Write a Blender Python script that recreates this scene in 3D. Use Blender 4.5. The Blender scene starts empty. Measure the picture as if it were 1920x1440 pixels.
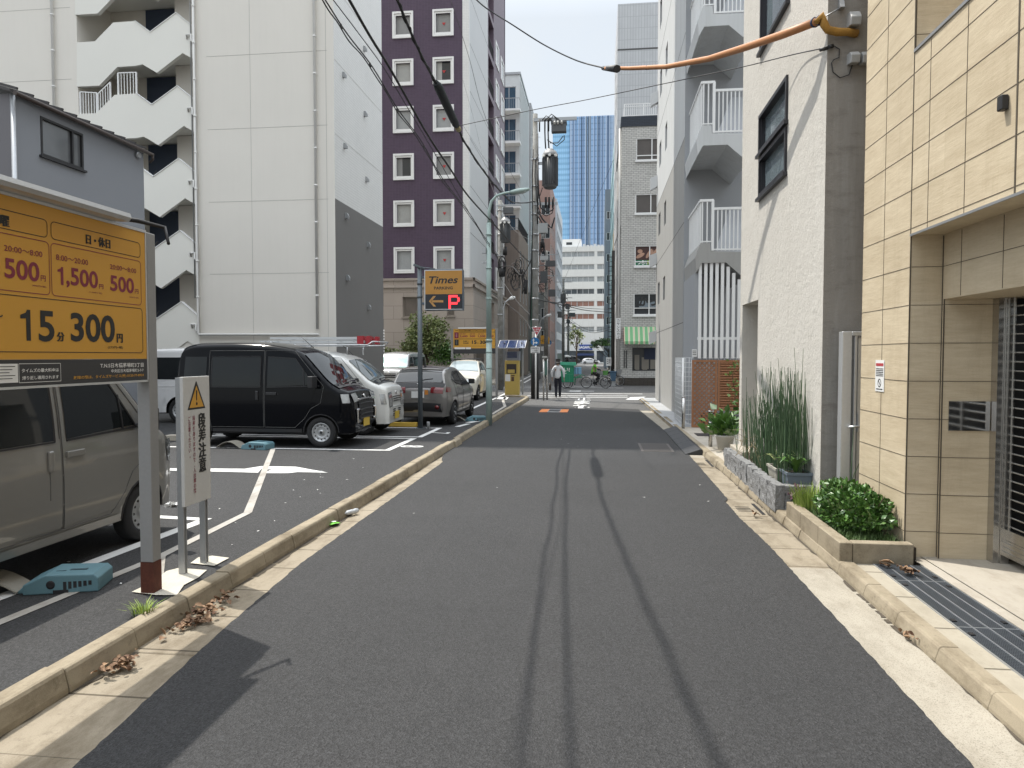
import bpy, bmesh, math, random
from mathutils import Vector as V, Matrix as M
RND = random.Random(11)
rad = math.radians
sc = bpy.context.scene
COL = sc.collection
# ---------------------------------------------------------------- camera
CH = 1.87
FPX = 1340.0
PSI, THT = rad(6.8461), rad(2.2223)
cd = bpy.data.cameras.new('camera')
cam = bpy.data.objects.new('camera', cd)
COL.objects.link(cam)
cam.location = (0, 0, CH)
cam.rotation_euler = (math.pi/2 - THT, 0, PSI)
cd.sensor_fit = 'HORIZONTAL'
cd.sensor_width = 36.0
cd.lens = 36.0*FPX/1920
cd.clip_start = 0.05
cd.clip_end = 5000
sc.camera = cam
# ---------------------------------------------------------------- light
SUNV = V((-.431, .245, 1.0)).normalized()          # towards the sun
SUN_EL = math.asin(SUNV.z)
SUN_AZ = math.atan2(SUNV.x, SUNV.y)
w = bpy.data.worlds.new('World')
sc.world = w
w.use_nodes = True
nt = w.node_tree
bg = nt.nodes['Background']
sky = nt.nodes.new('ShaderNodeTexSky')
sky.sky_type = 'NISHITA'
sky.sun_disc = False
sky.sun_elevation = SUN_EL
sky.sun_rotation = SUN_AZ
sky.air_density = 1.3
sky.dust_density = 1.5
sky.ozone_density = 1.0
tc = nt.nodes.new('ShaderNodeTexCoord')
cn = nt.nodes.new('ShaderNodeTexNoise')
cn.inputs['Scale'].default_value = 2.2
cn.inputs['Detail'].default_value = 6
cr = nt.nodes.new('ShaderNodeValToRGB')
cr.color_ramp.elements[0].position = .30
cr.color_ramp.elements[0].color = (.62, .62, .62, 1)
cr.color_ramp.elements[1].position = .62
cr.color_ramp.elements[1].color = (.95, .95, .95, 1)
cmx = nt.nodes.new('ShaderNodeMix')
cmx.data_type = 'RGBA'
cmx.inputs[7].default_value = (4.55, 4.75, 4.85, 1)     # bright thin cloud
nt.links.new(tc.outputs['Generated'], cn.inputs['Vector'])
nt.links.new(cn.outputs['Fac'], cr.inputs['Fac'])
nt.links.new(cr.outputs['Color'], cmx.inputs[0])
nt.links.new(sky.outputs['Color'], cmx.inputs[6])
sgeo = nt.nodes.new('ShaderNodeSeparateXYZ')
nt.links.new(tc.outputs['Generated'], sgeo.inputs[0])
zr = nt.nodes.new('ShaderNodeMapRange')               # cloud above the view brightened, added to lift light in the shade
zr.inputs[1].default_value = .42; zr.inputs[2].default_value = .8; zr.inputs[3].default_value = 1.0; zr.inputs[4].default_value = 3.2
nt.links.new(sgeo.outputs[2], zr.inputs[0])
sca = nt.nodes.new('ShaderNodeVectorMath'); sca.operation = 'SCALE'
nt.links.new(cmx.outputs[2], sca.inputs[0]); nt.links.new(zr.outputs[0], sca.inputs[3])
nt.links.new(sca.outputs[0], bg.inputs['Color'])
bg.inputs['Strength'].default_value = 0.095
sl = bpy.data.lights.new('sun', 'SUN')
sl.energy = 2.5
sl.angle = rad(.55)
sl.color = (1.0, .95, .86)
so = bpy.data.objects.new('sun', sl)
COL.objects.link(so)
so.rotation_euler = SUNV.to_track_quat('Z', 'Y').to_euler()
so.location = (-20, 10, 45)
sc.view_settings.view_transform = 'Standard'
sc.view_settings.look = 'None'
sc.view_settings.gamma = 1
sc.view_settings.exposure = 1.0
sc.cycles.use_denoising = True
sc.cycles.max_bounces = 8
# ---------------------------------------------------------------- picture to place helpers (photo pixels, 1920 wide)
_f = V((-math.sin(PSI)*math.cos(THT), math.cos(PSI)*math.cos(THT), -math.sin(THT)))
_r = V((math.cos(PSI), math.sin(PSI), 0))
_u = _r.cross(_f)
def _ray(px, py): return _f*FPX + _r*(px-960) - _u*(py-720)
def gz(px, py, z=0.0):
    d = _ray(px, py); t = (z-CH)/d.z
    return V((d.x*t, d.y*t, z))
def gx(px, py, x):
    d = _ray(px, py); t = x/d.x
    return V((x, d.y*t, CH+d.z*t))
def gy(px, py, y):
    d = _ray(px, py); t = y/d.y
    return V((d.x*t, y, CH+d.z*t))
# ---------------------------------------------------------------- mesh builder
def wmat(o):
    m = M.Identity(4)
    while o is not None:
        m = o.matrix_basis @ m
        o = o.parent
    return m
FONT_CACHE = {}
def text_mesh(s, bold):
    if any(ord(q) > 0x3400 for q in s): bold = min(bold, .014)
    k = (s, bold)
    if k not in FONT_CACHE:
        c = bpy.data.curves.new('t', 'FONT')
        c.body = s; c.size = 1.0; c.offset = bold; c.resolution_u = 4; c.fill_mode = 'FRONT'
        o = bpy.data.objects.new('t', c)
        COL.objects.link(o)
        dg = bpy.context.evaluated_depsgraph_get()
        dg.update()
        me = bpy.data.meshes.new_from_object(o.evaluated_get(dg))
        vs = [v.co.copy() for v in me.vertices]
        fs = [tuple(p.vertices) for p in me.polygons]
        bpy.data.objects.remove(o); bpy.data.curves.remove(c); bpy.data.meshes.remove(me)
        FONT_CACHE[k] = (vs, fs)
    return FONT_CACHE[k]
class MB:
    def __init__(s, m=None):
        s.v = []; s.f = []; s.mi = []; s.sm = []; s.mats = []
        s.cur = 0
        if m: s.use(m)
    def use(s, m):
        if m not in s.mats: s.mats.append(m)
        s.cur = s.mats.index(m)
        return s
    def add(s, vs, fs, smooth=False):
        b = len(s.v)
        s.v.extend(V(p) for p in vs)
        for f in fs:
            s.f.append(tuple(b+i for i in f)); s.mi.append(s.cur); s.sm.append(smooth)
        return s
    def box(s, x0, x1, y0, y1, z0, z1):
        return s.add([(x0,y0,z0),(x1,y0,z0),(x1,y1,z0),(x0,y1,z0),(x0,y0,z1),(x1,y0,z1),(x1,y1,z1),(x0,y1,z1)],
                     [(0,3,2,1),(4,5,6,7),(0,1,5,4),(1,2,6,5),(2,3,7,6),(3,0,4,7)])
    def obox(s, c, e, m):
        m = m.to_3x3(); c = V(c); vs = []
        for k in ((-1,-1,-1),(1,-1,-1),(1,1,-1),(-1,1,-1),(-1,-1,1),(1,-1,1),(1,1,1),(-1,1,1)):
            vs.append(c + m @ V((k[0]*e[0]/2, k[1]*e[1]/2, k[2]*e[2]/2)))
        return s.add(vs, [(0,3,2,1),(4,5,6,7),(0,1,5,4),(1,2,6,5),(2,3,7,6),(3,0,4,7)])
    def bar(s, a, b, wd, th, up=(0,0,1)):
        a = V(a); b = V(b); d = (b-a); L = d.length; d.normalize()
        up = V(up); sd = d.cross(up)
        if sd.length < 1e-4: sd = d.cross(V((1,0,0)))
        sd.normalize(); n = sd.cross(d)
        m = M((d, sd, n)).transposed()
        return s.obox((a+b)/2, (L, wd, th), m)
    def quad(s, *p): return s.add(p, [tuple(range(len(p)))])
    def prism(s, poly, ax, a0, a1):
        n = len(poly)
        mk = {'x': lambda p, a: (a, p[0], p[1]), 'y': lambda p, a: (p[0], a, p[1]), 'z': lambda p, a: (p[0], p[1], a)}[ax]
        vs = [mk(p, a0) for p in poly] + [mk(p, a1) for p in poly]
        fs = [tuple(range(n-1, -1, -1)), tuple(range(n, 2*n))] + [(i, (i+1) % n, n+(i+1) % n, n+i) for i in range(n)]
        return s.add(vs, fs)
    def cyl(s, a, b, r0, r1=None, n=12, caps=True, smooth=True):
        r1 = r0 if r1 is None else r1
        return s.tube([a, b], [r0, r1], n, caps, smooth)
    def tube(s, pts, r, n=8, caps=True, smooth=True):
        pts = [V(p) for p in pts]; k = len(pts)
        rs = r if isinstance(r, (list, tuple)) else [r]*k
        vs = []; nrm = None
        for i, p in enumerate(pts):
            t = (pts[min(i+1, k-1)]-pts[max(i-1, 0)])
            if t.length < 1e-9: t = V((0,0,1))
            t.normalize()
            if nrm is None:
                nrm = t.orthogonal().normalized()
            else:
                nrm = (nrm - t*nrm.dot(t))
                nrm = nrm.normalized() if nrm.length > 1e-6 else t.orthogonal().normalized()
            bn = t.cross(nrm)
            for j in range(n):
                a = 2*math.pi*j/n
                vs.append(p + (nrm*math.cos(a)+bn*math.sin(a))*rs[i])
        fs = [(i*n+j, i*n+(j+1) % n, (i+1)*n+(j+1) % n, (i+1)*n+j) for i in range(k-1) for j in range(n)]
        s.add(vs, fs, smooth)
        if caps:
            b = len(s.v)-k*n
            s.f.append(tuple(b+j for j in range(n-1, -1, -1))); s.mi.append(s.cur); s.sm.append(False)
            s.f.append(tuple(b+(k-1)*n+j for j in range(n))); s.mi.append(s.cur); s.sm.append(False)
        return s
    def lathe(s, prof, c=(0,0,0), n=16, m=None):
        c = V(c); m = m.to_3x3() if m else M.Identity(3); vs = []
        for (r, z) in prof:
            for j in range(n):
                a = 2*math.pi*j/n
                vs.append(c + m @ V((r*math.cos(a), r*math.sin(a), z)))
        k = len(prof)
        fs = [(i*n+j, i*n+(j+1) % n, (i+1)*n+(j+1) % n, (i+1)*n+j) for i in range(k-1) for j in range(n)]
        s.add(vs, fs, True)
        b = len(s.v)-k*n
        s.f.append(tuple(b+j for j in range(n-1, -1, -1))); s.mi.append(s.cur); s.sm.append(False)
        s.f.append(tuple(b+(k-1)*n+j for j in range(n))); s.mi.append(s.cur); s.sm.append(False)
        return s
    def wall(s, o, u, wd, h, holes=(), depth=.12, n=None, back=False):
        """upright wall from o along unit u (outer side n), with rectangular openings and their reveals"""
        o = V(o); u = V(u).normalized(); n = V(n).normalized()
        us = sorted({0.0, wd, *[max(0, min(wd, q)) for hh in holes for q in (hh[0], hh[2])]})
        zs = sorted({0.0, h, *[max(0, min(h, q)) for hh in holes for q in (hh[1], hh[3])]})
        P = lambda a, z, d=0: o + u*a + V((0,0,z)) - n*d
        for i in range(len(us)-1):
            for j in range(len(zs)-1):
                ca, cz = (us[i]+us[i+1])/2, (zs[j]+zs[j+1])/2
                if any(hh[0] < ca < hh[2] and hh[1] < cz < hh[3] for hh in holes): continue
                s.quad(P(us[i], zs[j]), P(us[i+1], zs[j]), P(us[i+1], zs[j+1]), P(us[i], zs[j+1]))
        for hh in holes:
            a0, b0, a1, b1 = hh[:4]
            for (p, q) in (((a0,b0),(a1,b0)), ((a1,b0),(a1,b1)), ((a1,b1),(a0,b1)), ((a0,b1),(a0,b0))):
                s.quad(P(*p), P(*q), P(*q, depth), P(*p, depth))
            if back: s.quad(P(a0,b0,depth), P(a1,b0,depth), P(a1,b1,depth), P(a0,b1,depth))
        return s
    def text(s, t, size, o, u, v, bold=0.0, align='L', sx=1.0, lift=.0015, thick=.0):
        """flat lettering with its lower left (or middle) at o; u = reading direction, v = up"""
        vs, fs = text_mesh(t, bold)
        if not vs: return s
        o = V(o); u = V(u).normalized(); v = V(v).normalized(); n = u.cross(v)
        xs = [p.x for p in vs]
        off = {'L': -min(xs), 'C': -(min(xs)+max(xs))/2, 'R': -max(xs)}[align]
        return s.add([o + u*((p.x+off)*size*sx) + v*(p.y*size) + n*lift for p in vs], fs)
    def heavy(s, fn, k=3, d=.02, size=1.0, u=(1,0,0)):
        """thicken fine characters by stacking shifted copies, each a hair prouder"""
        for i in range(k):
            b = len(s.v); fn()
            f = (i-(k-1)/2)*d*size; uu = V(u).normalized()
            for j in range(b, len(s.v)): s.v[j] += uu*f + s._n*(.00025*i)
        return s
    def vtext(s, t, size, o, u, v, bold=0.0, step=1.0, lift=.0015, sx=1.0):
        o = V(o); v = V(v).normalized()
        for i, ch in enumerate(t):
            s.text(ch, size, o - v*(size*step*i), u, v, bold, 'C', sx, lift)
        return s
    def build(s, name, parent=None, local=False, bevel=0, seg=1, subsurf=0, weld=False, displace=None):
        me = bpy.data.meshes.new(name)
        o = bpy.data.objects.new(name, me)
        COL.objects.link(o)
        vs = s.v
        if parent is not None:
            o.parent = parent
            if not local:
                mi = wmat(parent).inverted()
                vs = [mi @ p for p in vs]
        me.from_pydata([tuple(p) for p in vs], [], s.f)
        for m in s.mats: me.materials.append(m)
        me.polygons.foreach_set('material_index', s.mi)
        me.polygons.foreach_set('use_smooth', s.sm)
        me.validate(); me.update()
        if weld:
            b = bmesh.new(); b.from_mesh(me)
            bmesh.ops.remove_doubles(b, verts=b.verts, dist=1e-4)
            bmesh.ops.recalc_face_normals(b, faces=b.faces)
            b.to_mesh(me); b.free()
        if bevel:
            md = o.modifiers.new('bevel', 'BEVEL'); md.width = bevel; md.segments = seg; md.limit_method = 'ANGLE'; md.angle_limit = rad(40)
        if subsurf:
            md = o.modifiers.new('sub', 'SUBSURF'); md.levels = subsurf; md.render_levels = subsurf
        return o
def tag(o, label=None, cat=None, group=None, kind=None):
    if label: o['label'] = label
    if cat: o['category'] = cat
    if group: o['group'] = group
    if kind: o['kind'] = kind
    return o
def thing(name, label, cat, loc=(0,0,0), rz=0.0, group=None):
    o = bpy.data.objects.new(name, None)
    o.empty_display_size = .2
    COL.objects.link(o)
    o.location = loc; o.rotation_euler = (0, 0, rz)
    return tag(o, label, cat, group)
def struct(mb, name, **k): return tag(mb.build(name, **k), kind='structure')
def copy_tree(o, parent=None):
    c = o.copy(); COL.objects.link(c)
    if parent is not None: c.parent = parent
    for ch in [q for q in bpy.data.objects if q.parent == o]: copy_tree(ch, c)
    return c
# ---------------------------------------------------------------- materials
def new_mat(name):
    m = bpy.data.materials.new(name); m.use_nodes = True
    nt = m.node_tree
    return m, nt, nt.nodes['Principled BSDF']
def node(nt, t, **k):
    n = nt.nodes.new('ShaderNode'+t)
    for a, b in k.items():
        if a.startswith('_'): setattr(n, a[1:], b)
        else: n.inputs[a.replace('0', ' ')].default_value = b
    return n
def mixc(nt, fac, a, b, blend='MIX'):
    n = nt.nodes.new('ShaderNodeMix'); n.data_type = 'RGBA'; n.blend_type = blend
    for sock, val in ((0, fac), (6, a), (7, b)):
        if isinstance(val, (int, float)): n.inputs[sock].default_value = val
        elif isinstance(val, tuple): n.inputs[sock].default_value = (*val[:3], 1)
        else: nt.links.new(val, n.inputs[sock])
    return n.outputs[2]
def ramp(nt, fac, p0, p1, a=0.0, b=1.0):
    n = nt.nodes.new('ShaderNodeMapRange')
    n.inputs[1].default_value = p0; n.inputs[2].default_value = p1; n.inputs[3].default_value = a; n.inputs[4].default_value = b
    nt.links.new(fac, n.inputs[0])
    return n.outputs[0]
def noise(nt, vec, scale, detail=4, rough=.6, stretch=None):
    if stretch:
        mp = nt.nodes.new('ShaderNodeMapping'); mp.inputs['Scale'].default_value = stretch
        nt.links.new(vec, mp.inputs[0]); vec = mp.outputs[0]
    n = nt.nodes.new('ShaderNodeTexNoise')
    n.inputs['Scale'].default_value = scale; n.inputs['Detail'].default_value = detail; n.inputs['Roughness'].default_value = rough
    nt.links.new(vec, n.inputs['Vector'])
    return n.outputs['Fac']
def position(nt): return nt.nodes.new('ShaderNodeNewGeometry').outputs['Position']
def wallvec(nt):
    p = position(nt); s = nt.nodes.new('ShaderNodeSeparateXYZ'); nt.links.new(p, s.inputs[0])
    a = nt.nodes.new('ShaderNodeMath'); a.operation = 'ADD'
    nt.links.new(s.outputs[0], a.inputs[0]); nt.links.new(s.outputs[1], a.inputs[1])
    c = nt.nodes.new('ShaderNodeCombineXYZ'); nt.links.new(a.outputs[0], c.inputs[0]); nt.links.new(s.outputs[2], c.inputs[1])
    return c.outputs[0]
def bump(nt, bs, h, strength, dist=.01):
    b = nt.nodes.new('ShaderNodeBump'); b.inputs['Strength'].default_value = strength; b.inputs['Distance'].default_value = dist
    nt.links.new(h, b.inputs['Height']); nt.links.new(b.outputs[0], bs.inputs['Normal'])
MATS = {}
def mat(name, col, rough=.75, metal=0.0, big=1.2, bigamt=.10, fine=40.0, fineamt=.06, bmp=0.0, bdist=.004, coat=0.0, spec=.5, streak=0.0, emit=None):
    if name in MATS: return MATS[name]
    m, nt, bs = new_mat(name)
    p = position(nt)
    c = mixc(nt, noise(nt, p, big, 5), tuple(x*(1-bigamt) for x in col), tuple(min(1, x*(1+bigamt)) for x in col))
    if fineamt:
        f = noise(nt, p, fine, 3)
        c = mixc(nt, f, c, mixc(nt, 1.0, c, (1-2.4*fineamt,)*3, 'MULTIPLY'))
        if bmp: bump(nt, bs, f, bmp, bdist)
    if streak:
        st = noise(nt, p, 1.0, 6, .7, (6, 6, .35))
        c = mixc(nt, ramp(nt, st, .45, .75, 0, streak), c, mixc(nt, 1.0, c, (.45, .43, .40), 'MULTIPLY'))
    nt.links.new(c, bs.inputs['Base Color'])
    bs.inputs['Roughness'].default_value = rough; bs.inputs['Metallic'].default_value = metal
    bs.inputs['Coat Weight'].default_value = coat; bs.inputs['Coat Roughness'].default_value = .04
    bs.inputs['Specular IOR Level'].default_value = spec
    if emit:
        bs.inputs['Emission Color'].default_value = (*emit[:3], 1); bs.inputs['Emission Strength'].default_value = emit[3]
    MATS[name] = m
    return m
def srgb(r, g, b):
    f = lambda c: (c/255/12.92) if c/255 <= .04045 else ((c/255+.055)/1.055)**2.4
    return (f(r), f(g), f(b))
def brick_mat(name, c1, c2, mortar, bw, bh, ms=.01, rough=.8, bmp=.4, stain=.0, offset=.5):
    m, nt, bs = new_mat(name)
    v = wallvec(nt)
    b = nt.nodes.new('ShaderNodeTexBrick')
    b.offset = offset
    b.inputs['Color1'].default_value = (*c1, 1); b.inputs['Color2'].default_value = (*c2, 1); b.inputs['Mortar'].default_value = (*mortar, 1)
    b.inputs['Scale'].default_value = 1; b.inputs['Brick Width'].default_value = bw; b.inputs['Row Height'].default_value = bh
    b.inputs['Mortar Size'].default_value = ms; b.inputs['Mortar Smooth'].default_value = .1
    nt.links.new(v, b.inputs['Vector'])
    p = position(nt)
    c = mixc(nt, noise(nt, p, .7, 6, .7), b.outputs['Color'], mixc(nt, 1.0, b.outputs['Color'], (.82, .82, .82), 'MULTIPLY'))
    if stain:
        st = noise(nt, p, 1.1, 7, .75, (1.6, 1.6, .8))
        c = mixc(nt, ramp(nt, st, .54, .72, 0, stain), c, mixc(nt, 1.0, c, (.35, .33, .31), 'MULTIPLY'))
    nt.links.new(c, bs.inputs['Base Color'])
    bs.inputs['Roughness'].default_value = rough
    if bmp:
        inv = nt.nodes.new('ShaderNodeMath'); inv.operation = 'SUBTRACT'; inv.inputs[0].default_value = 1
        nt.links.new(b.outputs['Fac'], inv.inputs[1]); bump(nt, bs, inv.outputs[0], bmp, .006)
    MATS[name] = m
    return m
def asphalt_mat(name, a, b, patch=.25, cut=()):
    """a, b = dark and light aggregate"""
    m, nt, bs = new_mat(name)
    p = position(nt)
    vo = nt.nodes.new('ShaderNodeTexVoronoi'); vo.inputs['Scale'].default_value = 105; nt.links.new(p, vo.inputs['Vector'])
    sv = nt.nodes.new('ShaderNodeSeparateColor'); nt.links.new(vo.outputs['Color'], sv.inputs[0])
    f1 = noise(nt, p, 38, 4, .75); f3 = noise(nt, p, .45, 5, .65); f4 = noise(nt, p, 2.2, 6, .7); f5 = noise(nt, p, 1.0, 5, .7, (2.2, .10, 1))
    c = mixc(nt, ramp(nt, f1, .32, .68), a, b)
    c = mixc(nt, ramp(nt, sv.outputs[0], .55, 1.0, 0, .6), c, tuple(min(1, x*1.5) for x in b))
    c = mixc(nt, ramp(nt, sv.outputs[1], .62, .80, 0, .6), c, tuple(x*.5 for x in a))
    c = mixc(nt, ramp(nt, f3, .35, .7, 0, patch), c, mixc(nt, 1.0, c, (1.5, 1.47, 1.45), 'MULTIPLY'))
    c = mixc(nt, ramp(nt, f4, .52, .75, 0, .5), c, mixc(nt, 1.0, c, (.66, .66, .68), 'MULTIPLY'))
    c = mixc(nt, ramp(nt, f5, .52, .72, 0, .45), c, mixc(nt, 1.0, c, (1.35, 1.31, 1.28), 'MULTIPLY'))
    nt.links.new(c, bs.inputs['Base Color'])
    bs.inputs['Roughness'].default_value = .8
    bump(nt, bs, vo.outputs['Distance'], .6, .008)
    MATS[name] = m
    return m
def concrete_mat(name, col, joint=None, jaxis=1, speck=.2, stain=.35, rough=.85):
    m, nt, bs = new_mat(name)
    p = position(nt)
    c = mixc(nt, noise(nt, p, .8, 6, .7), tuple(x*.82 for x in col), tuple(min(1, x*1.15) for x in col))
    f = noise(nt, p, 160, 2)
    c = mixc(nt, ramp(nt, f, .52, .68, 0, speck), c, mixc(nt, 1.0, c, (.45, .43, .40), 'MULTIPLY'))
    s = noise(nt, p, 3.3, 7, .75, (1, .45, 1))
    c = mixc(nt, ramp(nt, s, .45, .68, 0, min(1, stain*1.6)), c, mixc(nt, 1.0, c, (.50, .46, .40), 'MULTIPLY'))
    s2 = noise(nt, p, 9, 7, .8)
    c = mixc(nt, ramp(nt, s2, .56, .70, 0, stain), c, mixc(nt, 1.0, c, (.42, .39, .35), 'MULTIPLY'))
    if joint:
        sp = nt.nodes.new('ShaderNodeSeparateXYZ'); nt.links.new(p, sp.inputs[0])
        mo = nt.nodes.new('ShaderNodeMath'); mo.operation = 'PINGPONG'; mo.inputs[1].default_value = joint/2
        nt.links.new(sp.outputs[jaxis], mo.inputs[0])
        c = mixc(nt, ramp(nt, mo.outputs[0], .006, .012, 1, 0), c, mixc(nt, 1.0, c, (.3, .28, .25), 'MULTIPLY'))
    nt.links.new(c, bs.inputs['Base Color'])
    bs.inputs['Roughness'].default_value = rough
    bump(nt, bs, f, .35, .004)
    MATS[name] = m
    return m
def glass_mat(name, col=(.02,.025,.03), rough=.04, spec=.6, coat=.3):
    if name in MATS: return MATS[name]
    m, nt, bs = new_mat(name)
    p = position(nt)
    c = mixc(nt, noise(nt, p, 1.5, 2), tuple(x*.7 for x in col), tuple(min(1, x*1.3) for x in col))
    nt.links.new(c, bs.inputs['Base Color'])
    bs.inputs['Roughness'].default_value = rough
    bs.inputs['Specular IOR Level'].default_value = spec
    bs.inputs['Coat Weight'].default_value = coat
    bs.inputs['Coat Roughness'].default_value = .02
    MATS[name] = m
    return m
# ================================================================ ground
A_NEW = asphalt_mat('new_asphalt', (.0125,.0127,.0138), (.0325,.033,.0350), .45)
A_LOT = asphalt_mat('lot_asphalt', (.0095,.0098,.0108), (.036,.036,.0375), .25)
A_OLD = asphalt_mat('old_asphalt', (.055,.055,.054), (.11,.108,.106), .15)
CON_K = concrete_mat('kerb_stone', (.29,.245,.175), None, stain=.6)
CON_G = concrete_mat('gutter_concrete', (.275,.235,.175), .6, 1, .3, .55)
CON_W = concrete_mat('washed_concrete', (.35,.32,.265), None, 1, .75, .3)
CON_P = concrete_mat('pavement_concrete', (.39,.355,.30), None, 1, .12, .3)
CON_S = concrete_mat('pavement_slab', (.35,.315,.25), .62, 1, .15, .25)
PAINT_W = concrete_mat('road_paint', (.66,.66,.65), None, 1, .25, .25, .6)
PAINT_G = concrete_mat('old_line_paint', (.38,.36,.33), None, 1, .35, .5, .7)
PAINT_O = concrete_mat('orange_paint', (.72,.22,.05), None, 1, .25, .2, .6)
DARK = mat('dark_void', (.012,.012,.013), .9, fineamt=0)
IRON = mat('cast_iron', (.05,.05,.052), .55, .6, 6, .2, 60, .15, .4)
mb = MB(mat('base_ground', (.14,.135,.13), .9))
mb.quad((-900,-60,-.05),(900,-60,-.05),(900,2500,-.05),(-900,2500,-.05))
struct(mb, 'ground')
def ragged(xf, y0, y1, step, amp):
    out = []; y = y0
    while y < y1:
        out.append((xf(y)+RND.uniform(-amp, amp), y)); y += step*RND.uniform(.6, 1.4)
    out.append((xf(y1), y1))
    return out
def lerp_tab(t):
    def f(y):
        for (a, b), (c, d) in zip(t, t[1:]):
            if y <= c: return b + (d-b)*(y-a)/(c-a) if c != a else b
        return t[-1][1]
    return f
lx = lerp_tab([(-6,-2.3),(2.9,-2.36),(4.5,-2.54),(6.1,-2.66),(10,-2.69),(12.4,-2.72),(12.6,-2.80),(13.4,-2.92),(16,-2.95),(25,-2.95),(28,-2.93),(31.5,-2.75)])
rx = lerp_tab([(-6,1.74),(3.4,1.71),(7.3,1.69),(8.5,1.64),(9.4,1.64),(9.6,1.70),(14,1.73),(19,1.66),(26.3,1.40),(33,1.35)])
L = ragged(lx, -6, 27.2, .07, .006); Rr = ragged(rx, -6, 25.6, .06, .006)
def strip(mb, A, B, z):
    """sheet between two edges given at their own y stations"""
    ys = sorted({round(p[1], 3) for p in A} | {round(p[1], 3) for p in B})
    fa = lerp_tab([(y, x) for x, y in A]); fb = lerp_tab([(y, x) for x, y in B])
    for y0, y1 in zip(ys, ys[1:]):
        mb.quad((fa(y0), y0, z), (fb(y0), y0, z), (fb(y1), y1, z), (fa(y1), y1, z))
mb = MB(A_NEW)
n = 60
vs = [(x, y, 0) for x, y in L] + [(x, y, 0) for x, y in reversed(Rr)]
strip(mb, [(x, y) for x, y in L if y <= 25.4], [(x, y) for x, y in Rr if y <= 25.4], 0.0)
mb.quad((fx0 := lx(25.4), 25.4, 0), (rx(25.4), 25.4, 0), (rx(25.6), 25.5, 0), (lx(27.4), 27.6, 0))
struct(mb, 'road')
mb = MB(A_OLD)
mb.quad((-3.2,25,-.006),(2.0,25,-.006),(2.0,31.4,-.006),(-3.2,31.4,-.006))  # lighter past the building's shadow edge, sunlight put into the older asphalt's colour
mb.quad((-120,31.4,-.006),(120,31.4,-.006),(120,46.3,-.006),(-120,46.3,-.006))
struct(mb, 'cross_street')
mb = MB(A_OLD)
mb.quad((-5.9,46.3,-.004),(1.3,46.3,-.004),(-4.3,192,-.004),(-12,192,-.004))
mb.quad((-120,168,-.002),(120,168,-.002),(120,188,-.002),(-120,188,-.002))
struct(mb, 'far_road')
# gutters
mb = MB(CON_G)
mb.quad((-3.0,-6,-.012),(-2.2,-6,-.012),(-2.2,13.2,-.012),(-3.0,13.2,-.012))
mb.quad((-3.0,13.2,-.012),(-2.6,13.2,-.012),(-2.6,31.2,-.012),(-3.0,31.2,-.012))
mb.quad((1.5,6.55,-.012),(2.08,6.55,-.012),(2.0,13.5,-.012),(1.5,13.5,-.012))
struct(mb, 'gutter')
mb = MB(CON_W)
mb.quad((1.5,-6,-.010),(2.1,-6,-.010),(2.06,6.55,-.010),(1.5,6.55,-.010))
mb.quad((1.25,13.5,-.010),(2.0,13.5,-.010),(1.78,31.3,-.010),(1.1,31.3,-.010))
struct(mb, 'gutter_edge')
# gutter lids and slots
for (x0, x1, y0, y1) in ((-2.99,-2.45,4.15,4.95), (-2.99,-2.28,2.15,3.0), (1.62,1.99,8.6,9.4), (1.64,1.98,12.3,13.3)):
    t = thing('gutter_lid', {4.15: 'concrete gutter lid beside the kerb covered in dead leaves', 2.15: 'concrete gutter lid by the kerb in the bottom corner nearest the camera',
              8.6: 'concrete gutter lid with slots below the granite planter', 12.3: 'concrete gutter lid in front of the black rubber ramp'}[y0], 'gutter lid', (x0, y0, 0), group='lids set in the gutters')
    m2 = MB(CON_G); m2.box(x0, x1, y0, y1, -.05, -.004); m2.build('slab', t, bevel=.006)
    m2 = MB(DARK)
    kx = x0+.02 if x0 < 0 else x1-.05
    m2.box(kx, kx+.04, y0+.08, y1-.08, -.02, -.001)
    if x0 > 0:
        for q in range(4): m2.box(x0+.08, x1-.12, y0+.25+q*.08, y0+.27+q*.08, -.02, -.001)
    m2.build('slot', t)
# kerbs
def kerb_profile(s):            # s = +1: road on +x side
    return [(0,-.06),(.155*s,-.06),(.150*s,.02),(.128*s,.108),(.118*s,.124),(.104*s,.13),(0,.13)]
mb = MB(CON_K)
y = -6.0
while y < 30.6:
    Ln = .60
    dx = RND.uniform(-.006, .006) + (.05 if 14.0 < y < 14.7 else 0); dz = RND.uniform(-.006, .006)
    if 24.2 > y: mb.prism([(-3.065+a*.95+dx, b+dz) for a, b in kerb_profile(1)], 'y', y, y+Ln-.006)
    else: mb.prism([(-3.065+a*.95+dx, b+dz) for a, b in kerb_profile(1)], 'y', y, y+Ln-.006)
    y += Ln
for k in range(7):              # the kerb turns the corner
    a0 = -math.pi/2*k/7; a1 = -math.pi/2*(k+1)/7
    c = V((-4.1, 30.7, 0)); r0, r1 = .97, 1.12
    p = lambda r, a, z: (c.x+r*math.cos(-a), c.y+r*math.sin(-a), z)
    mb.add([p(r0,a0,-.05),p(r1,a0,-.05),p(r1,a1,-.05),p(r0,a1,-.05),p(r0,a0,.13),p(r1-.02,a0,.13),p(r1-.02,a1,.13),p(r0,a1,.13)],
           [(0,3,2,1),(4,5,6,7),(0,1,5,4),(1,2,6,5),(2,3,7,6),(3,0,4,7)])
y = -5.0
while y < 31:
    x = 2.06 if y < 7 else 2.06-(y-7)*.0125
    dz = RND.uniform(-.004, .004)
    mb.prism([(x+a*.9+.14, b*.72+dz) for a, b in kerb_profile(-1)], 'y', y, y+.596)
    y += .6
struct(mb, 'kerb', bevel=.004)
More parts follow.
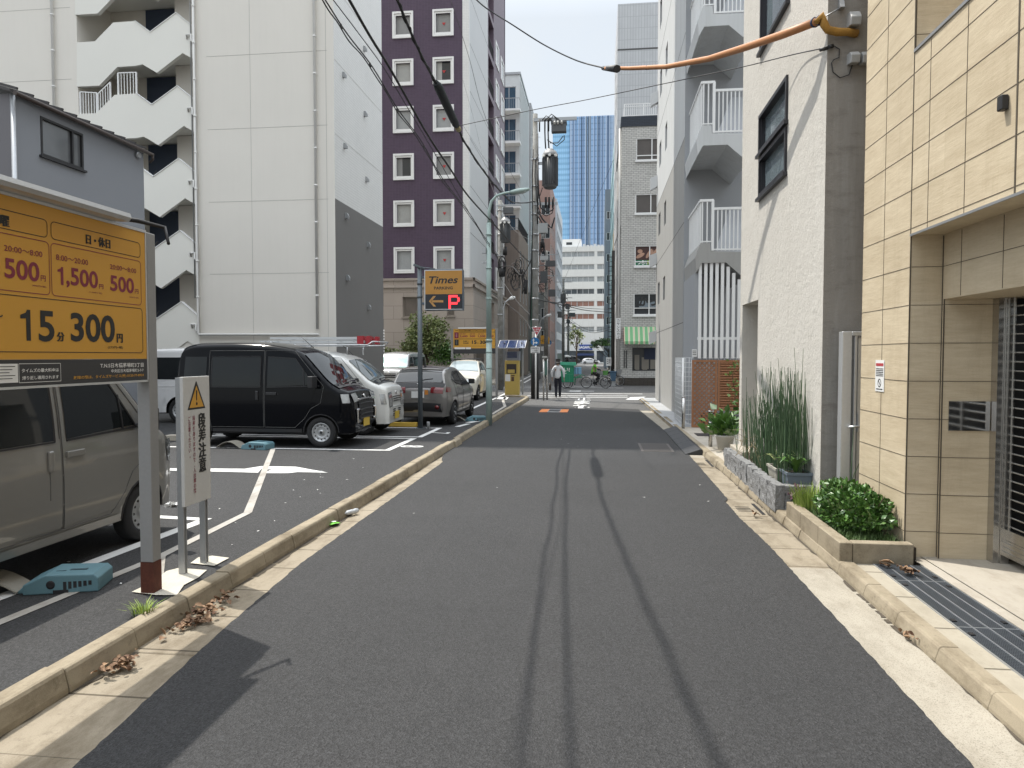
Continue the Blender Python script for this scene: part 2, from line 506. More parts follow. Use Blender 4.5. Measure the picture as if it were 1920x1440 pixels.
# dirt washed along the foot of the kerbs
DIRT = concrete_mat('gutter_dirt', (.085,.07,.052), None, 1, .5, .6, .95)
mb = MB(DIRT)
def dirt(xa, y0, y1, s, z, wmax):
    y = y0; wv = wmax*.5
    while y < y1:
        y2 = y+RND.uniform(.03,.09); w2 = max(.006, min(wmax, wv+RND.uniform(-.016,.016)))
        if RND.random() > .10: x0, x1 = xa(y), xa(y2); mb.quad(*([(x0,y,z),(x0+s*wv,y,z),(x1+s*w2,y2,z),(x1,y2,z)] if s > 0 else [(x0+s*wv,y,z),(x0,y,z),(x1,y2,z),(x1+s*w2,y2,z)]))
        y, wv = y2, w2
dirt(lambda y: -2.925, 1.5, 30, 1, -.0065, .055)
dirt(lambda y: 2.07-max(0,y-7)*.0125, 1.5, 13.5, -1, -.0045, .04)
struct(mb, 'gutter_dirt')
# parking lot
mb = MB(A_LOT)
mb.quad((-60,-8,.10),(-3.055,-8,.10),(-3.055,30.7,.10),(-60,30.7,.10))
mb.quad((-60,30.7,.10),(-4.1,30.7,.10),(-4.1,31.8,.10),(-60,31.8,.10))
mb.quad((-60,31.8,.10),(-6.6,31.8,.10),(-6.6,38.5,.10),(-60,38.5,.10))
mb.quad((-4.1,31.8,.10),(-60,31.8,.10),(-60,31.8,-.05),(-4.1,31.8,-.05))
struct(mb, 'parking_lot')
def line(mb, pts, wd, z):
    for a, b in zip(pts, pts[1:]):
        a = V((a[0], a[1], 0)); b = V((b[0], b[1], 0)); d = (b-a).normalized(); s = V((-d.y, d.x, 0))*wd/2
        p = [a-s, a+s, b+s, b-s]
        mb.quad(*[(q.x, q.y, z) for q in (p[0], p[3], p[2], p[1])])
zl = .104
mb = MB(PAINT_W)
line(mb, [(-4.46,2.6),(-4.22,7.16)], .13, zl)
line(mb, [(-5.5,7.36),(-4.17,7.22)], .12, zl+.001)
P = lambda *q: [tuple(gz(x, y, zl)) for x, y in q]
mb.quad(*P((315,882),(484,886),(490,879),(315,878)))
mb.add(P((457,879),(490,874),(555,875),(615,886),(558,885),(540,887),(494,887),(510,880)), [tuple(range(8))])
line(mb, [(-8.6,13.02),(-3.92,13.02)], .12, zl); line(mb, [(-3.92,12.96),(-3.92,14.98)], .12, zl+.001); line(mb, [(-8.6,14.95),(-3.98,14.95)], .1, zl)
line(mb, [(-8.6,15.25),(-3.86,15.25)], .1, zl); line(mb, [(-3.86,15.2),(-3.86,17.2)], .12, zl+.001); line(mb, [(-8.6,17.2),(-3.8,17.2)], .1, zl)
line(mb, [(-3.5,17.6),(-3.36,18.4)], .14, zl); line(mb, [(-3.42,18.7),(-3.2,19.4)], .2, zl)
line(mb, [(-4.2,23.0),(-4.35,34)], .12, zl); mb.quad(*P((930,744),(954,745),(950,749),(932,748)))
mb.text('8', .62, (-3.82,13.62,zl), (0,-1,0), (1,0,0), .02, 'C', .9, .001)
mb.text('7', .62, (-3.82,16.1,zl), (0,-1,0), (1,0,0), .02, 'C', .9, .001)
# stop lines, stop lettering and arrow at the junction
line(mb, [(-3.3,32.3),(1.35,32.75)], .26, .004); line(mb, [(-3.3,33.55),(1.4,34.0)], .3, .004)
line(mb, [(-3.4,36.0),(2.2,35.9)], .30, .004); line(mb, [(-6,42.0),(1.5,42.6)], .2, .004); line(mb, [(-9,44.2),(-.2,44.4)], .18, .004)
mb.quad((-1.6,38.3,.004),(-.2,38.3,.004),(-.2,38.6,.004),(-1.6,38.6,.004)); mb.quad((-1.5,38.0,.005),(-.9,37.9,.005),(-.9,39.0,.005),(-1.5,38.8,.005))
for ch, yy, hh in (('れ',25.75,1.9), ('ま',28.05,1.9), ('止',30.25,1.9)):
    vs, fs = text_mesh(ch, .035)
    xs = [p.x for p in vs]; ys = [p.y for p in vs]
    xm = (min(xs)+max(xs))/2; sy = hh/(max(ys)-min(ys)); sx = .66/(max(xs)-min(xs))
    mb.add([(-.62+(p.x-xm)*sx, yy+(p.y-min(ys))*sy, .005) for p in vs], fs)
line(mb, [(-5.15,49.9),(-9.2,155)], .16, .004); line(mb, [(-5.75,52),(-9.8,155)], .16, .004)
mb.quad((1.2,31.2,.003),(1.7,31.0,.003),(2.2,33.4,.003),(1.5,33.0,.003))
struct(mb, 'road_marking')
mb = MB(PAINT_G)
line(mb, [(-3.98,2.5),(-3.94,4.2),(-3.83,5.8),(-3.92,7.6),(-6.15,12.95)], .09, zl+.002)
line(mb, [(-3.83,5.85),(-3.30,4.98)], .07, zl+.003)
line(mb, [(-4.05,31.6),(-3.75,28.2),(-3.25,25.0),(-3.2,21.5)], .10, zl)
struct(mb, 'worn_line')
# mortar footings of the sign posts
MORT = concrete_mat('white_mortar', (.52,.49,.42), None, 1, .3, .3)
mb = MB(MORT)
mb.add(P((247,1111),(290,1090),(312,1072),(335,1066),(388,1070),(372,1084),(345,1098),(332,1117),(292,1117)), [tuple(range(9))])
mb.add(P((357,1057),(372,1046),(398,1043),(430,1047),(402,1062)), [tuple(range(5))])
for v in mb.v: v.z += .006
struct(mb, 'mortar_patch')
# covers in the road
t = thing('manhole_cover', 'grey rectangular manhole cover flush with the asphalt near the rubber ramp', 'manhole cover', (1.2, 14.8, 0))
mb = MB(mat('cover_frame', (.10,.09,.085), .7, .2)); mb.box(.86,1.5,14.2,15.5,-.02,.004); mb.build('frame', t)
mb = MB(brick_mat('cover_plate', (.10,.09,.085), (.12,.105,.10), (.05,.045,.043), .09, .09, .02)); mb.box(.91,1.45,14.25,15.45,-.02,.007); mb.build('plate', t)
t = thing('manhole_cover', 'dark utility cover with orange painted ends in the road', 'manhole cover', (-1.47, 24.5, 0))
mb = MB(PAINT_O); mb.box(-1.96,-1.68,23.85,25.2,-.02,.004); mb.box(-1.26,-1.0,23.85,25.2,-.02,.004); mb.build('painted_end', t)
mb = MB(mat('cover_grey', (.3,.3,.3), .6)); mb.box(-1.68,-1.26,23.85,25.2,-.02,.005); mb.build('frame', t)
mb = MB(IRON); mb.box(-1.66,-1.28,24.1,24.95,-.02,.009); mb.build('plate', t)
# right side: pavement, slabs, drive
mb = MB(CON_S)
mb.quad((2.2,-5,.075),(2.36,-5,.075),(2.36,6.6,.075),(2.2,6.6,.075))
struct(mb, 'pavement_strip')
mb = MB(CON_P)
mb.quad((2.76,-5,.085),(2.86,-5,.085),(2.86,6.75,.085),(2.76,6.75,.085))
mb.quad((2.862,-5,.09),(8,-5,.09),(8,6.75,.09),(2.862,6.75,.09))
mb.quad((2.1,8.4,.085),(3.6,8.4,.085),(3.6,18.4,.085),(1.98,18.4,.085))
mb.quad((2.22,6.6,.05),(2.9,6.6,.05),(2.9,8.4,.05),(2.22,8.4,.05))
struct(mb, 'pavement')
mb = MB(mat('grey_slab', (.40,.41,.42), .5, 0, 1.0, .2, 50, .1))  # plain bluish grey, smoother than the near pavement
mb.quad((1.92,18.4,.09),(3.6,18.4,.09),(3.6,31.0,.09),(1.76,31.0,.09))
struct(mb, 'pavement_far')
t = thing('drain_cover', 'small square drain cover in the pavement behind the bollard', 'drain cover', (2.3, 16.6, .085))
mb = MB(IRON); mb.box(2.22,2.58,16.3,16.9,.06,.092); mb.build('plate', t)
# far pavements and verges across the junction
mb = MB(CON_P)
mb.box(1.35, 60, 46.4, 190, -.05, .10)
mb.add([(-60,46.5,-.05),(-6.3,46.5,-.05),(-12.4,190,-.05),(-60,190,-.05),(-60,46.5,.1),(-6.3,46.5,.1),(-12.4,190,.1),(-60,190,.1)],
       [(0,3,2,1),(4,5,6,7),(0,1,5,4),(1,2,6,5),(2,3,7,6),(3,0,4,7)])
struct(mb, 'far_pavement')
# ================================================================ left side buildings
CREAM = mat('cream_render', (.72,.685,.625), .85, 0, .5, .05, 60, .03, .12, .003, streak=.035)
CREAM_L = mat('pale_render', (.75,.735,.68), .85, 0, .5, .04, 60, .03, .12, .003)
PIPE = mat('white_pipe', (.72,.71,.68), .5)
NAVY = mat('navy_door', (.035,.05,.085), .5, 0, 2, .2)
WTILE = brick_mat('white_small_tile', (.76,.76,.74), (.80,.80,.78), (.62,.62,.61), .10, .10, .008, .5, .2, 0, 0)
GTILE = mat('dark_grey_render', (.17,.165,.16), .85, 0, .6, .08, 70, .06, .2)
METAL = mat('galvanised', (.42,.43,.44), .45, .7, 3, .1)
ALU = mat('aluminium', (.62,.63,.64), .38, .6, 3, .06)
STEEL = mat('stainless', (.55,.54,.52), .25, .95, 2, .12)
BLACKP = mat('black_plastic', (.018,.018,.02), .5, fineamt=0)
SEAM = mat('dark_seam', (.10,.10,.098), .9, fineamt=0)
GLASS_D = glass_mat('dark_glass', (.025,.03,.035))
GLASS_B = glass_mat('blue_glass', (.05,.09,.13))
WHITE = mat('white_paint', (.78,.78,.77), .5, bigamt=.05, fineamt=.02)
WOODB = mat('mid_brown', (.20,.11,.06), .6)
def px_x(px, Y, py=600): return gy(px, py, Y).x
def px_z(py, Y, px=1121): return gy(px, py, Y).z
def pane_at(mb, o, u, wd, h): 
    o = V(o); u = V(u)*wd; z = V((0,0,h)); mb.quad(o, o+u, o+u+z, o+z)
# ---- cream apartment with the open stair
cy, cX, cH, cYf = 24.7, -9.3, 42.0, 30.4
CSEAM = mat('pale_seam', (.42,.41,.38), .9, fineamt=0)
t = cream = thing('apartment_building', 'tall cream apartment block with zigzag open stairs and grey lower side wall', 'building', (-14, 27, .1))
xs0, xs1 = px_x(145, cy, 100), px_x(366, cy, 300)
mb = MB(CREAM)
mb.wall((-27,cy,0), (1,0,0), 27+cX, cH, [(27+xs0, 3.0, 27+xs1, 39)], 1.9, (0,-1,0), back=True)
mb.quad((-27,cYf,0),(-27,cy,0),(-27,cy,cH),(-27,cYf,cH)); mb.quad((cX,cYf,0),(-27,cYf,0),(-27,cYf,cH),(cX,cYf,cH))
mb.quad((-27,cy,cH),(cX,cy,cH),(cX,cYf,cH),(-27,cYf,cH))
mb.build('wall', t)
zs = px_z(372, cy, 617)
mb = MB(WTILE); mb.quad((cX,cy,zs),(cX,cYf,zs),(cX,cYf,cH),(cX,cy,cH)); mb.build('tiled_side', t)
mb = MB(GTILE); mb.quad((cX,cy,0),(cX,cYf,0),(cX,cYf,zs),(cX,cy,zs)); mb.build('grey_side', t)
mb = MB(CSEAM)
zg = px_z(106, cy, 400)
for k in range(-3, 10):
    z = zg + 2.6*k
    if 1 < z < cH:
        mb.box(xs1+.5, cX-.25, cy-.004, cy+.01, z, z+.014)
        mb.box(-27, xs0-.25, cy-.004, cy+.01, z-.55, z-.536)
        if z > zs: mb.box(cX-.01, cX+.004, cy+.05, cYf, z-.3, z-.285)
mb.box(px_x(475,cy), px_x(475,cy)+.012, cy-.004, cy+.01, .1, cH-1)
mb.box(cX-.30, cX-.285, cy-.004, cy+.01, .1, cH)
mb.build('joint', t)
par = [(145,80),(179,78),(213,43),(254,40),(283,61),(331,25),(366,53),(366,113),(343,100),(295,137),(268,121),(254,124),(221,126),(187,161),(145,163)]
par = [(gy(x,y,cy).x, gy(x,y,cy).z) for x, y in par]
for k in range(-4, 4):
    dz = 2.6*k
    pl = [(x, z+dz) for x, z in par]
    mb = MB(CREAM_L)
    i = 3
    mb.prism(pl, 'y', cy-.03, cy+.12)
    o = mb.build('stair_parapet', t)
    top = pl[:7]
    m2 = MB(WHITE)
    for (a, b) in zip(top[3:], top[4:]): m2.bar((a[0],cy+.04,a[1]+.012),(b[0],cy+.04,b[1]+.012), .18, .024, (0,1,0)) if False else m2.bar((a[0],cy+.04,a[1]+.012),(b[0],cy+.04,b[1]+.012), .19, .022)
    m2.build('coping', o)
    zf = pl[4][1]-.62
    d = MB(NAVY); d.box(px_x(284,cy+1.8), px_x(338,cy+1.8), cy+1.80, cy+1.88, zf-.04, zf+2.34); d.build('door', t)
    s = MB(CREAM_L); s.box(xs0+.01, xs1-.01, cy+.13, cy+1.87, zf-.22, zf-.05); s.build('landing', t)
    s = MB(CREAM); s.box(px_x(338,cy+.9), xs1-.004, cy+.9, cy+1.78, zf-.04, zf+2.36); s.build('stair_wall', t)
    h = MB(BLACKP); h.tube([(px_x(266,cy),cy+.42,zf+.45),(px_x(286,cy),cy+.42,zf+.95)], .02, 6); h.build('handrail', t)
    p = MB(PIPE)
    xe = px_x(361,cy); ze = pl[6][1]-.25
    p.tube([(xe,cy-.03,ze-.12),(xe,cy-.09,ze),(xe+.18,cy-.09,ze+.0),(xe+.18,cy-.09,ze-.22),(xe+.28,cy-.09,ze-.3)], .035, 8); p.build('overflow_pipe', t)
# railing closing one landing of the stair
mb = MB(WHITE)
def rail(mb, a, b, z0a, z0b, hgt, n, yy):
    for k in range(n+1):
        f = k/n; x = a+(b-a)*f; z = z0a+(z0b-z0a)*f
        mb.bar((x,yy,z),(x,yy,z+hgt), .022 if 0 < k < n else .05, .022 if 0 < k < n else .05, (0,1,0))
    for hh in (0.03, hgt): mb.bar((a,yy,z0a+hh),(b,yy,z0b+hh), .035, .035)
q = lambda x, y: gy(x, y, cy)
rail(mb, q(150,230).x, q(181,230).x, q(150,228).z, q(181,230).z, 1.1, 6, cy+.05)
rail(mb, q(183,230).x, q(206,200).x, q(183,227).z, q(206,205).z, 1.0, 5, cy+.05)
rail(mb, q(221,195).x, q(255,193).x, q(221,193).z, q(255,192).z, 1.1, 6, cy+.05)
mb.build('stair_railing', t)
for (px_, y0, y1) in ((115,-900,560),(375,-900,625),(597,-900,617)):
    x = px_x(px_, cy); zt, zb = cH-.3, px_z(y1, cy, px_)
    mb = MB(PIPE)
    pts = [(x,cy-.10,zt),(x,cy-.10,zb)]
    if px_ == 375: pts += [(x+.04,cy-.10,zb-.05),(px_x(600,cy),cy-.10,zb-.06)]
    mb.tube(pts, .052, 10)
    z = zt
    while z > zb+.3:
        mb.cyl((x,cy-.10,z),(x,cy-.10,z+.06), .062, n=10); mb.box(x-.012,x+.012,cy-.06,cy,z+.02,z+.04); z -= 1.3
    mb.build('downpipe', t)
mb = MB(METAL); mb.tube([(px_x(368,cy),cy-.05,cH-.5),(px_x(368,cy),cy-.05,4)], .022, 6); mb.build('conduit', t)
for (x, y) in ((643,140),(645,273),(648,404),(650,520),(682,91),(683,213),(686,336),(689,458),(690,575)):
    p = gx(x, y, cX)
    mb = MB(METAL); mb.prism([(p.y-.07,p.z-.12),(p.y+.07,p.z-.12),(p.y+.07,p.z+.09),(p.y-.07,p.z+.09)], 'x', cX-.005, cX+.02)
    mb.prism([(cX+.02,p.z-.10),(cX+.12,p.z-.12),(cX+.13,p.z-.02),(cX+.07,p.z+.08),(cX+.02,p.z+.08)], 'y', p.y-.06, p.y+.06)
    mb.build('vent_hood', t)
# ---- blue grey house beside the lot
t = thing('house', 'blue grey rendered house with a dark metal eave behind the large price board', 'house', (-15, 16.8, .1))
hX, hy0, hy1 = -12.0, gx(22,300,-12).y, gx(269,300,-12).y
hz = gx(269,287,hX).z
HGREY = mat('blue_grey_render', (.235,.245,.265), .85, 0, .5, .05, 60, .03, .12)
HSIDE = mat('grey_cladding', (.16,.155,.165), .8, 0, .6, .05)
w0, w1 = gx(75,217,hX), gx(155,253,hX); w2 = gx(75,290,hX)
mb = MB(HGREY)
mb.wall((hX,hy0,0), (0,1,0), hy1-hy0, hz, [(w0.y-hy0, w2.z, w1.y-hy0, w0.z)], .08, (1,0,0))
mb.quad((-22,hy1,0),(hX,hy1,0),(hX,hy1,hz),(-22,hy1,hz))
mb.build('wall', t)
mb = MB(HSIDE); mb.quad((-22,hy0,0),(hX,hy0,0),(hX,hy0,hz),(-22,hy0,hz)); mb.build('end_wall', t)
mb = MB(SEAM)
for k in range(9): mb.box(-22, hX-.25, hy0-.003, hy0+.01, .9*k, .9*k+.015)
mb.build('cladding_joint', t)
mb = MB(mat('dark_roof', (.06,.055,.055), .5, .3))
mb.add([(hX+.10,hy0-.12,hz),(hX+.10,hy1+.08,hz),(hX-8,hy1+.08,hz+2.4),(hX-8,hy0-.12,hz+2.4),(hX+.10,hy0-.12,hz+.06),(hX+.10,hy1+.08,hz+.06),(hX-8,hy1+.08,hz+2.47),(hX-8,hy0-.12,hz+2.47)],
       [(0,3,2,1),(4,5,6,7),(0,1,5,4),(1,2,6,5),(2,3,7,6),(3,0,4,7)])
y = hy0
while y < hy1: mb.bar((hX+.17,y,hz+.09),(hX-8,y,hz+2.5), .04, .05); y += .42
mb.build('roof', t)
mb = MB(mat('brown_gutter', (.05,.035,.03), .5)); mb.tube([(hX+.2,hy0-.1,hz-.03),(hX+.2,hy1+.1,hz-.03)], .05, 8); mb.tube([(hX+.2,hy1+.08,hz-.03),(hX+.2,hy1+.10,hz-.15),(hX+.10,hy1+.12,hz-.22)], .035, 8); mb.build('gutter', t)
mb = MB(METAL); mb.tube([(hX+.04,hy0+.02,0),(hX+.04,hy0+.02,hz)], .05, 8); mb.build('corner_trim', t)
p = gx(256,291,hX); mb = MB(METAL); mb.cyl((hX-.01,p.y,p.z),(hX+.09,p.y,p.z), .09, .075, 14); mb.build('vent_cap', t)
f = MB(BLACKP); ww, wh = w1.y-w0.y, w0.z-w2.z
for (a, b, c, d) in ((0,0,ww,.05),(0,wh-.05,ww,wh),(0,.05,.05,wh-.05),(ww-.05,.05,ww,wh-.05),(ww*.72,.05,ww*.72+.05,wh-.05)):
    f.box(hX-.05, hX+.015, w0.y+a, w0.y+c, w2.z+b, w2.z+d)
f.box(hX-.02, hX+.06, w0.y-.05, w1.y+.05, w2.z-.05, w2.z-.002)
fo = f.build('window_frame', t)
g = MB(glass_mat('grey_glass', (.12,.125,.13), .12)); g.quad((hX-.04,w0.y,w2.z),(hX-.04,w1.y,w2.z),(hX-.04,w1.y,w0.z),(hX-.04,w0.y,w0.z)); g.build('pane', fo)
# ---- purple hotel
Y = 46.0
hx = px_x(880, Y, 300); sY1 = gx(915, 300, hx).y; sY2 = gx(946, 300, hx).y
z0 = px_z(520, Y); zw = px_z(487, Y, 832); fl = 3.03
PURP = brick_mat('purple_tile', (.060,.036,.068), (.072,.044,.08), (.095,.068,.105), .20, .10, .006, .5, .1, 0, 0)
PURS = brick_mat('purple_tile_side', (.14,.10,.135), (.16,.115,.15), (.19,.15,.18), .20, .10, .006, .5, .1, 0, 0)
STONE = brick_mat('beige_stone', (.40,.345,.30), (.45,.385,.335), (.22,.19,.17), 1.35, .86, .012, .45, .2, .1)
LACE = mat('lace_curtain', (.34,.35,.35), .35, 0, 2, .15, 20, .1, coat=.8)
LACES = [LACE, mat('lace_curtain_dim', (.25,.25,.245), .35, 0, 2, .2, 20, .1, coat=.6), mat('lace_curtain_pale', (.40,.40,.38), .4, 0, 2, .2, 20, .1, coat=.6)]
t = thing('hotel', 'dark purple tiled hotel with white framed square windows on a beige stone base', 'building', (-14, 50, .1))
hcols = [px_x(757, Y, 300), px_x(832, Y, 300)]
holes = []
for k in range(9):
    for c in hcols: holes.append((c-.48+24, zw+fl*k-.60, c+.48+24, zw+fl*k+.60))
xp = px_x(868, Y, 300)
mb = MB(PURP)
mb.wall((-24,Y,0), (1,0,0), 24+xp, z0+29, holes, .14, (0,-1,0))
mb.quad((-24,Y,z0+29),(hx,Y,z0+29),(hx,64,z0+29),(-24,64,z0+29)); mb.quad((-24,64,0),(-24,Y,0),(-24,Y,z0+29),(-24,64,z0+29)); mb.quad((hx,64,0),(-24,64,0),(-24,64,z0+29),(hx,64,z0+29))
mb.build('wall', t)
mb = MB(WTILE); mb.box(xp, hx, Y-.04, Y+.3, z0, z0+29); mb.build('corner_pier', t)
mb = MB(mat('white_panel', (.60,.61,.61), .6, 0, .8, .05)); mb.quad((hx,Y+.3,0),(hx,sY1,0),(hx,sY1,z0+29),(hx,Y+.3,z0+29))
mb.use(SEAM)
for k in range(9): mb.box(hx-.01, hx+.004, Y+.3, sY1, z0+fl*k, z0+fl*k+.03)
mb.build('side_panel', t)
mb = MB(PURS)
sh = []
pw = [(gx(a,300,hx).y, gx(b,300,hx).y) for a, b in ((916,926),(929,935),(938.5,944.5))]
for k in range(9):
    z = zw+fl*k-1.0
    sh.append((pw[0][0]-sY1, z-.2, pw[0][1]-sY1, z+2.4))
mb.wall((hx,sY1,0), (0,1,0), sY2-sY1, z0+29, sh, 1.0, (1,0,0), back=True)
mb.build('side_wall', t)
mb = MB(STONE)
bh = [(px_x(755,Y-.3)+24, px_z(592,Y-.3), px_x(783,Y-.3)+24, px_z(553,Y-.3)), (px_x(838,Y-.3)+24, px_z(590,Y-.3), px_x(852,Y-.3)+24, px_z(553,Y-.3)), (px_x(752,Y-.3)+24, .5, px_x(800,Y-.3)+24, px_z(642,Y-.3)), (px_x(890,Y-.3)+24, .4, px_x(908,Y-.3)+24, px_z(655,Y-.3))]
bx = hx+.3
mb.wall((-24,Y-.3,0), (1,0,0), 24+bx, z0, bh, .35, (0,-1,0))
sb = [(gx(921,590,bx).y-Y+.3, gx(921,606,bx).z, gx(927,590,bx).y-Y+.3, gx(921,566,bx).z)]
mb.wall((bx,Y-.3,0), (0,1,0), sY2-Y+.3, z0, sb, .25, (1,0,0), back=True)
mb.quad((-24,Y-.3,z0),(bx,Y-.3,z0),(bx,Y+.1,z0),(-24,Y+.1,z0)); mb.quad((hx-.1,Y,z0),(bx,Y,z0),(bx,sY2,z0),(hx-.1,sY2,z0))
mb.box(-24, bx+.12, Y-.45, Y-.303, z0-.55, z0-.38); mb.box(bx+.003, bx+.14, Y-.45, sY2, z0-.55, z0-.38)
mb.box(-24, bx+.10, Y-.42, Y-.303, z0-.08, z0+.06); mb.box(bx+.003, bx+.10, Y-.42, sY2, z0-.08, z0+.06)
mb.build('stone_base', t)
REDT = mat('red_mark', (.45,.03,.03), .5, fineamt=0)
for k in range(7):
    for ci, c in enumerate(hcols):
        z = zw+fl*k
        f = MB(WHITE)
        for (r0, r1, d0, d1) in ((.575,.69,.10,.0),(.48,.57,.05,.0)):
            rz0, rz1 = r0*1.25, r1*1.23
            f.box(c-r1, c+r1, Y-d0, Y+.002, z-rz1, z-rz0); f.box(c-r1, c+r1, Y-d0, Y+.002, z+rz0, z+rz1)
            f.box(c-r1, c-r0, Y-d0, Y+.002, z-rz0, z+rz0); f.box(c+r0, c+r1, Y-d0, Y+.002, z-rz0, z+rz0)
        fo = f.build('window_frame', t)
        lm = LACES[(k*5+ci*3) % 3]; part_ = (k*2+ci) in (4, 9, 12, 15)
        g = MB(lm)
        if part_: g.use(GLASS_D); g.quad((c-.48,Y+.13,z-.60),(c+.48,Y+.13,z-.60),(c+.48,Y+.13,z+.60),(c-.48,Y+.13,z+.60)); g.use(lm)
        n = 24
        for q_ in range(n if not part_ else 9):
            xa, xb = c-.48+.96*q_/n, c-.48+.96*(q_+1)/n
            ya, yb = Y+.11+.012*(q_ % 2), Y+.11+.012*((q_+1) % 2)
            g.quad((xa,ya,z-.60),(xb,yb,z-.60),(xb,yb,z+.60),(xa,ya,z+.60))
        g.build('pane', fo)
        if ci == 1:
            r = MB(REDT); r.prism([(c+.02,z-.12),(c+.14,z+.06),(c-.10,z+.06)], 'y', Y+.085, Y+.092); r.build('rescue_mark', fo)
    for (a, b) in pw[1:]:
        f = MB(WHITE); z = zw+fl*k
        f.box(hx-.02, hx+.06, a, b, z-.95, z-.78); f.box(hx-.02, hx+.06, a, b, z+.78, z+.95); f.box(hx-.02, hx+.06, a, a+.35, z-.78, z+.78); f.box(hx-.02, hx+.06, b-.35, b, z-.78, z+.78)
        fo = f.build('window_frame', t)
        g = MB(LACE); g.quad((hx+.01,a,z-.8),(hx+.01,b,z-.8),(hx+.01,b,z+.8),(hx+.01,a,z+.8)); g.build('pane', fo)
    r = MB(BLACKP); z = zw+fl*k-1.0
    for q_ in range(12):
        yy = pw[0][0]+(pw[0][1]-pw[0][0])*q_/11; r.box(hx-.06, hx-.03, yy, yy+.03, z-.2, z+.75)
    r.box(hx-.07, hx-.02, pw[0][0], pw[0][1], z+.72, z+.77); r.build('balcony_rail', t)
for hh in bh:
    f = MB(mat('brown_frame', (.30,.26,.22), .5)); a, b, c, d = hh[0]-24, hh[1], hh[2]-24, hh[3]
    f.box(a, c, Y-.12, Y-.04, b, b+.07); f.box(a, c, Y-.12, Y-.04, d-.07, d); f.box(a, a+.07, Y-.12, Y-.04, b+.07, d-.07); f.box(c-.07, c, Y-.12, Y-.04, b+.07, d-.07)
    if d > 4: f.box(a-.06, c+.06, Y-.40, Y-.302, b-.10, b)
    fo = f.build('window_frame', t)
    g = MB(glass_mat('brown_blind', (.12,.10,.085), .2)); g.quad((a,Y-.05,b),(c,Y-.05,b),(c,Y-.05,d),(a,Y-.05,d)); g.build('pane', fo)
# ---- generic street building with windows
def block(name, label, x0, x1, y0, y1, h, wallm, wins_f=(), wins_s=(), side=1, glass=None, cat='building', parts=None):
    """side=+1: the street face looks to +x (left row); wins_f on the near face as (x,z,w,h); wins_s on the street face as (y,z,w,h)"""
    t = thing(name, label, cat, ((x0+x1)/2, (y0+y1)/2, .1))
    xs = x1 if side > 0 else x0
    mb = MB(wallm)
    mb.wall((x0,y0,0), (1,0,0), x1-x0, h, [(a-x0,b,a-x0+c,b+d) for a, b, c, d in wins_f], .12, (0,-1,0))
    if side > 0: mb.wall((xs,y0,0), (0,1,0), y1-y0, h, [(a-y0,b,a-y0+c,b+d) for a, b, c, d in wins_s], .12, (1,0,0))
    else: mb.wall((xs,y1,0), (0,-1,0), y1-y0, h, [(y1-a-c,b,y1-a,b+d) for a, b, c, d in wins_s], .12, (-1,0,0))
    xo = x0 if side > 0 else x1
    mb.quad((xo,y0,0),(xo,y1,0),(xo,y1,h),(xo,y0,h)); mb.quad((x0,y1,0),(x1,y1,0),(x1,y1,h),(x0,y1,h)); mb.quad((x0,y0,h),(x1,y0,h),(x1,y1,h),(x0,y1,h))
    mb.build('wall', t)
    gm = glass or GLASS_D
    for a, b, c, d in wins_f:
        f = MB(ALU); e = min(.06, c*.1)
        f.box(a, a+c, y0+.04, y0+.11, b, b+e); f.box(a, a+c, y0+.04, y0+.11, b+d-e, b+d); f.box(a, a+e, y0+.04, y0+.11, b+e, b+d-e); f.box(a+c-e, a+c, y0+.04, y0+.11, b+e, b+d-e)
        f.box(a+c/2-e/2, a+c/2+e/2, y0+.05, y0+.105, b+e, b+d-e)
        o = f.build('window_frame', t); g = MB(gm); g.quad((a,y0+.09,b),(a+c,y0+.09,b),(a+c,y0+.09,b+d),(a,y0+.09,b+d)); g.build('pane', o)
    for a, b, c, d in wins_s:
        f = MB(ALU); e = min(.08, c*.1); s = -1 if side > 0 else 1
        xa, xb = sorted((xs+s*.04, xs+s*.11))
        f.box(xa, xb, a, a+c, b, b+e); f.box(xa, xb, a, a+c, b+d-e, b+d); f.box(xa, xb, a, a+e, b+e, b+d-e); f.box(xa, xb, a+c-e, a+c, b+e, b+d-e)
        o = f.build('window_frame', t); g = MB(gm); q_ = xs+s*.09; g.quad((q_,a,b),(q_,a+c,b),(q_,a+c,b+d),(q_,a,b+d)); g.build('pane', o)
    return t
BROWN = mat('brown_render', (.25,.205,.175), .85, 0, .6, .08, streak=.3)
Yb = 64.0
bxr = px_x(987, Yb+7); bz = px_z(408, Yb, 960)
t = block('brown_building', 'brown rendered low building with a roof terrace next to the hotel', -16, bxr, Yb, Yb+9, bz-1.1, BROWN,
          [(bxr-3.0,4.3,1.3,1.4),(bxr-3.0,7.6,1.3,1.4)], [(Yb+1.2+2.6*i, 3.8+3.1*k, 1.1, 1.5) for i in range(3) for k in range(3)])
mb = MB(BLACKP)
for k in range(20): mb.box(bxr-3.2+.16*k, bxr-3.18+.16*k, Yb+.02, Yb+.05, bz-1.1, bz-.05)
for k in range(44): mb.box(bxr-.06, bxr-.03, Yb+.2*k, Yb+.02+.2*k, bz-1.1, bz-.05)
mb.box(bxr-3.2, bxr-.02, Yb+.01, Yb+.06, bz-.08, bz-.03); mb.box(bxr-.07, bxr-.02, Yb, Yb+9, bz-.08, bz-.03); mb.build('terrace_railing', t)
mb = MB(BROWN); mb.box(-16, bxr-3.3, Yb+.5, Yb+8, bz-1.1, bz+1.6); mb.build('stair_house', t)
mb = MB(BLACKP); mb.prism([(Yb+.5,2.9),(Yb+3.5,2.9),(Yb+3.5,.2),(Yb+.5,.2)], 'x', bxr-.02, bxr+.06); mb.build('shutter', t)
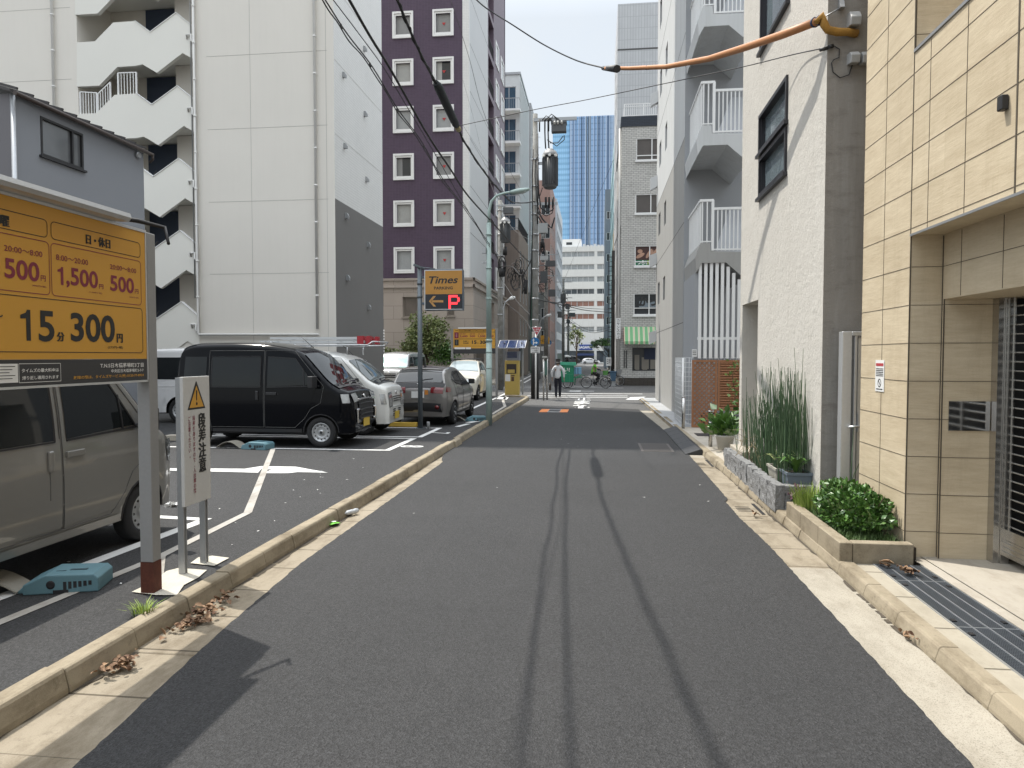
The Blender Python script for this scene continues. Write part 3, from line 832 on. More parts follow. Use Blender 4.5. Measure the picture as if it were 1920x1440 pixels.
# white building with balconies
Yw = 76.0
wxr = px_x(990, Yw+9, 300); wz = px_z(140, Yw, 965); wxl = px_x(952, Yw, 300)
WRIB = mat('white_rib', (.62,.64,.64), .5)
t = block('balcony_building', 'slim white building with stacked balconies rising behind the brown building', wxl-4, wxr, Yw, Yw+10, wz, WRIB,
          [(wxr-1.9, 1.2+3.35*k, 1.5, 2.3) for k in range(3, 9)], [], glass=GLASS_B)
for k in range(3, 9):
    z = .9+3.35*k
    b = MB(WHITE); b.box(wxr-3.0, wxr+.15, Yw-1.1, Yw-.002, z-.25, z-.05); bo = b.build('balcony', t)
    r = MB(METAL)
    for q_ in range(14): r.box(wxr-3.0+.22*q_, wxr-2.97+.22*q_, Yw-1.1, Yw-1.07, z, z+1.0)
    r.box(wxr-3.0, wxr+.1, Yw-1.12, Yw-1.05, z+.98, z+1.04); r.box(wxr+.06, wxr+.10, Yw-1.1, Yw-.01, z+.98, z+1.04); r.build('railing', bo)
mb = MB(mat('rib_line', (.48,.50,.51), .5))
for k in range(12): mb.box(wxr+.002, wxr+.05, Yw+.2+.8*k, Yw+.32+.8*k, 8, wz-.4)
mb.build('cladding_rib', t)
mb = MB(METAL); mb.box(wxl-4, wxr+.1, Yw-.1, Yw+10, wz+.002, wz+.25); mb.build('roof_edge', t)
# grey slab, white rendered, terracotta, glass fronts further down the street
t = block('grey_tower', 'tall thin grey building edge beside the white balcony building', -16, px_x(997,90,300), 89, 96, px_z(193,89,990), mat('slab_grey', (.30,.30,.31), .7), [], [(90.5, 3+3.2*k, 1.6, 1.6) for k in range(9)])
t = block('white_building', 'white rendered building with grey window bays partly hidden by the utility pole', -16, px_x(1004,99,400), 98, 105, px_z(318,98,1000), mat('off_white', (.62,.60,.58), .8), [], [(99+2.2*i, 4+3.2*k, 1.3, 1.5) for i in range(3) for k in range(6)])
t = block('terracotta_building', 'terracotta pink building with sloping top edge behind the big transformer', -18, px_x(1034,110,400), 107, 120, px_z(338,107,1010), mat('terracotta', (.34,.215,.185), .8, 0, .5, .06, streak=.2),
          [(px_x(1022,107)-.6, px_z(400,107), 1.3, 1.6), (px_x(1022,107)-.6, px_z(445,107), 1.3, 1.6), (px_x(1022,107)-.6, px_z(490,107), 1.3, 1.6)], [(108.5+2.6*i, 4+3.3*k, 1.6, 1.7) for i in range(4) for k in range(6)])
t = block('office_building', 'pale blue grey glass fronted office at the end of the left row', -20, px_x(1049,135,450), 126, 146, px_z(372,126,1040), mat('pale_blue_clad', (.42,.47,.51), .4, .1), [], [(127+3.6*i, 3+3.2*k, 3.0, 2.0) for i in range(5) for k in range(8)], glass=GLASS_B)
t = block('grey_building', 'dark grey low building behind the row of utility poles', -18, px_x(1022,84,600), 83.5, 88.2, px_z(548,83.5,1020), mat('grime_grey', (.19,.19,.185), .85, streak=.4), [(px_x(1014,83.5),3.6,.7,1.3),(px_x(1014,83.5),6.2,.7,1.3)], [(84.5, 3.4+2.4*k, 1.8, 1.2) for k in range(2)])
# ---- white office across the far end, glass tower behind
Yo = 190.0
WOFF = mat('white_office', (.62,.63,.62), .8, 0, .1, .05, 3, .04, streak=.25)
oz = px_z(462, Yo, 1090)
rows = [px_z(y, Yo, 1095) for y in (481, 505, 528, 551, 574, 598, 622, 645)]
cols = [px_x(x, Yo) for x in (1050, 1082, 1119, 1155)]
cols = [cols[0]-10.6, cols[0]-5.3] + cols
hw = [(x, z, 4.5, 1.35) for z in rows[:7] for x in cols]
t = thing('office_building', 'wide white office with rows of strip windows closing the far end of the street', 'building', (-4, Yo+8, .1))
mb = MB(WOFF)
gr = [(x, .3, 4.5, 3.0) for x in cols]
mb.wall((-24,Yo,0), (1,0,0), 50, oz, [(a+24,b,a+24+c,b+d) for a, b, c, d in hw+gr], .35, (0,-1,0))
mb.quad((-24,Yo,oz),(26,Yo,oz),(26,Yo+15,oz),(-24,Yo+15,oz)); mb.quad((-24,Yo,0),(-24,Yo+15,0),(-24,Yo+15,oz),(-24,Yo,oz)); mb.quad((26,Yo,0),(26,Yo+15,0),(26,Yo+15,oz),(26,Yo,oz))
mb.build('wall', t)
mb = MB(WHITE); mb.box(px_x(1045,Yo)-3, px_x(1089,Yo), Yo+1, Yo+8, oz+.003, oz+2.1); po = mb.build('penthouse', t)
g = MB(GLASS_D); g.box(px_x(1061,Yo), px_x(1072,Yo), Yo+.96, Yo+.995, oz+.6, oz+1.3); g.build('pane', po)
for k in range(9):
    mb = MB(ALU); x = px_x(1092,Yo)+.95*k; mb.box(x, x+.7, Yo+.6, Yo+1.2, oz+.003, oz+.45+.25*(k % 3 == 0)); mb.build('roof_unit', t)
BL = [glass_mat('office_blind', (.26,.28,.29), .25), glass_mat('office_glass', (.05,.06,.07)), glass_mat('office_brown', (.24,.12,.09), .3)]
for i, (a, b, c, d) in enumerate(hw):
    r = i//len(cols)
    f = MB(ALU)
    for q_ in range(4): f.box(a+q_*1.46, a+q_*1.46+.09, Yo+.22, Yo+.30, b, b+d)
    f.box(a, a+c, Yo+.22, Yo+.30, b+d-.08, b+d)
    fo = f.build('window_frame', t)
    g = MB(BL[1] if r == 3 else BL[2] if r in (4, 5) else BL[0]); g.quad((a,Yo+.29,b),(a+c,Yo+.29,b),(a+c,Yo+.29,b+d),(a,Yo+.29,b+d)); g.build('pane', fo)
for a, b, c, d in gr:
    g = MB(BL[1]); g.quad((a,Yo+.3,b),(a+c,Yo+.3,b),(a+c,Yo+.3,b+d),(a,Yo+.3,b+d)); g.build('shop_window', t)
t = thing('shop_sign', 'blue shop sign reading SAGAWA in white letters on the far white office', 'sign', (px_x(1098,Yo), Yo-.3, 3.2))
xa, xb, za, zb = px_x(1086,Yo), px_x(1111,Yo), px_z(656,Yo), px_z(646,Yo)
mb = MB(mat('sign_blue', (.02,.06,.28), .4)); mb.box(xa, xb, Yo-.35, Yo-.002, za, zb); mb.build('panel', t)
mb = MB(WHITE); mb.text('SAGAWA', .95, ((xa+xb)/2, Yo-.352, za+.36), (1,0,0), (0,0,1), .03, 'C', .9, .01); mb.build('lettering', t)
t = thing('awning', 'dark blue shop awning under the SAGAWA sign', 'awning', (px_x(1098,Yo), Yo-.5, 2.4))
mb = MB(mat('awning_blue', (.015,.03,.09), .7)); mb.prism([(Yo-.002,2.65),(Yo-1.3,2.2),(Yo-1.3,1.95),(Yo-.002,2.3)], 'x', px_x(1083,Yo), px_x(1114,Yo)); mb.build('canopy', t)
# tower: reflected sky and haze put into the glass colours
m, nt_, bs = new_mat('tower_glass')
sp = nt_.nodes.new('ShaderNodeSeparateXYZ'); nt_.links.new(position(nt_), sp.inputs[0])
cx = nt_.nodes.new('ShaderNodeCombineXYZ'); nt_.links.new(sp.outputs[0], cx.inputs[0])
n1 = noise(nt_, cx.outputs[0], .55, 6, .8); n2 = noise(nt_, cx.outputs[0], .07, 2)
mo = nt_.nodes.new('ShaderNodeMath'); mo.operation = 'PINGPONG'; mo.inputs[1].default_value = 2.1; nt_.links.new(sp.outputs[2], mo.inputs[0])
c = mixc(nt_, ramp(nt_, n1, .36, .66), (.20,.33,.54), (.48,.62,.80))
c = mixc(nt_, ramp(nt_, n2, .40, .60, 0, .75), c, (.24,.44,.70))
c = mixc(nt_, ramp(nt_, mo.outputs[0], .2, .7, .35, 0), c, (.05,.10,.22))
nt_.links.new(c, bs.inputs['Base Color']); bs.inputs['Roughness'].default_value = .25; bs.inputs['Specular IOR Level'].default_value = .35
TOW = m
m, nt_, bs = new_mat('tower_band_glass')
sp = nt_.nodes.new('ShaderNodeSeparateXYZ'); nt_.links.new(position(nt_), sp.inputs[0])
mo = nt_.nodes.new('ShaderNodeMath'); mo.operation = 'PINGPONG'; mo.inputs[1].default_value = 2.1; nt_.links.new(sp.outputs[2], mo.inputs[0])
m3 = nt_.nodes.new('ShaderNodeMath'); m3.operation = 'PINGPONG'; m3.inputs[1].default_value = .8; nt_.links.new(sp.outputs[0], m3.inputs[0])
c = mixc(nt_, ramp(nt_, mo.outputs[0], .5, 1.2), (.24,.46,.68), (.34,.60,.84))
c = mixc(nt_, ramp(nt_, m3.outputs[0], .05, .2, .4, 0), c, (.14,.28,.46))
cz = nt_.nodes.new('ShaderNodeCombineXYZ'); nt_.links.new(sp.outputs[2], cz.inputs[2])
c = mixc(nt_, ramp(nt_, noise(nt_, cz.outputs[0], .12, 3), .45, .6, 0, .6), c, (.22,.42,.62))
nt_.links.new(c, bs.inputs['Base Color']); bs.inputs['Roughness'].default_value = .2; bs.inputs['Specular IOR Level'].default_value = .4
TOWB = m
t = thing('glass_tower', 'very tall blue glass skyscraper with vertical stripes beyond the white office', 'skyscraper', (-10, 580, 0))
Yt = 560.0; tz = px_z(217, Yt)
mb = MB(TOW); mb.box(px_x(1068,Yt,300), px_x(1190,Yt,300), Yt, Yt+40, 0, tz); mb.build('facade', t)
mb = MB(TOWB); mb.box(px_x(1036,Yt,300), px_x(1067.5,Yt,300), Yt+2, Yt+40, 0, tz-.6); mb.build('side_facade', t)
mb = MB(mat('fin_pale', (.52,.64,.78), .4))
for k in range(46):
    x = px_x(1068,Yt,300)+RND.random()*50; mb.box(x, x+.35, Yt-.5, Yt-.01, 0, tz-.2)
mb.build('fin', t)
mb = MB(mat('fin_dark', (.17,.26,.42), .4))
for k in range(34):
    x = px_x(1068,Yt,300)+RND.random()*50; mb.box(x, x+.5, Yt-.4, Yt-.01, 0, tz-.2)
mb.build('fin', t)
# ================================================================ right side buildings
# ---- beige stone clad building
BX, BY0, BY1 = 2.72, 6.68, 7.82
m, nt_, bs = new_mat('beige_stone_panel')
p_ = position(nt_)
w_ = noise(nt_, p_, 1.6, 6, .65, (1.5, 1.5, 9)); w2_ = noise(nt_, p_, 2.0, 5, .7, (3, 3, 30)); w3_ = noise(nt_, p_, 260, 2)
c = mixc(nt_, ramp(nt_, w_, .3, .7), (.51,.42,.29), (.63,.535,.385))
c = mixc(nt_, ramp(nt_, w2_, .50, .72, 0, .35), c, (.43,.335,.215))
c = mixc(nt_, ramp(nt_, w3_, .55, .7, 0, .25), c, (.30,.235,.15))
sp = nt_.nodes.new('ShaderNodeSeparateXYZ'); nt_.links.new(p_, sp.inputs[0]); cl = []
for ax_, sz_, of_ in ((1, .62, .1), (2, .334, .32)):
    a_ = nt_.nodes.new('ShaderNodeMath'); a_.operation = 'ADD'; a_.inputs[1].default_value = of_; nt_.links.new(sp.outputs[ax_], a_.inputs[0])
    b_ = nt_.nodes.new('ShaderNodeMath'); b_.operation = 'DIVIDE'; b_.inputs[1].default_value = sz_; nt_.links.new(a_.outputs[0], b_.inputs[0])
    f_ = nt_.nodes.new('ShaderNodeMath'); f_.operation = 'FLOOR'; nt_.links.new(b_.outputs[0], f_.inputs[0]); cl.append(f_)
cb2 = nt_.nodes.new('ShaderNodeCombineXYZ'); nt_.links.new(cl[0].outputs[0], cb2.inputs[0]); nt_.links.new(cl[1].outputs[0], cb2.inputs[1])
wn_ = nt_.nodes.new('ShaderNodeTexWhiteNoise'); nt_.links.new(cb2.outputs[0], wn_.inputs[0])
c = mixc(nt_, ramp(nt_, wn_.outputs[0], 0, 1, 0, .8), c, mixc(nt_, 1.0, c, (.87,.855,.83), 'MULTIPLY'))
lo_ = noise(nt_, p_, 1.5, 6, .75, (3, 3, .4))
c = mixc(nt_, ramp(nt_, lo_, .52, .72, 0, .35), c, mixc(nt_, 1.0, c, (.72,.69,.65), 'MULTIPLY'))
nt_.links.new(c, bs.inputs['Base Color']); bs.inputs['Roughness'].default_value = .65
bump(nt_, bs, w2_, .25, .010)
BEIGE = m
j0, j1 = gz(1736,1033,.09), gz(1765,1047,.09)
j2 = gz(1850,1049,.09)
NX, NY = j0.x, j1.y                       # niche wall plane and its near edge
GXX = j2.x+.04                             # grille plane
zl0, zl1 = gx(1703,443,BX).z, gx(1775,560,NX).z
zled = gx(1711,104,BX).z
tB = t = thing('beige_building', 'beige stone clad building with dark joints and a steel roller grille in its recess', 'building', (4.5, 4, .09))
mb = MB(BEIGE)
mb.quad((BX,BY1,0),(BX,BY0,0),(BX,BY0,12),(BX,BY1,12))                       # pier
mb.quad((BX,BY1,0),(BX,BY1,12),(9,BY1,12),(9,BY1,0))
mb.quad((BX,BY0,0),(NX,BY0,0),(NX,BY0,zl0),(BX,BY0,zl0))                      # jamb
mb.quad((BX,BY0,zled),(4.4,BY0,zled),(4.4,BY0,12),(BX,BY0,12))                # side of the balcony opening
mb.quad((BX,-8,zl0),(BX,BY0,zl0),(BX,BY0,zled),(BX,-8,zled))                  # upper wall
mb.quad((BX,-8,zl0),(NX+.2,-8,zl0),(NX+.2,BY0,zl0),(BX,BY0,zl0))              # soffit
mb.quad((BX,-8,zled),(BX,BY0,zled),(BX+.2,BY0,zled),(BX+.2,-8,zled))
mb.quad((BX+.2,-8,zled),(BX+.2,BY0,zled),(BX+.2,BY0,zled-1),(BX+.2,-8,zled-1))
mb.quad((4.4,-8,zled-1),(4.4,BY0,zled-1),(4.4,BY0,12),(4.4,-8,12))
mb.quad((BX,-8,zled-1.001),(4.4,-8,zled-1.001),(4.4,BY0,zled-1.001),(BX,BY0,zled-1.001))
mb.wall((NX,NY,0), (0,1,0), BY0-NY, zl0, (), .1, (-1,0,0))                    # lit strip
mb.quad((NX,-8,zl1),(NX,NY,zl1),(NX,NY,zl0),(NX,-8,zl0))                      # lintel
mb.quad((NX,-8,zl1),(GXX+.3,-8,zl1),(GXX+.3,NY,zl1),(NX,NY,zl1))
mb.quad((NX,NY,0),(GXX+.3,NY,0),(GXX+.3,NY,zl1),(NX,NY,zl1))                  # niche face
mb.quad((BX,-8,9.0),(BX,BY0,9.0),(BX,BY0,12),(BX,-8,12)); mb.quad((BX,-8,9.0),(4.4,-8,9.0),(4.4,BY0,9.0),(BX,BY0,9.0))
mb.quad((BX,-8,12),(9,-8,12),(9,BY1,12),(BX,BY1,12))
mb.build('wall', t)
JOINT = mat('dark_joint', (.085,.068,.048), .8, fineamt=0)
mb = MB(JOINT)
zk0 = gx(1698,643.75,BX).z; dzk = .334
k = -8
while True:
    z = zk0+dzk*k; k += 1
    if z > 11: break
    if z < .12: continue
    mb.box(BX-.0025, BX+.004, BY0, BY1, z-.0022, z+.0022)
    if zl0+.03 < z < zled-.02 or z > 9: mb.box(BX-.0025, BX+.004, -8, BY0-.01, z-.0022, z+.0022)
    if z < zl0-.02: mb.box(BX+.01, NX-.006, BY0-.0025, BY0+.004, z-.0022, z+.0022); mb.box(NX-.0025, NX+.004, NY, BY0-.006, z-.0022, z+.0022)
    if z < zl1-.02: mb.box(NX+.006, GXX-.05, NY-.0025, NY+.004, z-.0022, z+.0022)
    elif z < zl0-.02: mb.box(NX-.0025, NX+.004, -8, NY-.01, z-.0022, z+.0022)
    if z > zled+.1: mb.box(BX+.01, 4.39, BY0-.0025, BY0+.004, z-.0022, z+.0022); mb.box(4.3975, 4.404, -8, BY0-.02, z-.0022, z+.0022)
yv = gx(1661,300,BX).y
mb.box(BX-.0025, BX+.004, yv-.003, yv+.003, .1, 12)
mb.box(BX-.004, BX+.01, BY0-.003, BY0+.009, zl0, 12); mb.box(BX-.004, BX+.006, BY0-.004, BY0+.006, 0, zl0)
for x in (1741, 1809): y = gx(x,330,BX).y; mb.box(BX-.0025, BX+.004, y-.003, y+.003, zl0+.01, zled-.01)
yy = gx(1904,300,BX).y
for q_ in range(5): mb.box(BX-.004, BX+.004, yy-.012-.95*q_, yy+.004-.95*q_, zl0+.01, zled-.01)
mb.box(NX-.005, NX+.004, BY0-.012, BY0-.002, 0, zl0-.01); mb.box(NX-.004, NX+.005, NY-.004, NY+.005, 0, zl1)
for q_ in range(7): y = NY-.28-.62*q_; mb.box(NX-.0025, NX+.004, y-.003, y+.003, zl1+.01, zl0-.01)
mb.build('joint', t)
mb = MB(METAL); mb.box(BX-.012, BX+.22, -8, BY0-.002, zled+.002, zled+.03); mb.box(BX-.012, BX-.002, -8, BY0-.002, zl0-.012, zl0+.008); mb.build('edge_trim', t)
mb = MB(STEEL); mb.box(GXX-.05, GXX+.0, NY-.10, NY-.003, .09, zl1-.003); mb.box(GXX+.002, GXX+.07, NY-.12, NY-.05, .09, zl1-.003); mb.build('steel_jamb', t)
mb = MB(mat('dark_interior', (.02,.02,.02), .9)); mb.box(GXX+.9, GXX+.95, -6, NY, .09, zl1+.1); mb.box(GXX+.05, GXX+.9, NY-.008, NY-.004, .09, zl1); mb.build('garage_interior', t)
g = MB(STEEL)
z = .42
while z < zl1-.02:
    g.cyl((GXX+.06,NY-.12,z), (GXX+.06,-2.5,z), .0085, n=6, caps=False); z += .078
for q_ in range(10):
    y = NY-.16-.55*q_; g.box(GXX+.04, GXX+.05, y-.012, y+.012, .3, zl1)
g.box(GXX+.03, GXX+.09, -2.5, NY-.12, .16, .30); g.box(GXX+.035, GXX+.085, -2.5, NY-.12, .302, .39)
for q_ in range(3): g.box(GXX+.022, GXX+.03, -2.5, NY-.12, .18+.04*q_, .20+.04*q_)
g.build('roller_grille', t)
p0, p1 = gy(1778,752,NY), gy(1854,808,NY)
mb = MB(mat('mirror_steel', (.62,.62,.62), .08, 1.0, fineamt=0, bigamt=0)); mb.box(p0.x, p1.x, NY-.014, NY-.003, p1.z, p0.z); mb.build('mailbox_plate', t)
p = gx(1888,193,BX); mb = MB(BLACKP); mb.box(BX-.05, BX-.002, p.y-.03, p.y+.03, p.z-.05, p.z+.05); mb.build('wall_lamp', t, bevel=.006)
# notice on the pier
a, b = gx(1643,675,BX), gx(1658,735,BX)
t = thing('notice', 'small white no smoking notice stuck on the beige pier', 'notice', (BX, a.y, b.z))
PAPER = mat('white_paper', (.72,.72,.71), .6, fineamt=0)
mb = MB(PAPER); mb.box(BX-.006, BX-.0028, b.y, a.y, b.z, a.z); mb.build('sheet', t)
INK = mat('black_ink', (.02,.02,.02), .6, fineamt=0); INKR = mat('red_ink', (.42,.05,.06), .6, fineamt=0)
cyy = (a.y+b.y)/2; hh = a.z-b.z
mb = MB(INKR); mb.box(BX-.0075, BX-.0062, b.y+.015, a.y-.015, a.z-.19*hh, a.z-.10*hh); mb.build('heading', t)
mb = MB(INK)
for q_ in range(5): mb.box(BX-.0075, BX-.0062, b.y+.02, a.y-.02, a.z-(.29+.055*q_)*hh, a.z-(.265+.055*q_)*hh)
n_ = 16
for q_ in range(n_):
    a0, a1 = 2*math.pi*q_/n_, 2*math.pi*(q_+1)/n_; r0, r1 = .032, .042; zc = b.z+.27*hh
    mb.quad((BX-.007,cyy-r0*math.cos(a0),zc+r0*math.sin(a0)),(BX-.007,cyy-r1*math.cos(a0),zc+r1*math.sin(a0)),(BX-.007,cyy-r1*math.cos(a1),zc+r1*math.sin(a1)),(BX-.007,cyy-r0*math.cos(a1),zc+r0*math.sin(a1)))
mb.bar((BX-.007,cyy+.028,zc+.028),(BX-.007,cyy-.028,zc-.028), .002, .009, (0,0,1)); mb.box(BX-.0075, BX-.0062, b.y+.03, a.y-.03, b.z+.06*hh, b.z+.09*hh)
mb.build('print', t)
# ---- white stucco building
SY0 = 8.4; SX = gy(1541,700,SY0).x
SY1 = gx(1388,600,SX).y
m, nt_, bs = new_mat('white_stucco')
p_ = position(nt_)
n1 = noise(nt_, p_, 9, 6, .75); n2 = noise(nt_, p_, 1.1, 5, .7); n3 = noise(nt_, p_, 1.0, 6, .75, (4, 4, .3))
c = mixc(nt_, n2, (.47,.445,.40), (.58,.555,.51))
c = mixc(nt_, ramp(nt_, n3, .52, .75, 0, .35), c, (.40,.37,.32))
nt_.links.new(c, bs.inputs['Base Color']); bs.inputs['Roughness'].default_value = .9
bump(nt_, bs, n1, .6, .03)
STUC = m
m, nt_, bs = new_mat('shaded_stained_stucco')
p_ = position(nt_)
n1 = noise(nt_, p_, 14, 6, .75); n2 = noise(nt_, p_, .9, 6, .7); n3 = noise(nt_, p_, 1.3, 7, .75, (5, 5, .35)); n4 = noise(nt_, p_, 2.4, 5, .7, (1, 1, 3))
c = mixc(nt_, n2, (.21,.195,.175), (.29,.27,.245))  # darker than the street face: end wall shade put into colour under stains
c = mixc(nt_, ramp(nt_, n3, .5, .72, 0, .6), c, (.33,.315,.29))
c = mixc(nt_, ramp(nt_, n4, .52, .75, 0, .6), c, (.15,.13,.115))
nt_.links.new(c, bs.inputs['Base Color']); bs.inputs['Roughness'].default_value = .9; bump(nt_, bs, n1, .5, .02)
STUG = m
t = thing('stucco_building', 'white rough stucco building with two dark framed windows and a stained end wall coloured darker for shade', 'building', (4.2, 10.8, .085))
def hole(px, X): # picture corners on the street wall -> (y,z) rectangle
    ps = [gx(x, y, X) for x, y in px]
    return (sum(p.y for p in (ps[0], ps[3]))/2, sum(p.z for p in (ps[2], ps[3]))/2, sum(p.y for p in (ps[1], ps[2]))/2, sum(p.z for p in (ps[0], ps[1]))/2)
W1 = hole([(1425,217),(1478,143),(1478,225),(1425,290)], SX); W2 = hole([(1425,297),(1476,240),(1476,322),(1425,371)], SX)
W3 = (W1[0], W2[3]+1.65, W1[2]+.0, W2[3]+3.3)
dr = (gx(1392,600,SX).y, 0, gx(1421,600,SX).y, gx(1421,562,SX).z)
SH = 11.0
mb = MB(STUC)
hol = [(SY1-r[0], r[1], SY1-r[2], r[3]) for r in (W1, W2, W3, dr)]
mb.wall((SX,SY1,0), (0,-1,0), SY1-SY0, SH, hol[:3], .10, (-1,0,0)) if False else None
mb.wall((SX,SY1,0), (0,-1,0), SY1-SY0, SH, [hol[0], hol[1], hol[2]], .07, (-1,0,0)) if False else None
mb.wall((SX,SY1,0), (0,-1,0), SY1-SY0, SH, hol, .9, (-1,0,0), back=True)
mb.quad((SX,SY1,0),(9,SY1,0),(9,SY1,SH),(SX,SY1,SH)); mb.quad((SX,SY0,SH),(9,SY0,SH),(9,SY1,SH),(SX,SY1,SH))
mb.build('wall', t)
mb = MB(STUG); mb.quad((SX,SY0,0),(9,SY0,0),(9,SY0,SH),(SX,SY0,SH)); mb.build('end_wall', t)
FR = mat('dark_frame', (.035,.035,.04), .4, .3)
SGL = glass_mat('sky_glass', (.16,.20,.22), .06)
for r in (W1, W2, W3):
    y1, z0_, y0, z1 = r; y0, y1 = min(y0, y1), max(y0, y1)
    f = MB(FR); e = .055
    f.box(SX-.03, SX+.10, y0, y1, z0_, z0_+e); f.box(SX-.03, SX+.10, y0, y1, z1-e, z1); f.box(SX-.03, SX+.10, y0, y0+e, z0_+e, z1-e); f.box(SX-.03, SX+.10, y1-e, y1, z0_+e, z1-e)
    f.box(SX+.0, SX+.09, y0+e, y1-e, z0_+e, z0_+e+.03); f.box(SX+.0, SX+.09, y1-e-.03, y1-e, z0_+e+.03, z1-e); f.box(SX+.0, SX+.09, y0+e, y0+e+.03, z0_+e+.03, z1-e)
    f.box(SX-.06, SX+.02, y0-.03, y1+.06, z0_-.05, z0_-.002)
    o = f.build('window_frame', t)
    g = MB(SGL); g.quad((SX+.06,y1-e,z0_+e),(SX+.06,y0+e,z0_+e),(SX+.06,y0+e,z1-e),(SX+.06,y1-e,z1-e)); g.build('pane', o)
for (x0, x1, y0, y1) in ((1588,1607,27,52), (1588,1605,102,122), (1610,1626,102,122)):
    a, b = gy(x0,y0,SY0), gy(x1,y1,SY0)
    mb = MB(mat('hood_grey', (.40,.40,.39), .6)); mb.prism([(SY0+.01,b.z),(SY0-.13,b.z-.02),(SY0-.15,b.z+.06),(SY0-.09,a.z-.01),(SY0+.01,a.z)], 'x', a.x, b.x); mb.build('vent_hood', t, bevel=.006)
mb = MB(ALU); mb.box(gy(1575,800,SY0).x, 3.2, SY0-.03, SY0-.003, .085, .35); mb.build('base_trim', t)
# aluminium gate between the two buildings
GY = 8.15
t = thing('side_gate', 'aluminium side gate with lever handle between stucco building and beige pier', 'gate', (3.1, GY, .085))
gx0 = gy(1574,760,GY).x; gzt = gy(1590,622,GY).z
mb = MB(ALU)
mb.box(gx0, gx0+.10, GY-.06, GY+.06, .085, gzt); mb.box(gx0+.13, gx0+.16, GY-.05, GY+.05, .085, gzt-.04); mb.box(gx0+.10, 3.9, GY-.06, GY+.06, gzt-.045, gzt)
mb.box(gx0+.17, gx0+.24, GY-.035, GY+.03, .12, gzt-.06); mb.box(gx0+.24, 3.8, GY-.035, GY+.03, 1.02, 1.17); mb.box(gx0+.24, 3.8, GY-.035, GY+.03, gzt-.13, gzt-.06); mb.box(gx0+.24, 3.8, GY-.035, GY+.03, .12, .25)
mb.build('frame', t, bevel=.004)
mb = MB(mat('gate_panel', (.30,.30,.30), .3)); mb.box(gx0+.24, 3.8, GY-.008, GY+.008, .25, 1.02); mb.box(gx0+.24, 3.8, GY-.008, GY+.008, 1.17, gzt-.13); mb.build('panel', t)
mb = MB(ALU); mb.box(gx0+.175, gx0+.225, GY-.06, GY-.035, 1.05, 1.26); mb.tube([(gx0+.2,GY-.05,1.12),(gx0+.2,GY-.11,1.12),(gx0+.06,GY-.115,1.11)], .012, 8); mb.build('handle', t)
# ---- grey apartment with outside stairs
AX, AYn, AYf = 2.40, 20.8, 30.5
zp = gx(1298,222,AX).z
AWH = mat('pale_wall', (.56,.57,.57), .85, 0, .4, .05, 50, .03, .15, streak=.25)
AGR = mat('grey_wall', (.35,.345,.33), .85, 0, .4, .05, 50, .03, .15, streak=.25)
SHADEW = mat('stair_shade_grey', (.36,.37,.385), .85, 0, .4, .05)  # stair side greyer and cooler, its shade put into the colour
t = thing('grey_apartment', 'grey and white apartment block with slit windows and outside stair balconies', 'building', (4.6, 25.6, .09))
hs = []
for (x, y0, y1) in ((1239.5,-4,48),(1250,85,137),(1239.5,128,178),(1249,232,280),(1238,267,310),(1247,378,421),(1236.5,400,440),(1245,519,562),(1235,530,570)):
    a = gx(x-1.6, y0, AX); b = gx(x+1.6, y1, AX)
    hs.append((a.y, gx(x,y1,AX).z, b.y, gx(x,y0,AX).z))
def aw(z0, z1, mtl):
    mb = MB(mtl)
    hh = [(AYf-h[0], max(h[1], z0)-z0, AYf-h[2], min(h[3], z1)-z0) for h in hs if h[3] > z0 and h[1] < z1]
    mb.wall((AX,AYf,z0), (0,-1,0), AYf-AYn, z1-z0, hh, .10, (-1,0,0))
    mb.quad((AX,AYf,z0),(12,AYf,z0),(12,AYf,z1),(AX,AYf,z1))
    return mb
aw(0, zp, AGR).build('wall', t)
u = aw(zp, 24, AWH); u.quad((AX,AYn,24),(12,AYn,24),(12,AYf,24),(AX,AYf,24)); u.build('upper_wall', t)
mb = MB(SHADEW); mb.quad((AX,AYn,0),(12,AYn,0),(12,AYn,24),(AX,AYn,24)); mb.build('stair_wall', t)
for h in hs:
    g = MB(GLASS_D); g.quad((AX+.07,h[0],h[1]),(AX+.07,h[2],h[1]),(AX+.07,h[2],h[3]),(AX+.07,h[0],h[3])); g.build('slit_window', t)
mb = MB(SEAM)
for p in ((1229,500),(1227,626)): z = gx(*p,AX).z; mb.box(AX-.003, AX+.004, AYn, AYf, z-.01, z+.01)
for k in range(4): mb.box(AX-.003, AX+.004, AYn, AYf, zp+2.9*k-.008, zp+2.9*k+.008)
mb.build('joint', t)
for z in (gx(1229,212,AX).z, gx(1229,360,AX).z, gx(1228,500,AX).z, gx(1228,640,AX).z):
    mb = MB(ALU); mb.prism([(AX-.002,z),(AX-.28,z-.15),(AX-.28,z+.35),(AX-.002,z+.45)], 'y', AYf-.35, AYf-.05); mb.build('vent_hood', t)
bY = 18.4
pol = [(1316,235),(1334,235),(1335,250),(1402,250),(1402,303),(1364,271),(1318,273),(1308,291),(1306,262)]
pol = [(gy(x,y,bY).x, gy(x,y,bY).z) for x, y in pol]
zz = lambda y: gy(1340,y,bY).z
xx = lambda x: gy(x,250,bY).x
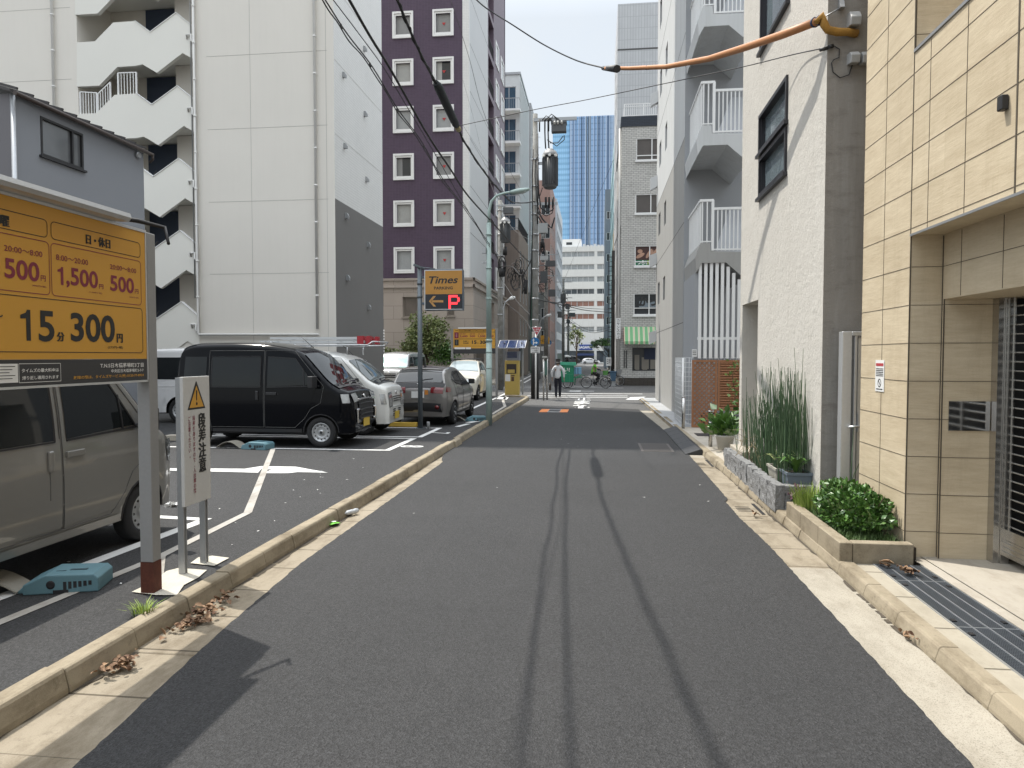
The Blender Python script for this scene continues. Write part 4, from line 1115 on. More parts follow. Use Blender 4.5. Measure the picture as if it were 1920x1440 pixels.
for k in range(-1, 4):
    dz = 2.9*k
    mb = MB(AGR if k < 0 else AWH); mb.prism([(x, z+dz) for x, z in pol], 'y', bY, AYn-.01); bo = mb.build('stair_landing', t)
    r = MB(WHITE)
    x = 1319
    za, zb = zz(234)+dz, zz(153)+dz
    for q_ in range(3): r.box(xx(x+q_*9)-.014, xx(x+q_*9)+.014, bY+.02, bY+.05, za, zb)
    r.box(xx(1317), xx(1340), bY+.01, bY+.06, zb-.03, zb+.03); r.box(xx(1317), xx(1336), bY+.01, bY+.06, za+.02, za+.05)
    r.box(xx(1336), xx(1341), bY+.0, bY+.07, zz(249)+dz, zb)
    zc, zd = zz(249)+dz, zz(169)+dz
    for q_ in range(7): r.box(xx(1348+q_*7.6)-.014, xx(1348+q_*7.6)+.014, bY+.02, bY+.05, zc, zd)
    r.box(xx(1341), xx(1402), bY+.01, bY+.06, zd-.03, zd+.03); r.box(xx(1341), xx(1402), bY+.01, bY+.06, zc+.01, zc+.05)
    for q_ in range(9):
        yy = bY+.05+.27*q_; zq = za-.13*q_*0
        r.box(xx(1317)-.03, xx(1317), yy, yy+.025, zq-.1, zb)
    r.box(xx(1317)-.04, xx(1317)+.005, bY+.02, AYn-.02, zb-.03, zb+.03)
    r.build('railing', bo)
    b2 = MB(SHADEW)
    b2.add([(xx(1345),bY+.4,zz(249)+dz-.1),(xx(1345)+1.0,bY+.4,zz(249)+dz-.1),(xx(1345)+1.6,bY+1.6,zz(249)+dz+1.4),(xx(1345)+.6,bY+1.6,zz(249)+dz+1.4),
            (xx(1345),bY+.4,zz(249)+dz-.3),(xx(1345)+1.0,bY+.4,zz(249)+dz-.3),(xx(1345)+1.6,bY+1.6,zz(249)+dz+1.2),(xx(1345)+.6,bY+1.6,zz(249)+dz+1.2)], [(0,1,2,3),(7,6,5,4),(0,4,5,1),(1,5,6,2),(2,6,7,3),(3,7,4,0)])
    b2.build('stair_flight', t)
mb = MB(WHITE)
zt, zb = gy(1330,488,bY).z, gy(1330,672,bY).z
for q_ in range(8):
    x = xx(1316+q_*10.6); z1 = zt-.0 if q_ < 5 else zt-.16*(q_-4)
    mb.box(x-.038, x+.038, bY+.03, bY+.09, zb, z1)
mb.box(xx(1312), xx(1402), bY+.05, bY+.10, gy(1330,637,bY).z, gy(1330,632,bY).z); mb.box(xx(1312), xx(1366), bY+.03, bY+.08, zt-.04, zt+.03)
mb.build('slat_screen', t)
mb = MB(SHADEW); mb.box(xx(1300), 12, bY+.9, bY+1.0, .09, zt-.1) if False else mb.box(xx(1306), xx(1312)+.02, bY+.1, AYn-.01, .09, zt-.3); mb.build('pier', t)
# ---- white brick building across the junction
KY = 46.4; KX = gy(1164,500,KY).x
kz = px_z(237, KY, 1200)
KBR = brick_mat('grey_white_brick', (.60,.59,.56), (.52,.51,.485), (.24,.235,.225), .30, .115, .012, .8, .5, .45)
t = thing('brick_building', 'grey white brick building with a green striped awning at the junction corner', 'building', (7, 52, .1))
wn = [(px_x(1191,KY), px_z(303,KY), px_x(1238,KY), px_z(262,KY)), (px_x(1190,KY), px_z(402,KY), px_x(1238,KY), px_z(366,KY)), (px_x(1189.5,KY), px_z(500,KY), px_x(1236,KY), px_z(462,KY)), (px_x(1188,KY), px_z(591,KY), px_x(1236,KY), px_z(551,KY)), (px_x(1186,KY), px_z(695,KY), px_x(1238,KY), px_z(652,KY))]
mb = MB(KBR)
mb.wall((KX,KY,0), (1,0,0), 12, kz, [(a-KX,b,c-KX,d) for a, b, c, d in wn], .14, (0,-1,0))
sw = [(KY+1.5+3*i, 2.9*k+3.4, KY+2.6+3*i, 2.9*k+4.9) for i in range(3) for k in range(5)]
KL = 11.0
mb.wall((KX,KY+KL,0), (0,-1,0), KL, kz, [(KY+KL-c,b,KY+KL-a,d) for a, b, c, d in sw], .14, (-1,0,0))
mb.quad((KX,KY,kz),(KX+12,KY,kz),(KX+12,KY+KL,kz),(KX,KY+KL,kz)); mb.quad((KX,KY+KL,0),(KX+12,KY+KL,0),(KX+12,KY+KL,kz),(KX,KY+KL,kz))
mb.build('wall', t)
mb = MB(brick_mat('navy_band', (.035,.045,.06), (.04,.05,.07), (.02,.02,.025), .3, .1, .01)); mb.box(KX-.04, KX+12, KY-.05, KY+KL, kz+.002, px_z(221,KY)); mb.build('parapet', t)
r = MB(WHITE); zr0, zr1 = px_z(221,KY)+.003, px_z(195,KY)
xr = px_x(1171,KY,200)
for k in range(24): r.box(xr+.13*k-.015, xr+.13*k+.015, KY+.2, KY+.23, zr0, zr1)
r.box(xr, xr+3.2, KY+.19, KY+.24, zr1-.05, zr1); r.box(xr, xr+3.2, KY+.19, KY+.24, (zr0*.2+zr1*.8)-.03, zr0*.2+zr1*.8); r.box(xr, xr+3.2, KY+.19, KY+.24, zr0+.1, zr0+.15)
for k in range(3): r.box(xr+1.2*k-.03, xr+1.2*k+.03, KY+.18, KY+.25, zr0, zr1)
for k in range(40): r.box(xr-.015, xr+.015, KY+.2+.2*k, KY+.23+.2*k, zr0, zr1)
r.build('roof_railing', t)
CURT = glass_mat('curtain_glass', (.085,.075,.07), .1)
for i, (a, b, c, d) in enumerate(wn):
    f = MB(WHITE if i < 4 else BLACKP); e = .05
    f.box(a, c, KY+.02, KY+.10, b, b+e); f.box(a, c, KY+.02, KY+.10, d-e, d); f.box(a, a+e, KY+.02, KY+.10, b+e, d-e); f.box(c-e, c, KY+.02, KY+.10, b+e, d-e)
    if i < 4: xm = a+(c-a)*(.60 if i else .62); f.box(xm-.03, xm+.03, KY+.02, KY+.10, b+e, d-e); f.box(a-.06, c+.06, KY-.10, KY+.02, b-.12, b-.002)
    if i in (0, 2, 3): zq = b+(d-b)*(.22 if i != 3 else .32); f.box(a+e, c-e, KY+.03, KY+.09, zq-.025, zq+.025)
    fo = f.build('window_frame', t)
    g = MB(CURT if i < 2 else GLASS_D); g.quad((a,KY+.10,b),(c,KY+.10,b),(c,KY+.10,d),(a,KY+.10,d)); po = g.build('pane', fo)
for a, b, c, d in sw:
    f = MB(ALU); f.box(KX-.02, KX+.04, a, c, b, b+.06); f.box(KX-.02, KX+.04, a, c, d-.06, d); f.box(KX-.02, KX+.04, a, a+.06, b+.06, d-.06); f.box(KX-.02, KX+.04, c-.06, c, b+.06, d-.06)
    fo = f.build('window_frame', t); g = MB(GLASS_D); g.quad((KX+.03,a,b),(KX+.03,c,b),(KX+.03,c,d),(KX+.03,a,d)); g.build('pane', fo)
for (yy, z) in ((KY+.9,5.2),(KY+.9,9.2)):
    g = MB(GLASS_D); g.add([(KX-.02,yy,z+1.1),(KX-.02,yy+1,z+1.1),(KX-.38,yy+1,z),(KX-.38,yy,z),(KX-.0,yy,z+1.13),(KX-.0,yy+1,z+1.13),(KX-.36,yy+1,z-.03),(KX-.36,yy,z-.03)], [(0,1,2,3),(7,6,5,4),(0,4,5,1),(1,5,6,2),(2,6,7,3),(3,7,4,0)]); g.build('tilted_sash', t)
# window posters and lettering
a, b, c, d = wn[2]
bo = MB(mat('poster_green', (.01,.13,.06), .4, fineamt=0)); bo.box(a+.05, c-.05, KY+.085, KY+.097, b+.05, b+(d-b)*.30); o = bo.build('window_banner', t)
l = MB(WHITE); l.text('つらい', .30, (a+.12,KY+.085,b+.12), (1,0,0), (0,0,1), .04, 'L', .9, .003); l.build('lettering', o); l = MB(WHITE); l.text('重い', .30, (a+1.0,KY+.085,b+.12), (1,0,0), (0,0,1), .04, 'L', .9, .003); l.build('lettering', o); l = MB(mat('lime_ink', (.45,.6,.02), .5, fineamt=0)); l.text('肩', .30, (a+.76,KY+.085,b+.12), (1,0,0), (0,0,1), .04, 'L', .7, .003); l.build('lettering', o)
bo = MB(mat('poster_dark', (.06,.025,.022), .4)); bo.box(a+.05, c-.05, KY+.085, KY+.097, b+(d-b)*.31, d-.05); o = bo.build('window_poster', t)
l = MB(mat('poster_skin', (.45,.27,.19), .5, 0, 3, .3)); zc = (b+d)/2
for (x, z, r1, r2, an) in ((.28,.25,.16,.13,0),(.30,-.02,.30,.12,.5),(.85,.10,.35,.11,1.0),(1.02,.06,.30,.05,1.25),(1.35,.28,.34,.12,.7)):
    pts = []
    for q_ in range(14):
        aa = 2*math.pi*q_/14; u_, v_ = r1*math.cos(aa), r2*math.sin(aa)
        pts.append((a+.05+x+u_*math.cos(an)-v_*math.sin(an), zc+.05+z+u_*math.sin(an)+v_*math.cos(an)))
    pts = [(min(max(x_, a+.06), c-.06), min(max(z_, b+(d-b)*.33), d-.06)) for x_, z_ in pts]
    l.add([(x_, KY+.083, z_) for x_, z_ in pts], [tuple(range(14))])
l.build('picture', o)
a, b, c, d = wn[3]
l = MB(mat('window_film', (.20,.24,.27), .3)); l.box(a+.35, c-.05, KY+.085, KY+.097, b+(d-b)*.36, d-.45); o = l.build('window_film', t)
l = MB(INK); l.text('かっか', .62, (a+.30,KY+.083,b+.62), (1,0,0), (0,0,1), .05, 'L', 1.0, .003); l.build('lettering', o)
a, b, c, d = wn[4]
for k, (x, z, w_, h_) in enumerate(((.1,.05,.35,.9),(.55,.05,.5,.75),(1.1,.05,.45,.6),(.15,-.0,.3,.3),(.6,-.0,.35,.28))):
    l = MB(mat('display_beige', (.22,.20,.17), .6)); l.box(a+x+.05, a+x+w_, KY+.086-.002*k, KY+.098-.002*k, b+.06+z, b+.06+z+h_); l.build('display_card', t)
l = MB(mat('display_navy', (.012,.02,.05), .6)); l.box(a+.75, c-.05, KY+.07, KY+.074, d-.75, d-.05); l.build('curtain', t)
xa, xb = px_x(1169.5,KY), px_x(1240,KY); z0_, z1_ = px_z(645,KY), px_z(613,KY)
m, nt_, bs = new_mat('striped_awning')
sp = nt_.nodes.new('ShaderNodeSeparateXYZ'); nt_.links.new(position(nt_), sp.inputs[0])
mu = nt_.nodes.new('ShaderNodeMath'); mu.operation = 'MODULO'; mu.inputs[1].default_value = .31
ad = nt_.nodes.new('ShaderNodeMath'); ad.operation = 'SUBTRACT'; ad.inputs[1].default_value = xa-.04; nt_.links.new(sp.outputs[0], ad.inputs[0]); nt_.links.new(ad.outputs[0], mu.inputs[0])
rr = nt_.nodes.new('ShaderNodeValToRGB'); rr.color_ramp.interpolation = 'CONSTANT'
cs = [(0,(.55,.56,.42)),(.12,(.36,.13,.08)),(.21,(.55,.56,.42)),(.34,(.13,.33,.15)),(.92,(.28,.44,.24))]
while len(rr.color_ramp.elements) < len(cs): rr.color_ramp.elements.new(.5)
for e_, (p_, c_) in zip(rr.color_ramp.elements, cs): e_.position = p_; e_.color = (*c_, 1)
sc_ = nt_.nodes.new('ShaderNodeMath'); sc_.operation = 'DIVIDE'; sc_.inputs[1].default_value = .31; nt_.links.new(mu.outputs[0], sc_.inputs[0]); nt_.links.new(sc_.outputs[0], rr.inputs[0])
nt_.links.new(rr.outputs[0], bs.inputs['Base Color']); bs.inputs['Roughness'].default_value = .6
mb = MB(m)
n_ = 26
for q_ in range(n_):
    x0, x1 = xa+(xb-xa)*q_/n_, xa+(xb-xa)*(q_+1)/n_
    mb.quad((x0,KY-.02,z1_),(x1,KY-.02,z1_),(x1,KY-.85,z0_+.15),(x0,KY-.85,z0_+.15)); mb.quad((x0,KY-.85,z0_+.15),(x1,KY-.85,z0_+.15),(x1,KY-.86,z0_-.06*(q_ % 2)),(x0,KY-.86,z0_-.06*((q_+1) % 2)))
mb.quad((xa,KY-.02,z1_),(xa,KY-.85,z0_+.15),(xa,KY-.02,z0_+.15)); mb.build('awning', t)
mb = MB(brick_mat('dark_ledge_stone', (.07,.06,.05), (.10,.085,.07), (.025,.022,.02), .5, .06, .012, .8, .8)); mb.box(KX-.06, KX+12, KY-.07, KY-.003, 0, px_z(708,KY)); mb.build('stone_plinth', t)
mb = MB(PIPE); mb.tube([(KX-.10,KY+.3,.1),(KX-.10,KY+.3,kz)], .06, 8); mb.build('downpipe', t)
mb = MB(IRON)
for q_ in range(2): mb.tube([(KX+.25+.14*q_,KY-.05,1.1),(KX+.25+.14*q_,KY-.05,2.25)], .025, 6)
mb.build('stand_pipe', t)
# vertical sign on its corner
sxa, sxb = px_x(1154.5,KY-.1), px_x(1163.5,KY-.1)
t = thing('shop_sign', 'narrow white vertical shop sign with dark characters on the brick building corner', 'sign', (sxa, KY-.2, 3))
za, zb = px_z(635,KY-.2), px_z(597,KY-.2)
mb = MB(PAPER); mb.box(sxa, sxb, KY-.32, KY-.2, za, zb); mb.build('panel', t)
mb = MB(INK); mb.vtext('カサンスカイ', .215, ((sxa+sxb)/2, KY-.321, zb-.22), (1,0,0), (0,0,1), .01, 1.0, .002); mb.build('lettering', t)
mb = MB(METAL); mb.box(sxb, KX, KY-.28, KY-.24, za+.1, za+.14); mb.box(sxb, KX, KY-.28, KY-.24, zb-.14, zb-.1); mb.build('bracket', t)
# ---- rest of the right row
GRIB = brick_mat('pale_grey_ribbed_tile', (.54,.55,.56), (.58,.59,.60), (.43,.44,.45), .22, .9, .02, .6, .3, .1, 0)
t = block('tall_building', 'tall pale grey tiled building without windows rising behind the brick building', px_x(1158,58.5,100), 16, 58.5, 69, px_z(6,58.5,1190), GRIB, [], [(60+2.8*i, 4+3.1*k, 1.2, 1.5) for i in range(3) for k in range(8)], side=-1)
mb = MB(SEAM); mb.box(px_x(1158,58.5,100), 16, 58.49, 58.6, px_z(97,58.5), px_z(94,58.5)); mb.build('joint', t)
t = block('tiled_building', 'narrow yellow brown tiled building between the tall grey block and the teal one', 1.50, 12, 70, 76, 14.5, brick_mat('ochre_tile', (.33,.25,.13), (.27,.20,.10), (.16,.13,.09), .3, .12, .012), [], [(71, 3.5+3*k, 1.0, 1.3) for k in range(3)], side=-1)
t = block('teal_building', 'glass fronted building coloured teal for reflected sky seen edge on in the right hand row', 1.62, 14, 77, 98, px_z(255,77,1150), mat('sky_teal_clad', (.30,.50,.53), .3), [], [(78+3.2*i, 3+3.1*k, 2.6, 2.2) for i in range(6) for k in range(7)], side=-1, glass=glass_mat('sky_teal_glass', (.25,.45,.48), .08))  # teal is sky reflection put into cladding and pane colour
t = block('slate_building', 'slate blue narrow building facing down the street near the white office', px_x(1134,112,500), 12, 112, 128, px_z(355,112,1140), mat('slate_clad', (.16,.195,.23), .6), [(px_x(1136.5,112), 3.5+3.25*k, .9, 1.2) for k in range(7)], [(114+3*i, 4+3.2*k, 1.6, 1.5) for i in range(4) for k in range(6)], side=-1)
# ================================================================ vehicles
def paint(name, col, metal=.0, rough=.28, coat=.9, spec=.5): return mat(name, col, rough, metal, .8, .03, 300, .015 if metal else .008, coat=coat, spec=spec)
TYRE = mat('tyre_rubber', (.016,.016,.017), .85, 0, 8, .2, 90, .1, .3)
TRIM = mat('black_trim', (.016,.016,.018), .55, 0, 5, .1)
CHROME = mat('chrome', (.7,.7,.7), .12, 1.0, fineamt=0)
RIMS = mat('steel_rim', (.42,.43,.44), .4, .6, 6, .1)
LAMPG = mat('clear_lamp', (.55,.57,.58), .06, .55, 14, .35, 60, .2, coat=1)
LAMPR = mat('red_lamp', (.16,.012,.014), .12, 0, 9, .3, coat=1)
LAMPO = mat('amber_lamp', (.5,.18,.02), .15, coat=1)
PLATEY = mat('yellow_plate', (.55,.38,.05), .5, fineamt=0)
PLATEW = mat('white_plate', (.5,.5,.49), .5, fineamt=0)
CARGLASS = glass_mat('car_glass', (.010,.012,.013), .03, .3, .12)
class Car:
    def __init__(s, prof, W, plan, tum, c, crown, wheels, sill, t):
        s.W, s.plan, s.tum, s.c, s.crown, s.wheels, s.sill, s.t = W, plan, tum, c, crown, wheels, sill, t
        s.P = []; n = len(prof); s.sub = 6
        for i in range(n-1):
            p0, p1, p2, p3 = [V((*prof[max(0, min(n-1, i+k))], 0)) for k in (-1, 0, 1, 2)]
            for j in range(s.sub):
                u = j/s.sub
                a = p1+(p2-p1)*u
                b = .5*((2*p1)+(p2-p0)*u+(2*p0-5*p1+4*p2-p3)*u*u+(3*p1-p0-3*p2+p3)*u**3)
                q = a*.45+b*.55
                s.P.append((q.x, q.y))
        s.P.append(prof[-1])
    def tab(s, T, v):
        if v <= T[0][0]: return T[0][1]
        for (a, b), (c, d) in zip(T, T[1:]):
            if v <= c: u = (v-a)/(c-a); u = u*u*(3-2*u)*.5+u*.5; return b+(d-b)*u
        return T[-1][1]
    def y(s, x, z): return s.W*s.tab(s.plan, x)*s.tab(s.tum, z)
    def z0(s, x):
        z = s.sill
        for (xc, r) in s.wheels:
            R = r*1.17
            if abs(x-xc) < R: z = max(z, r+math.sqrt(R*R-(x-xc)**2))
        return z
    def body(s, m, name='body'):
        st = []
        for i, (x, z) in enumerate(s.P): st.append((x, z))
        ex = []
        for (xc, r) in s.wheels:
            R = r*1.17
            for k in range(-8, 9): ex.append(xc+R*math.sin(k/8*math.pi/2)*.9995)
            ex += [xc-R-.001, xc+R+.001]
        full = []
        for (a, b) in zip(st, st[1:]):
            full.append(a)
            ins = [x for x in ex if b[0] < x < a[0]]
            for x in sorted(ins, reverse=True):
                u = (a[0]-x)/(a[0]-b[0]); full.append((x, a[1]+(b[1]-a[1])*u))
        full.append(st[-1])
        rings = []; ns, nc, ntop = 10, 5, 6
        for x, z1 in full:
            z0 = min(s.z0(x), z1-.01); c = min(s.c, (z1-z0)*.45)
            half = []
            for k in range(ns+1):
                z = z0+(z1-c-z0)*k/ns; half.append((s.y(x, z), z))
            yw = half[-1][0]
            for k in range(1, nc+1):
                a = math.pi/2*k/nc; half.append((yw-c*(1-math.cos(a)), z1-c+c*math.sin(a)))
            ye = yw-c
            for k in range(1, ntop+1):
                yy = ye*(1-k/ntop); half.append((yy, z1+s.crown*(1-(yy/ye)**2)*min(1, (z1-z0))))
            ring = [(x, y_, z) for y_, z in half]+[(x, -y_, z) for y_, z in reversed(half[:-1])]
            rings.append(ring)
        mb = MB(m); n = len(rings[0]); vs = [p for r in rings for p in r]
        fs = [(i*n+j, i*n+j+1, (i+1)*n+j+1, (i+1)*n+j) for i in range(len(rings)-1) for j in range(n-1)]
        mb.add(vs, fs, True)
        for r, fl in ((0, False), (len(rings)-1, True)):
            f = [r*n+j for j in range(n)]
            mb.f.append(tuple(f if fl else reversed(f))); mb.mi.append(0); mb.sm.append(False)
        o = mb.build(name, s.t, local=True, weld=True)
        u = MB(TRIM); xa, xb = s.P[0][0]-.10, s.P[-1][0]+.10
        u.box(xb, xa, -s.W*.72, s.W*.72, s.sill-.04, s.sill+.42)
        for (xc, r) in s.wheels:
            pass
        u.build('underbody', s.t, local=True)
        return o
    def S(s, x, z, sd, off=.004): return V((x, sd*(s.y(x, z)+off), z))
    def side(s, mb, bot, top, sd, off=.004, nx=10, nz=6):
        def at(pl, u):
            L = [0]
            for a, b in zip(pl, pl[1:]): L.append(L[-1]+math.hypot(b[0]-a[0], b[1]-a[1]))
            d = u*L[-1]
            for i in range(len(pl)-1):
                if d <= L[i+1]+1e-9:
                    f = (d-L[i])/(L[i+1]-L[i]) if L[i+1] > L[i] else 0
                    return (pl[i][0]+(pl[i+1][0]-pl[i][0])*f, pl[i][1]+(pl[i+1][1]-pl[i][1])*f)
            return pl[-1]
        vs = []
        for j in range(nz+1):
            for i in range(nx+1):
                a, b = at(bot, i/nx), at(top, i/nx); f = j/nz
                vs.append(s.S(a[0]+(b[0]-a[0])*f, a[1]+(b[1]-a[1])*f, sd, off))
        fs = [(j*(nx+1)+i, j*(nx+1)+i+1, (j+1)*(nx+1)+i+1, (j+1)*(nx+1)+i) for j in range(nz) for i in range(nx)]
        mb.add(vs, fs, True)
        return mb
    def seam(s, mb, pl, sd, r=.004, off=.003, step=.06):
        pts = []
        for a, b in zip(pl, pl[1:]):
            n = max(1, int(math.hypot(b[0]-a[0], b[1]-a[1])/step))
            for k in range(n): pts.append(s.S(a[0]+(b[0]-a[0])*k/n, a[1]+(b[1]-a[1])*k/n, sd, off))
        pts.append(s.S(*pl[-1], sd, off))
        mb.tube(pts, r, 4, smooth=False)
    def Tp(s, q, f, off):
        i = max(0, min(len(s.P)-1.001, q*s.sub)); k = int(i); u = i-k
        a, b = s.P[k], s.P[k+1]
        x, z = a[0]+(b[0]-a[0])*u, a[1]+(b[1]-a[1])*u
        d = V((b[0]-a[0], 0, b[1]-a[1])).normalized(); n = V((-d.z, 0, d.x)); n = -n if n.x*0+n.z*1 < -1e-6 and k < len(s.P)*.5 and d.x < 0 and False else n
        n = V((d.z, 0, -d.x))
        yw = s.y(x, z-s.c)
        zc = z+s.crown*(1-f*f)*.9
        return V((x, f*yw, zc))+n*off
    def top(s, mb, q0, q1, f0, f1, off=.004, nq=8, nf=8, taper=1.0):
        vs = []
        for j in range(nq+1):
            q = q0+(q1-q0)*j/nq; tp_ = 1+(taper-1)*j/nq
            for i in range(nf+1): vs.append(s.Tp(q, (f0+(f1-f0)*i/nf)*tp_, off))
        fs = [(j*(nf+1)+i, j*(nf+1)+i+1, (j+1)*(nf+1)+i+1, (j+1)*(nf+1)+i) for j in range(nq) for i in range(nf)]
        mb.add(vs, fs, True)
        return mb
    def part(s, name, mb, parent=None): return mb.build(name, parent or s.t, local=True)
    def wheel(s, x, sd, r, wd=.16, rim='steel', yo=.0):
        yc = sd*(s.W-wd/2-.015+yo)
        m = M.Rotation(-sd*math.pi/2, 3, 'X')
        mb = MB(TYRE); h = wd/2
        mb.lathe([(r*.60,-h),(r*.92,-h),(r*.985,-h*.8),(r,-h*.5),(r,h*.5),(r*.985,h*.8),(r*.92,h),(r*.80,h*1.04),(r*.66,h),(r*.62,h*.8),(r*.60,h*.3),(r*.1,h*.2)], (x,yc,r), 28, m)
        wo = mb.build('wheel', s.t, local=True)
        rm = MB(RIMS)
        rm.lathe([(r*.63,h*.6),(r*.63,h*.93),(r*.58,h*.95),(r*.55,h*.70),(r*.42,h*.72),(r*.32,h*.78),(r*.28,h*.55),(r*.16,h*.55),(r*.15,h*.95),(.001,h*.97)], (x,yc,r), 28, m)
        rm.use(TRIM)
        ax = m @ V((0,0,1))
        if rim == 'steel':
            for k in range(12):
                a = 2*math.pi*k/12; p = V((x,yc,r))+m @ V((r*.47*math.cos(a), r*.47*math.sin(a), h*.70)); rm.cyl(p, p+ax*.008, r*.045, n=8)
            rm.cyl(V((x,yc,r))+ax*h*.97, V((x,yc,r))+ax*h*1.0, r*.09, n=10)
        else:
            for k in range(5):
                a = 2*math.pi*k/5; p0 = V((x,yc,r))+m @ V((r*.24*math.cos(a+.6), r*.24*math.sin(a+.6), h*.80)); p1 = V((x,yc,r))+m @ V((r*.52*math.cos(a+.6), r*.52*math.sin(a+.6), h*.76))
                rm.tube([p0, p1], [r*.06, r*.16], 6)
        rm.build('rim', wo, local=True)
        return wo
    def mirror(s, x, z, sd, m, w=.16, h=.2, out=.12):
        b = s.S(x, z, sd, 0)
        mb = MB(m)
        mb.obox(b+V((.02,sd*(out),.06)), (.10,w,h), M.Rotation(sd*.15, 3, 'Z'))
        mb.bar(b, b+V((.02,sd*out*.7,.0)), .03, .04)
        return mb.build('mirror', s.t, local=True, bevel=.025, seg=3)
def kei_van(name, label, loc, rz, pm, kind, group, glassm=None, dark_front=False):
    t = thing(name, label, 'van', loc, rz, group)
    G_ = glassm or CARGLASS
    prof = [(1.655,.30),(1.69,.42),(1.695,.60),(1.665,.84),(1.60,.985),(1.40,1.075),(1.22,1.20),(.78,1.66),(.55,1.775),(.1,1.85),(-.6,1.885),(-1.30,1.87),(-1.55,1.80),(-1.64,1.60),(-1.675,1.10),(-1.695,.60),(-1.68,.34)]
    if kind == 'white': prof[3:7] = [(1.675,.88),(1.63,1.06),(1.45,1.15),(1.24,1.25)]
    c = Car(prof, .7375, [(-1.70,.90),(-1.60,.965),(-1.35,1.0),(1.15,1.0),(1.45,.965),(1.62,.90),(1.70,.80)],
            [(.25,.965),(.45,.995),(.75,1.0),(1.0,.99),(1.15,.975),(1.86,.865)], .11, .035, [(1.10,.275),(-1.30,.275)], .26, t)
    c.body(pm)
    for sd in (-1, 1):
        # doors with their windows, seams and handles
        d = MB(pm); zb = .34
        fd_b = [(1.0,.44),(.80,.40),(.05,.38)]; fd_t = [(.98,1.10),(.66,1.10),(.05,1.10)]
        c.side(d, [(.76,.40),(.05,.38)], [(1.02,1.08),(.05,1.10)], sd, .004)
        d.use(SEAM)
        c.seam(d, [(.05,1.74),(.05,.36),(.62,.36),(.80,.52),(.92,.70),(1.10,.80),(1.16,1.10)], sd)
        c.seam(d, [(1.16,1.10),(.70,1.62),(.60,1.74),(.05,1.74)], sd)
        do = c.part('door', d)
        g = MB(G_); c.side(g, [(.98,1.13),(.10,1.09)], [(.62,1.60),(.10,1.63)], sd, .007); c.part('window', g, do)
        k = MB(TRIM); c.seam(k, [(1.08,1.11),(.10,1.08)], sd, .012, .006); c.seam(k, [(.98,1.12),(.62,1.60),(.10,1.63)], sd, .010, .006); c.seam(k, [(.80,1.10),(.77,1.42)], sd, .012, .008); c.part('window_trim', k, do)
        h = MB(pm if kind != 'black' else BLACKP); b = c.S(.18,.965,sd,.012); h.obox(b, (.20,.03,.05), M.Identity(3)); h.cyl(c.S(.30,.955,sd,0), c.S(.30,.955,sd,.012), .012); hp = h.build('handle', do, local=True, bevel=.012, seg=3)
        cup = MB(TRIM if kind == 'black' else SEAM); c.side(cup, [(.30,.925),(.06,.925)], [(.30,1.0),(.06,1.0)], sd, .005, 3, 2) if kind != 'black' else None
        d = MB(pm); c.side(d, [(.03,.38),(-.98,.38)], [(.03,1.10),(-.98,1.10)], sd, .006)
        d.use(SEAM); c.seam(d, [(.03,1.74),(.03,.36),(-.98,.36),(-1.02,.62),(-1.02,1.74),(.03,1.74)], sd, .004, .004)
        if sd == -1: c.seam(d, [(-.10,.62),(-.10,.86)], sd, .003, .007) if kind != 'black' else None
        do = c.part('sliding_door', d)
        g = MB(G_ if kind != 'black' else CARGLASS); c.side(g, [(-.04,1.09),(-.96,1.09)], [(-.04,1.63),(-.96,1.63)], sd, .009); c.part('window', g, do)
        k = MB(TRIM); c.seam(k, [(-.03,1.08),(-.97,1.08),(-.97,1.635),(-.03,1.635),(-.03,1.08)], sd, .009, .008); c.part('window_trim', k, do)
        h = MB(pm if kind != 'black' else BLACKP); b = c.S(-.09,.93,sd,.014); h.obox(b, (.055,.03,.17), M.Identity(3)); h.build('handle', do, local=True, bevel=.014, seg=3)
        g = MB(G_); c.side(g, [(-1.07,1.10),(-1.52,1.12)], [(-1.07,1.63),(-1.50,1.63)], sd, .006); c.part('window', g)
        m_ = MB(TRIM if kind == 'black' else pm); c.side(m_, [(.75,.27),(-.95,.27)], [(.75,.335),(-.95,.335)], sd, .012); c.part('sill', m_)
        # pressed lines along the flank
        r = MB(pm); c.seam(r, [(1.0,.80),(-1.45,.80)], sd, .010, -.004); c.seam(r, [(.74,.56),(-.96,.56)], sd, .010, -.003); c.part('body_crease', r)
        for xc in (1.10,-1.30):
            a = MB(TRIM); c.seam(a, [(xc+.325*math.cos(q_/10*math.pi),.275+.325*math.sin(q_/10*math.pi)) for q_ in range(11)], sd, .012, -.004); c.part('wheel_arch', a)
        for xc in (1.10,-1.30): c.wheel(xc, sd, .275, .155)
        c.mirror(.98, 1.12, sd, TRIM if kind != 'grey' else TRIM, .17, .21, .13)
        q_ = MB(LAMPR); c.side(q_, [(-1.60,.72),(-1.665,.72)], [(-1.58,1.06),(-1.65,1.06)], sd, .010, 2, 4); c.part('tail_light', q_)
    w_ = MB(G_ if kind != 'white' else glass_mat('screen_glass', (.03,.045,.045), .04)); c.top(w_, 5.15, 7.05, -.93, .93, .006, 10, 12, .97); c.part('windscreen', w_)
    k = MB(TRIM); c.top(k, 4.85, 5.2, -.92, .92, .005, 3, 10); c.part('cowl', k)
    k = MB(BLACKP)
    for f in (-.55,.05): k.tube([c.Tp(5.05,f,.02), c.Tp(5.3,f+.25,.018), c.Tp(5.38,f+.62,.016)], .008, 5)
    c.part('wiper', k)
    g = MB(G_); c.top(g, 12.4, 13.7, -.86, .86, .008, 6, 8); c.part('rear_window', g)
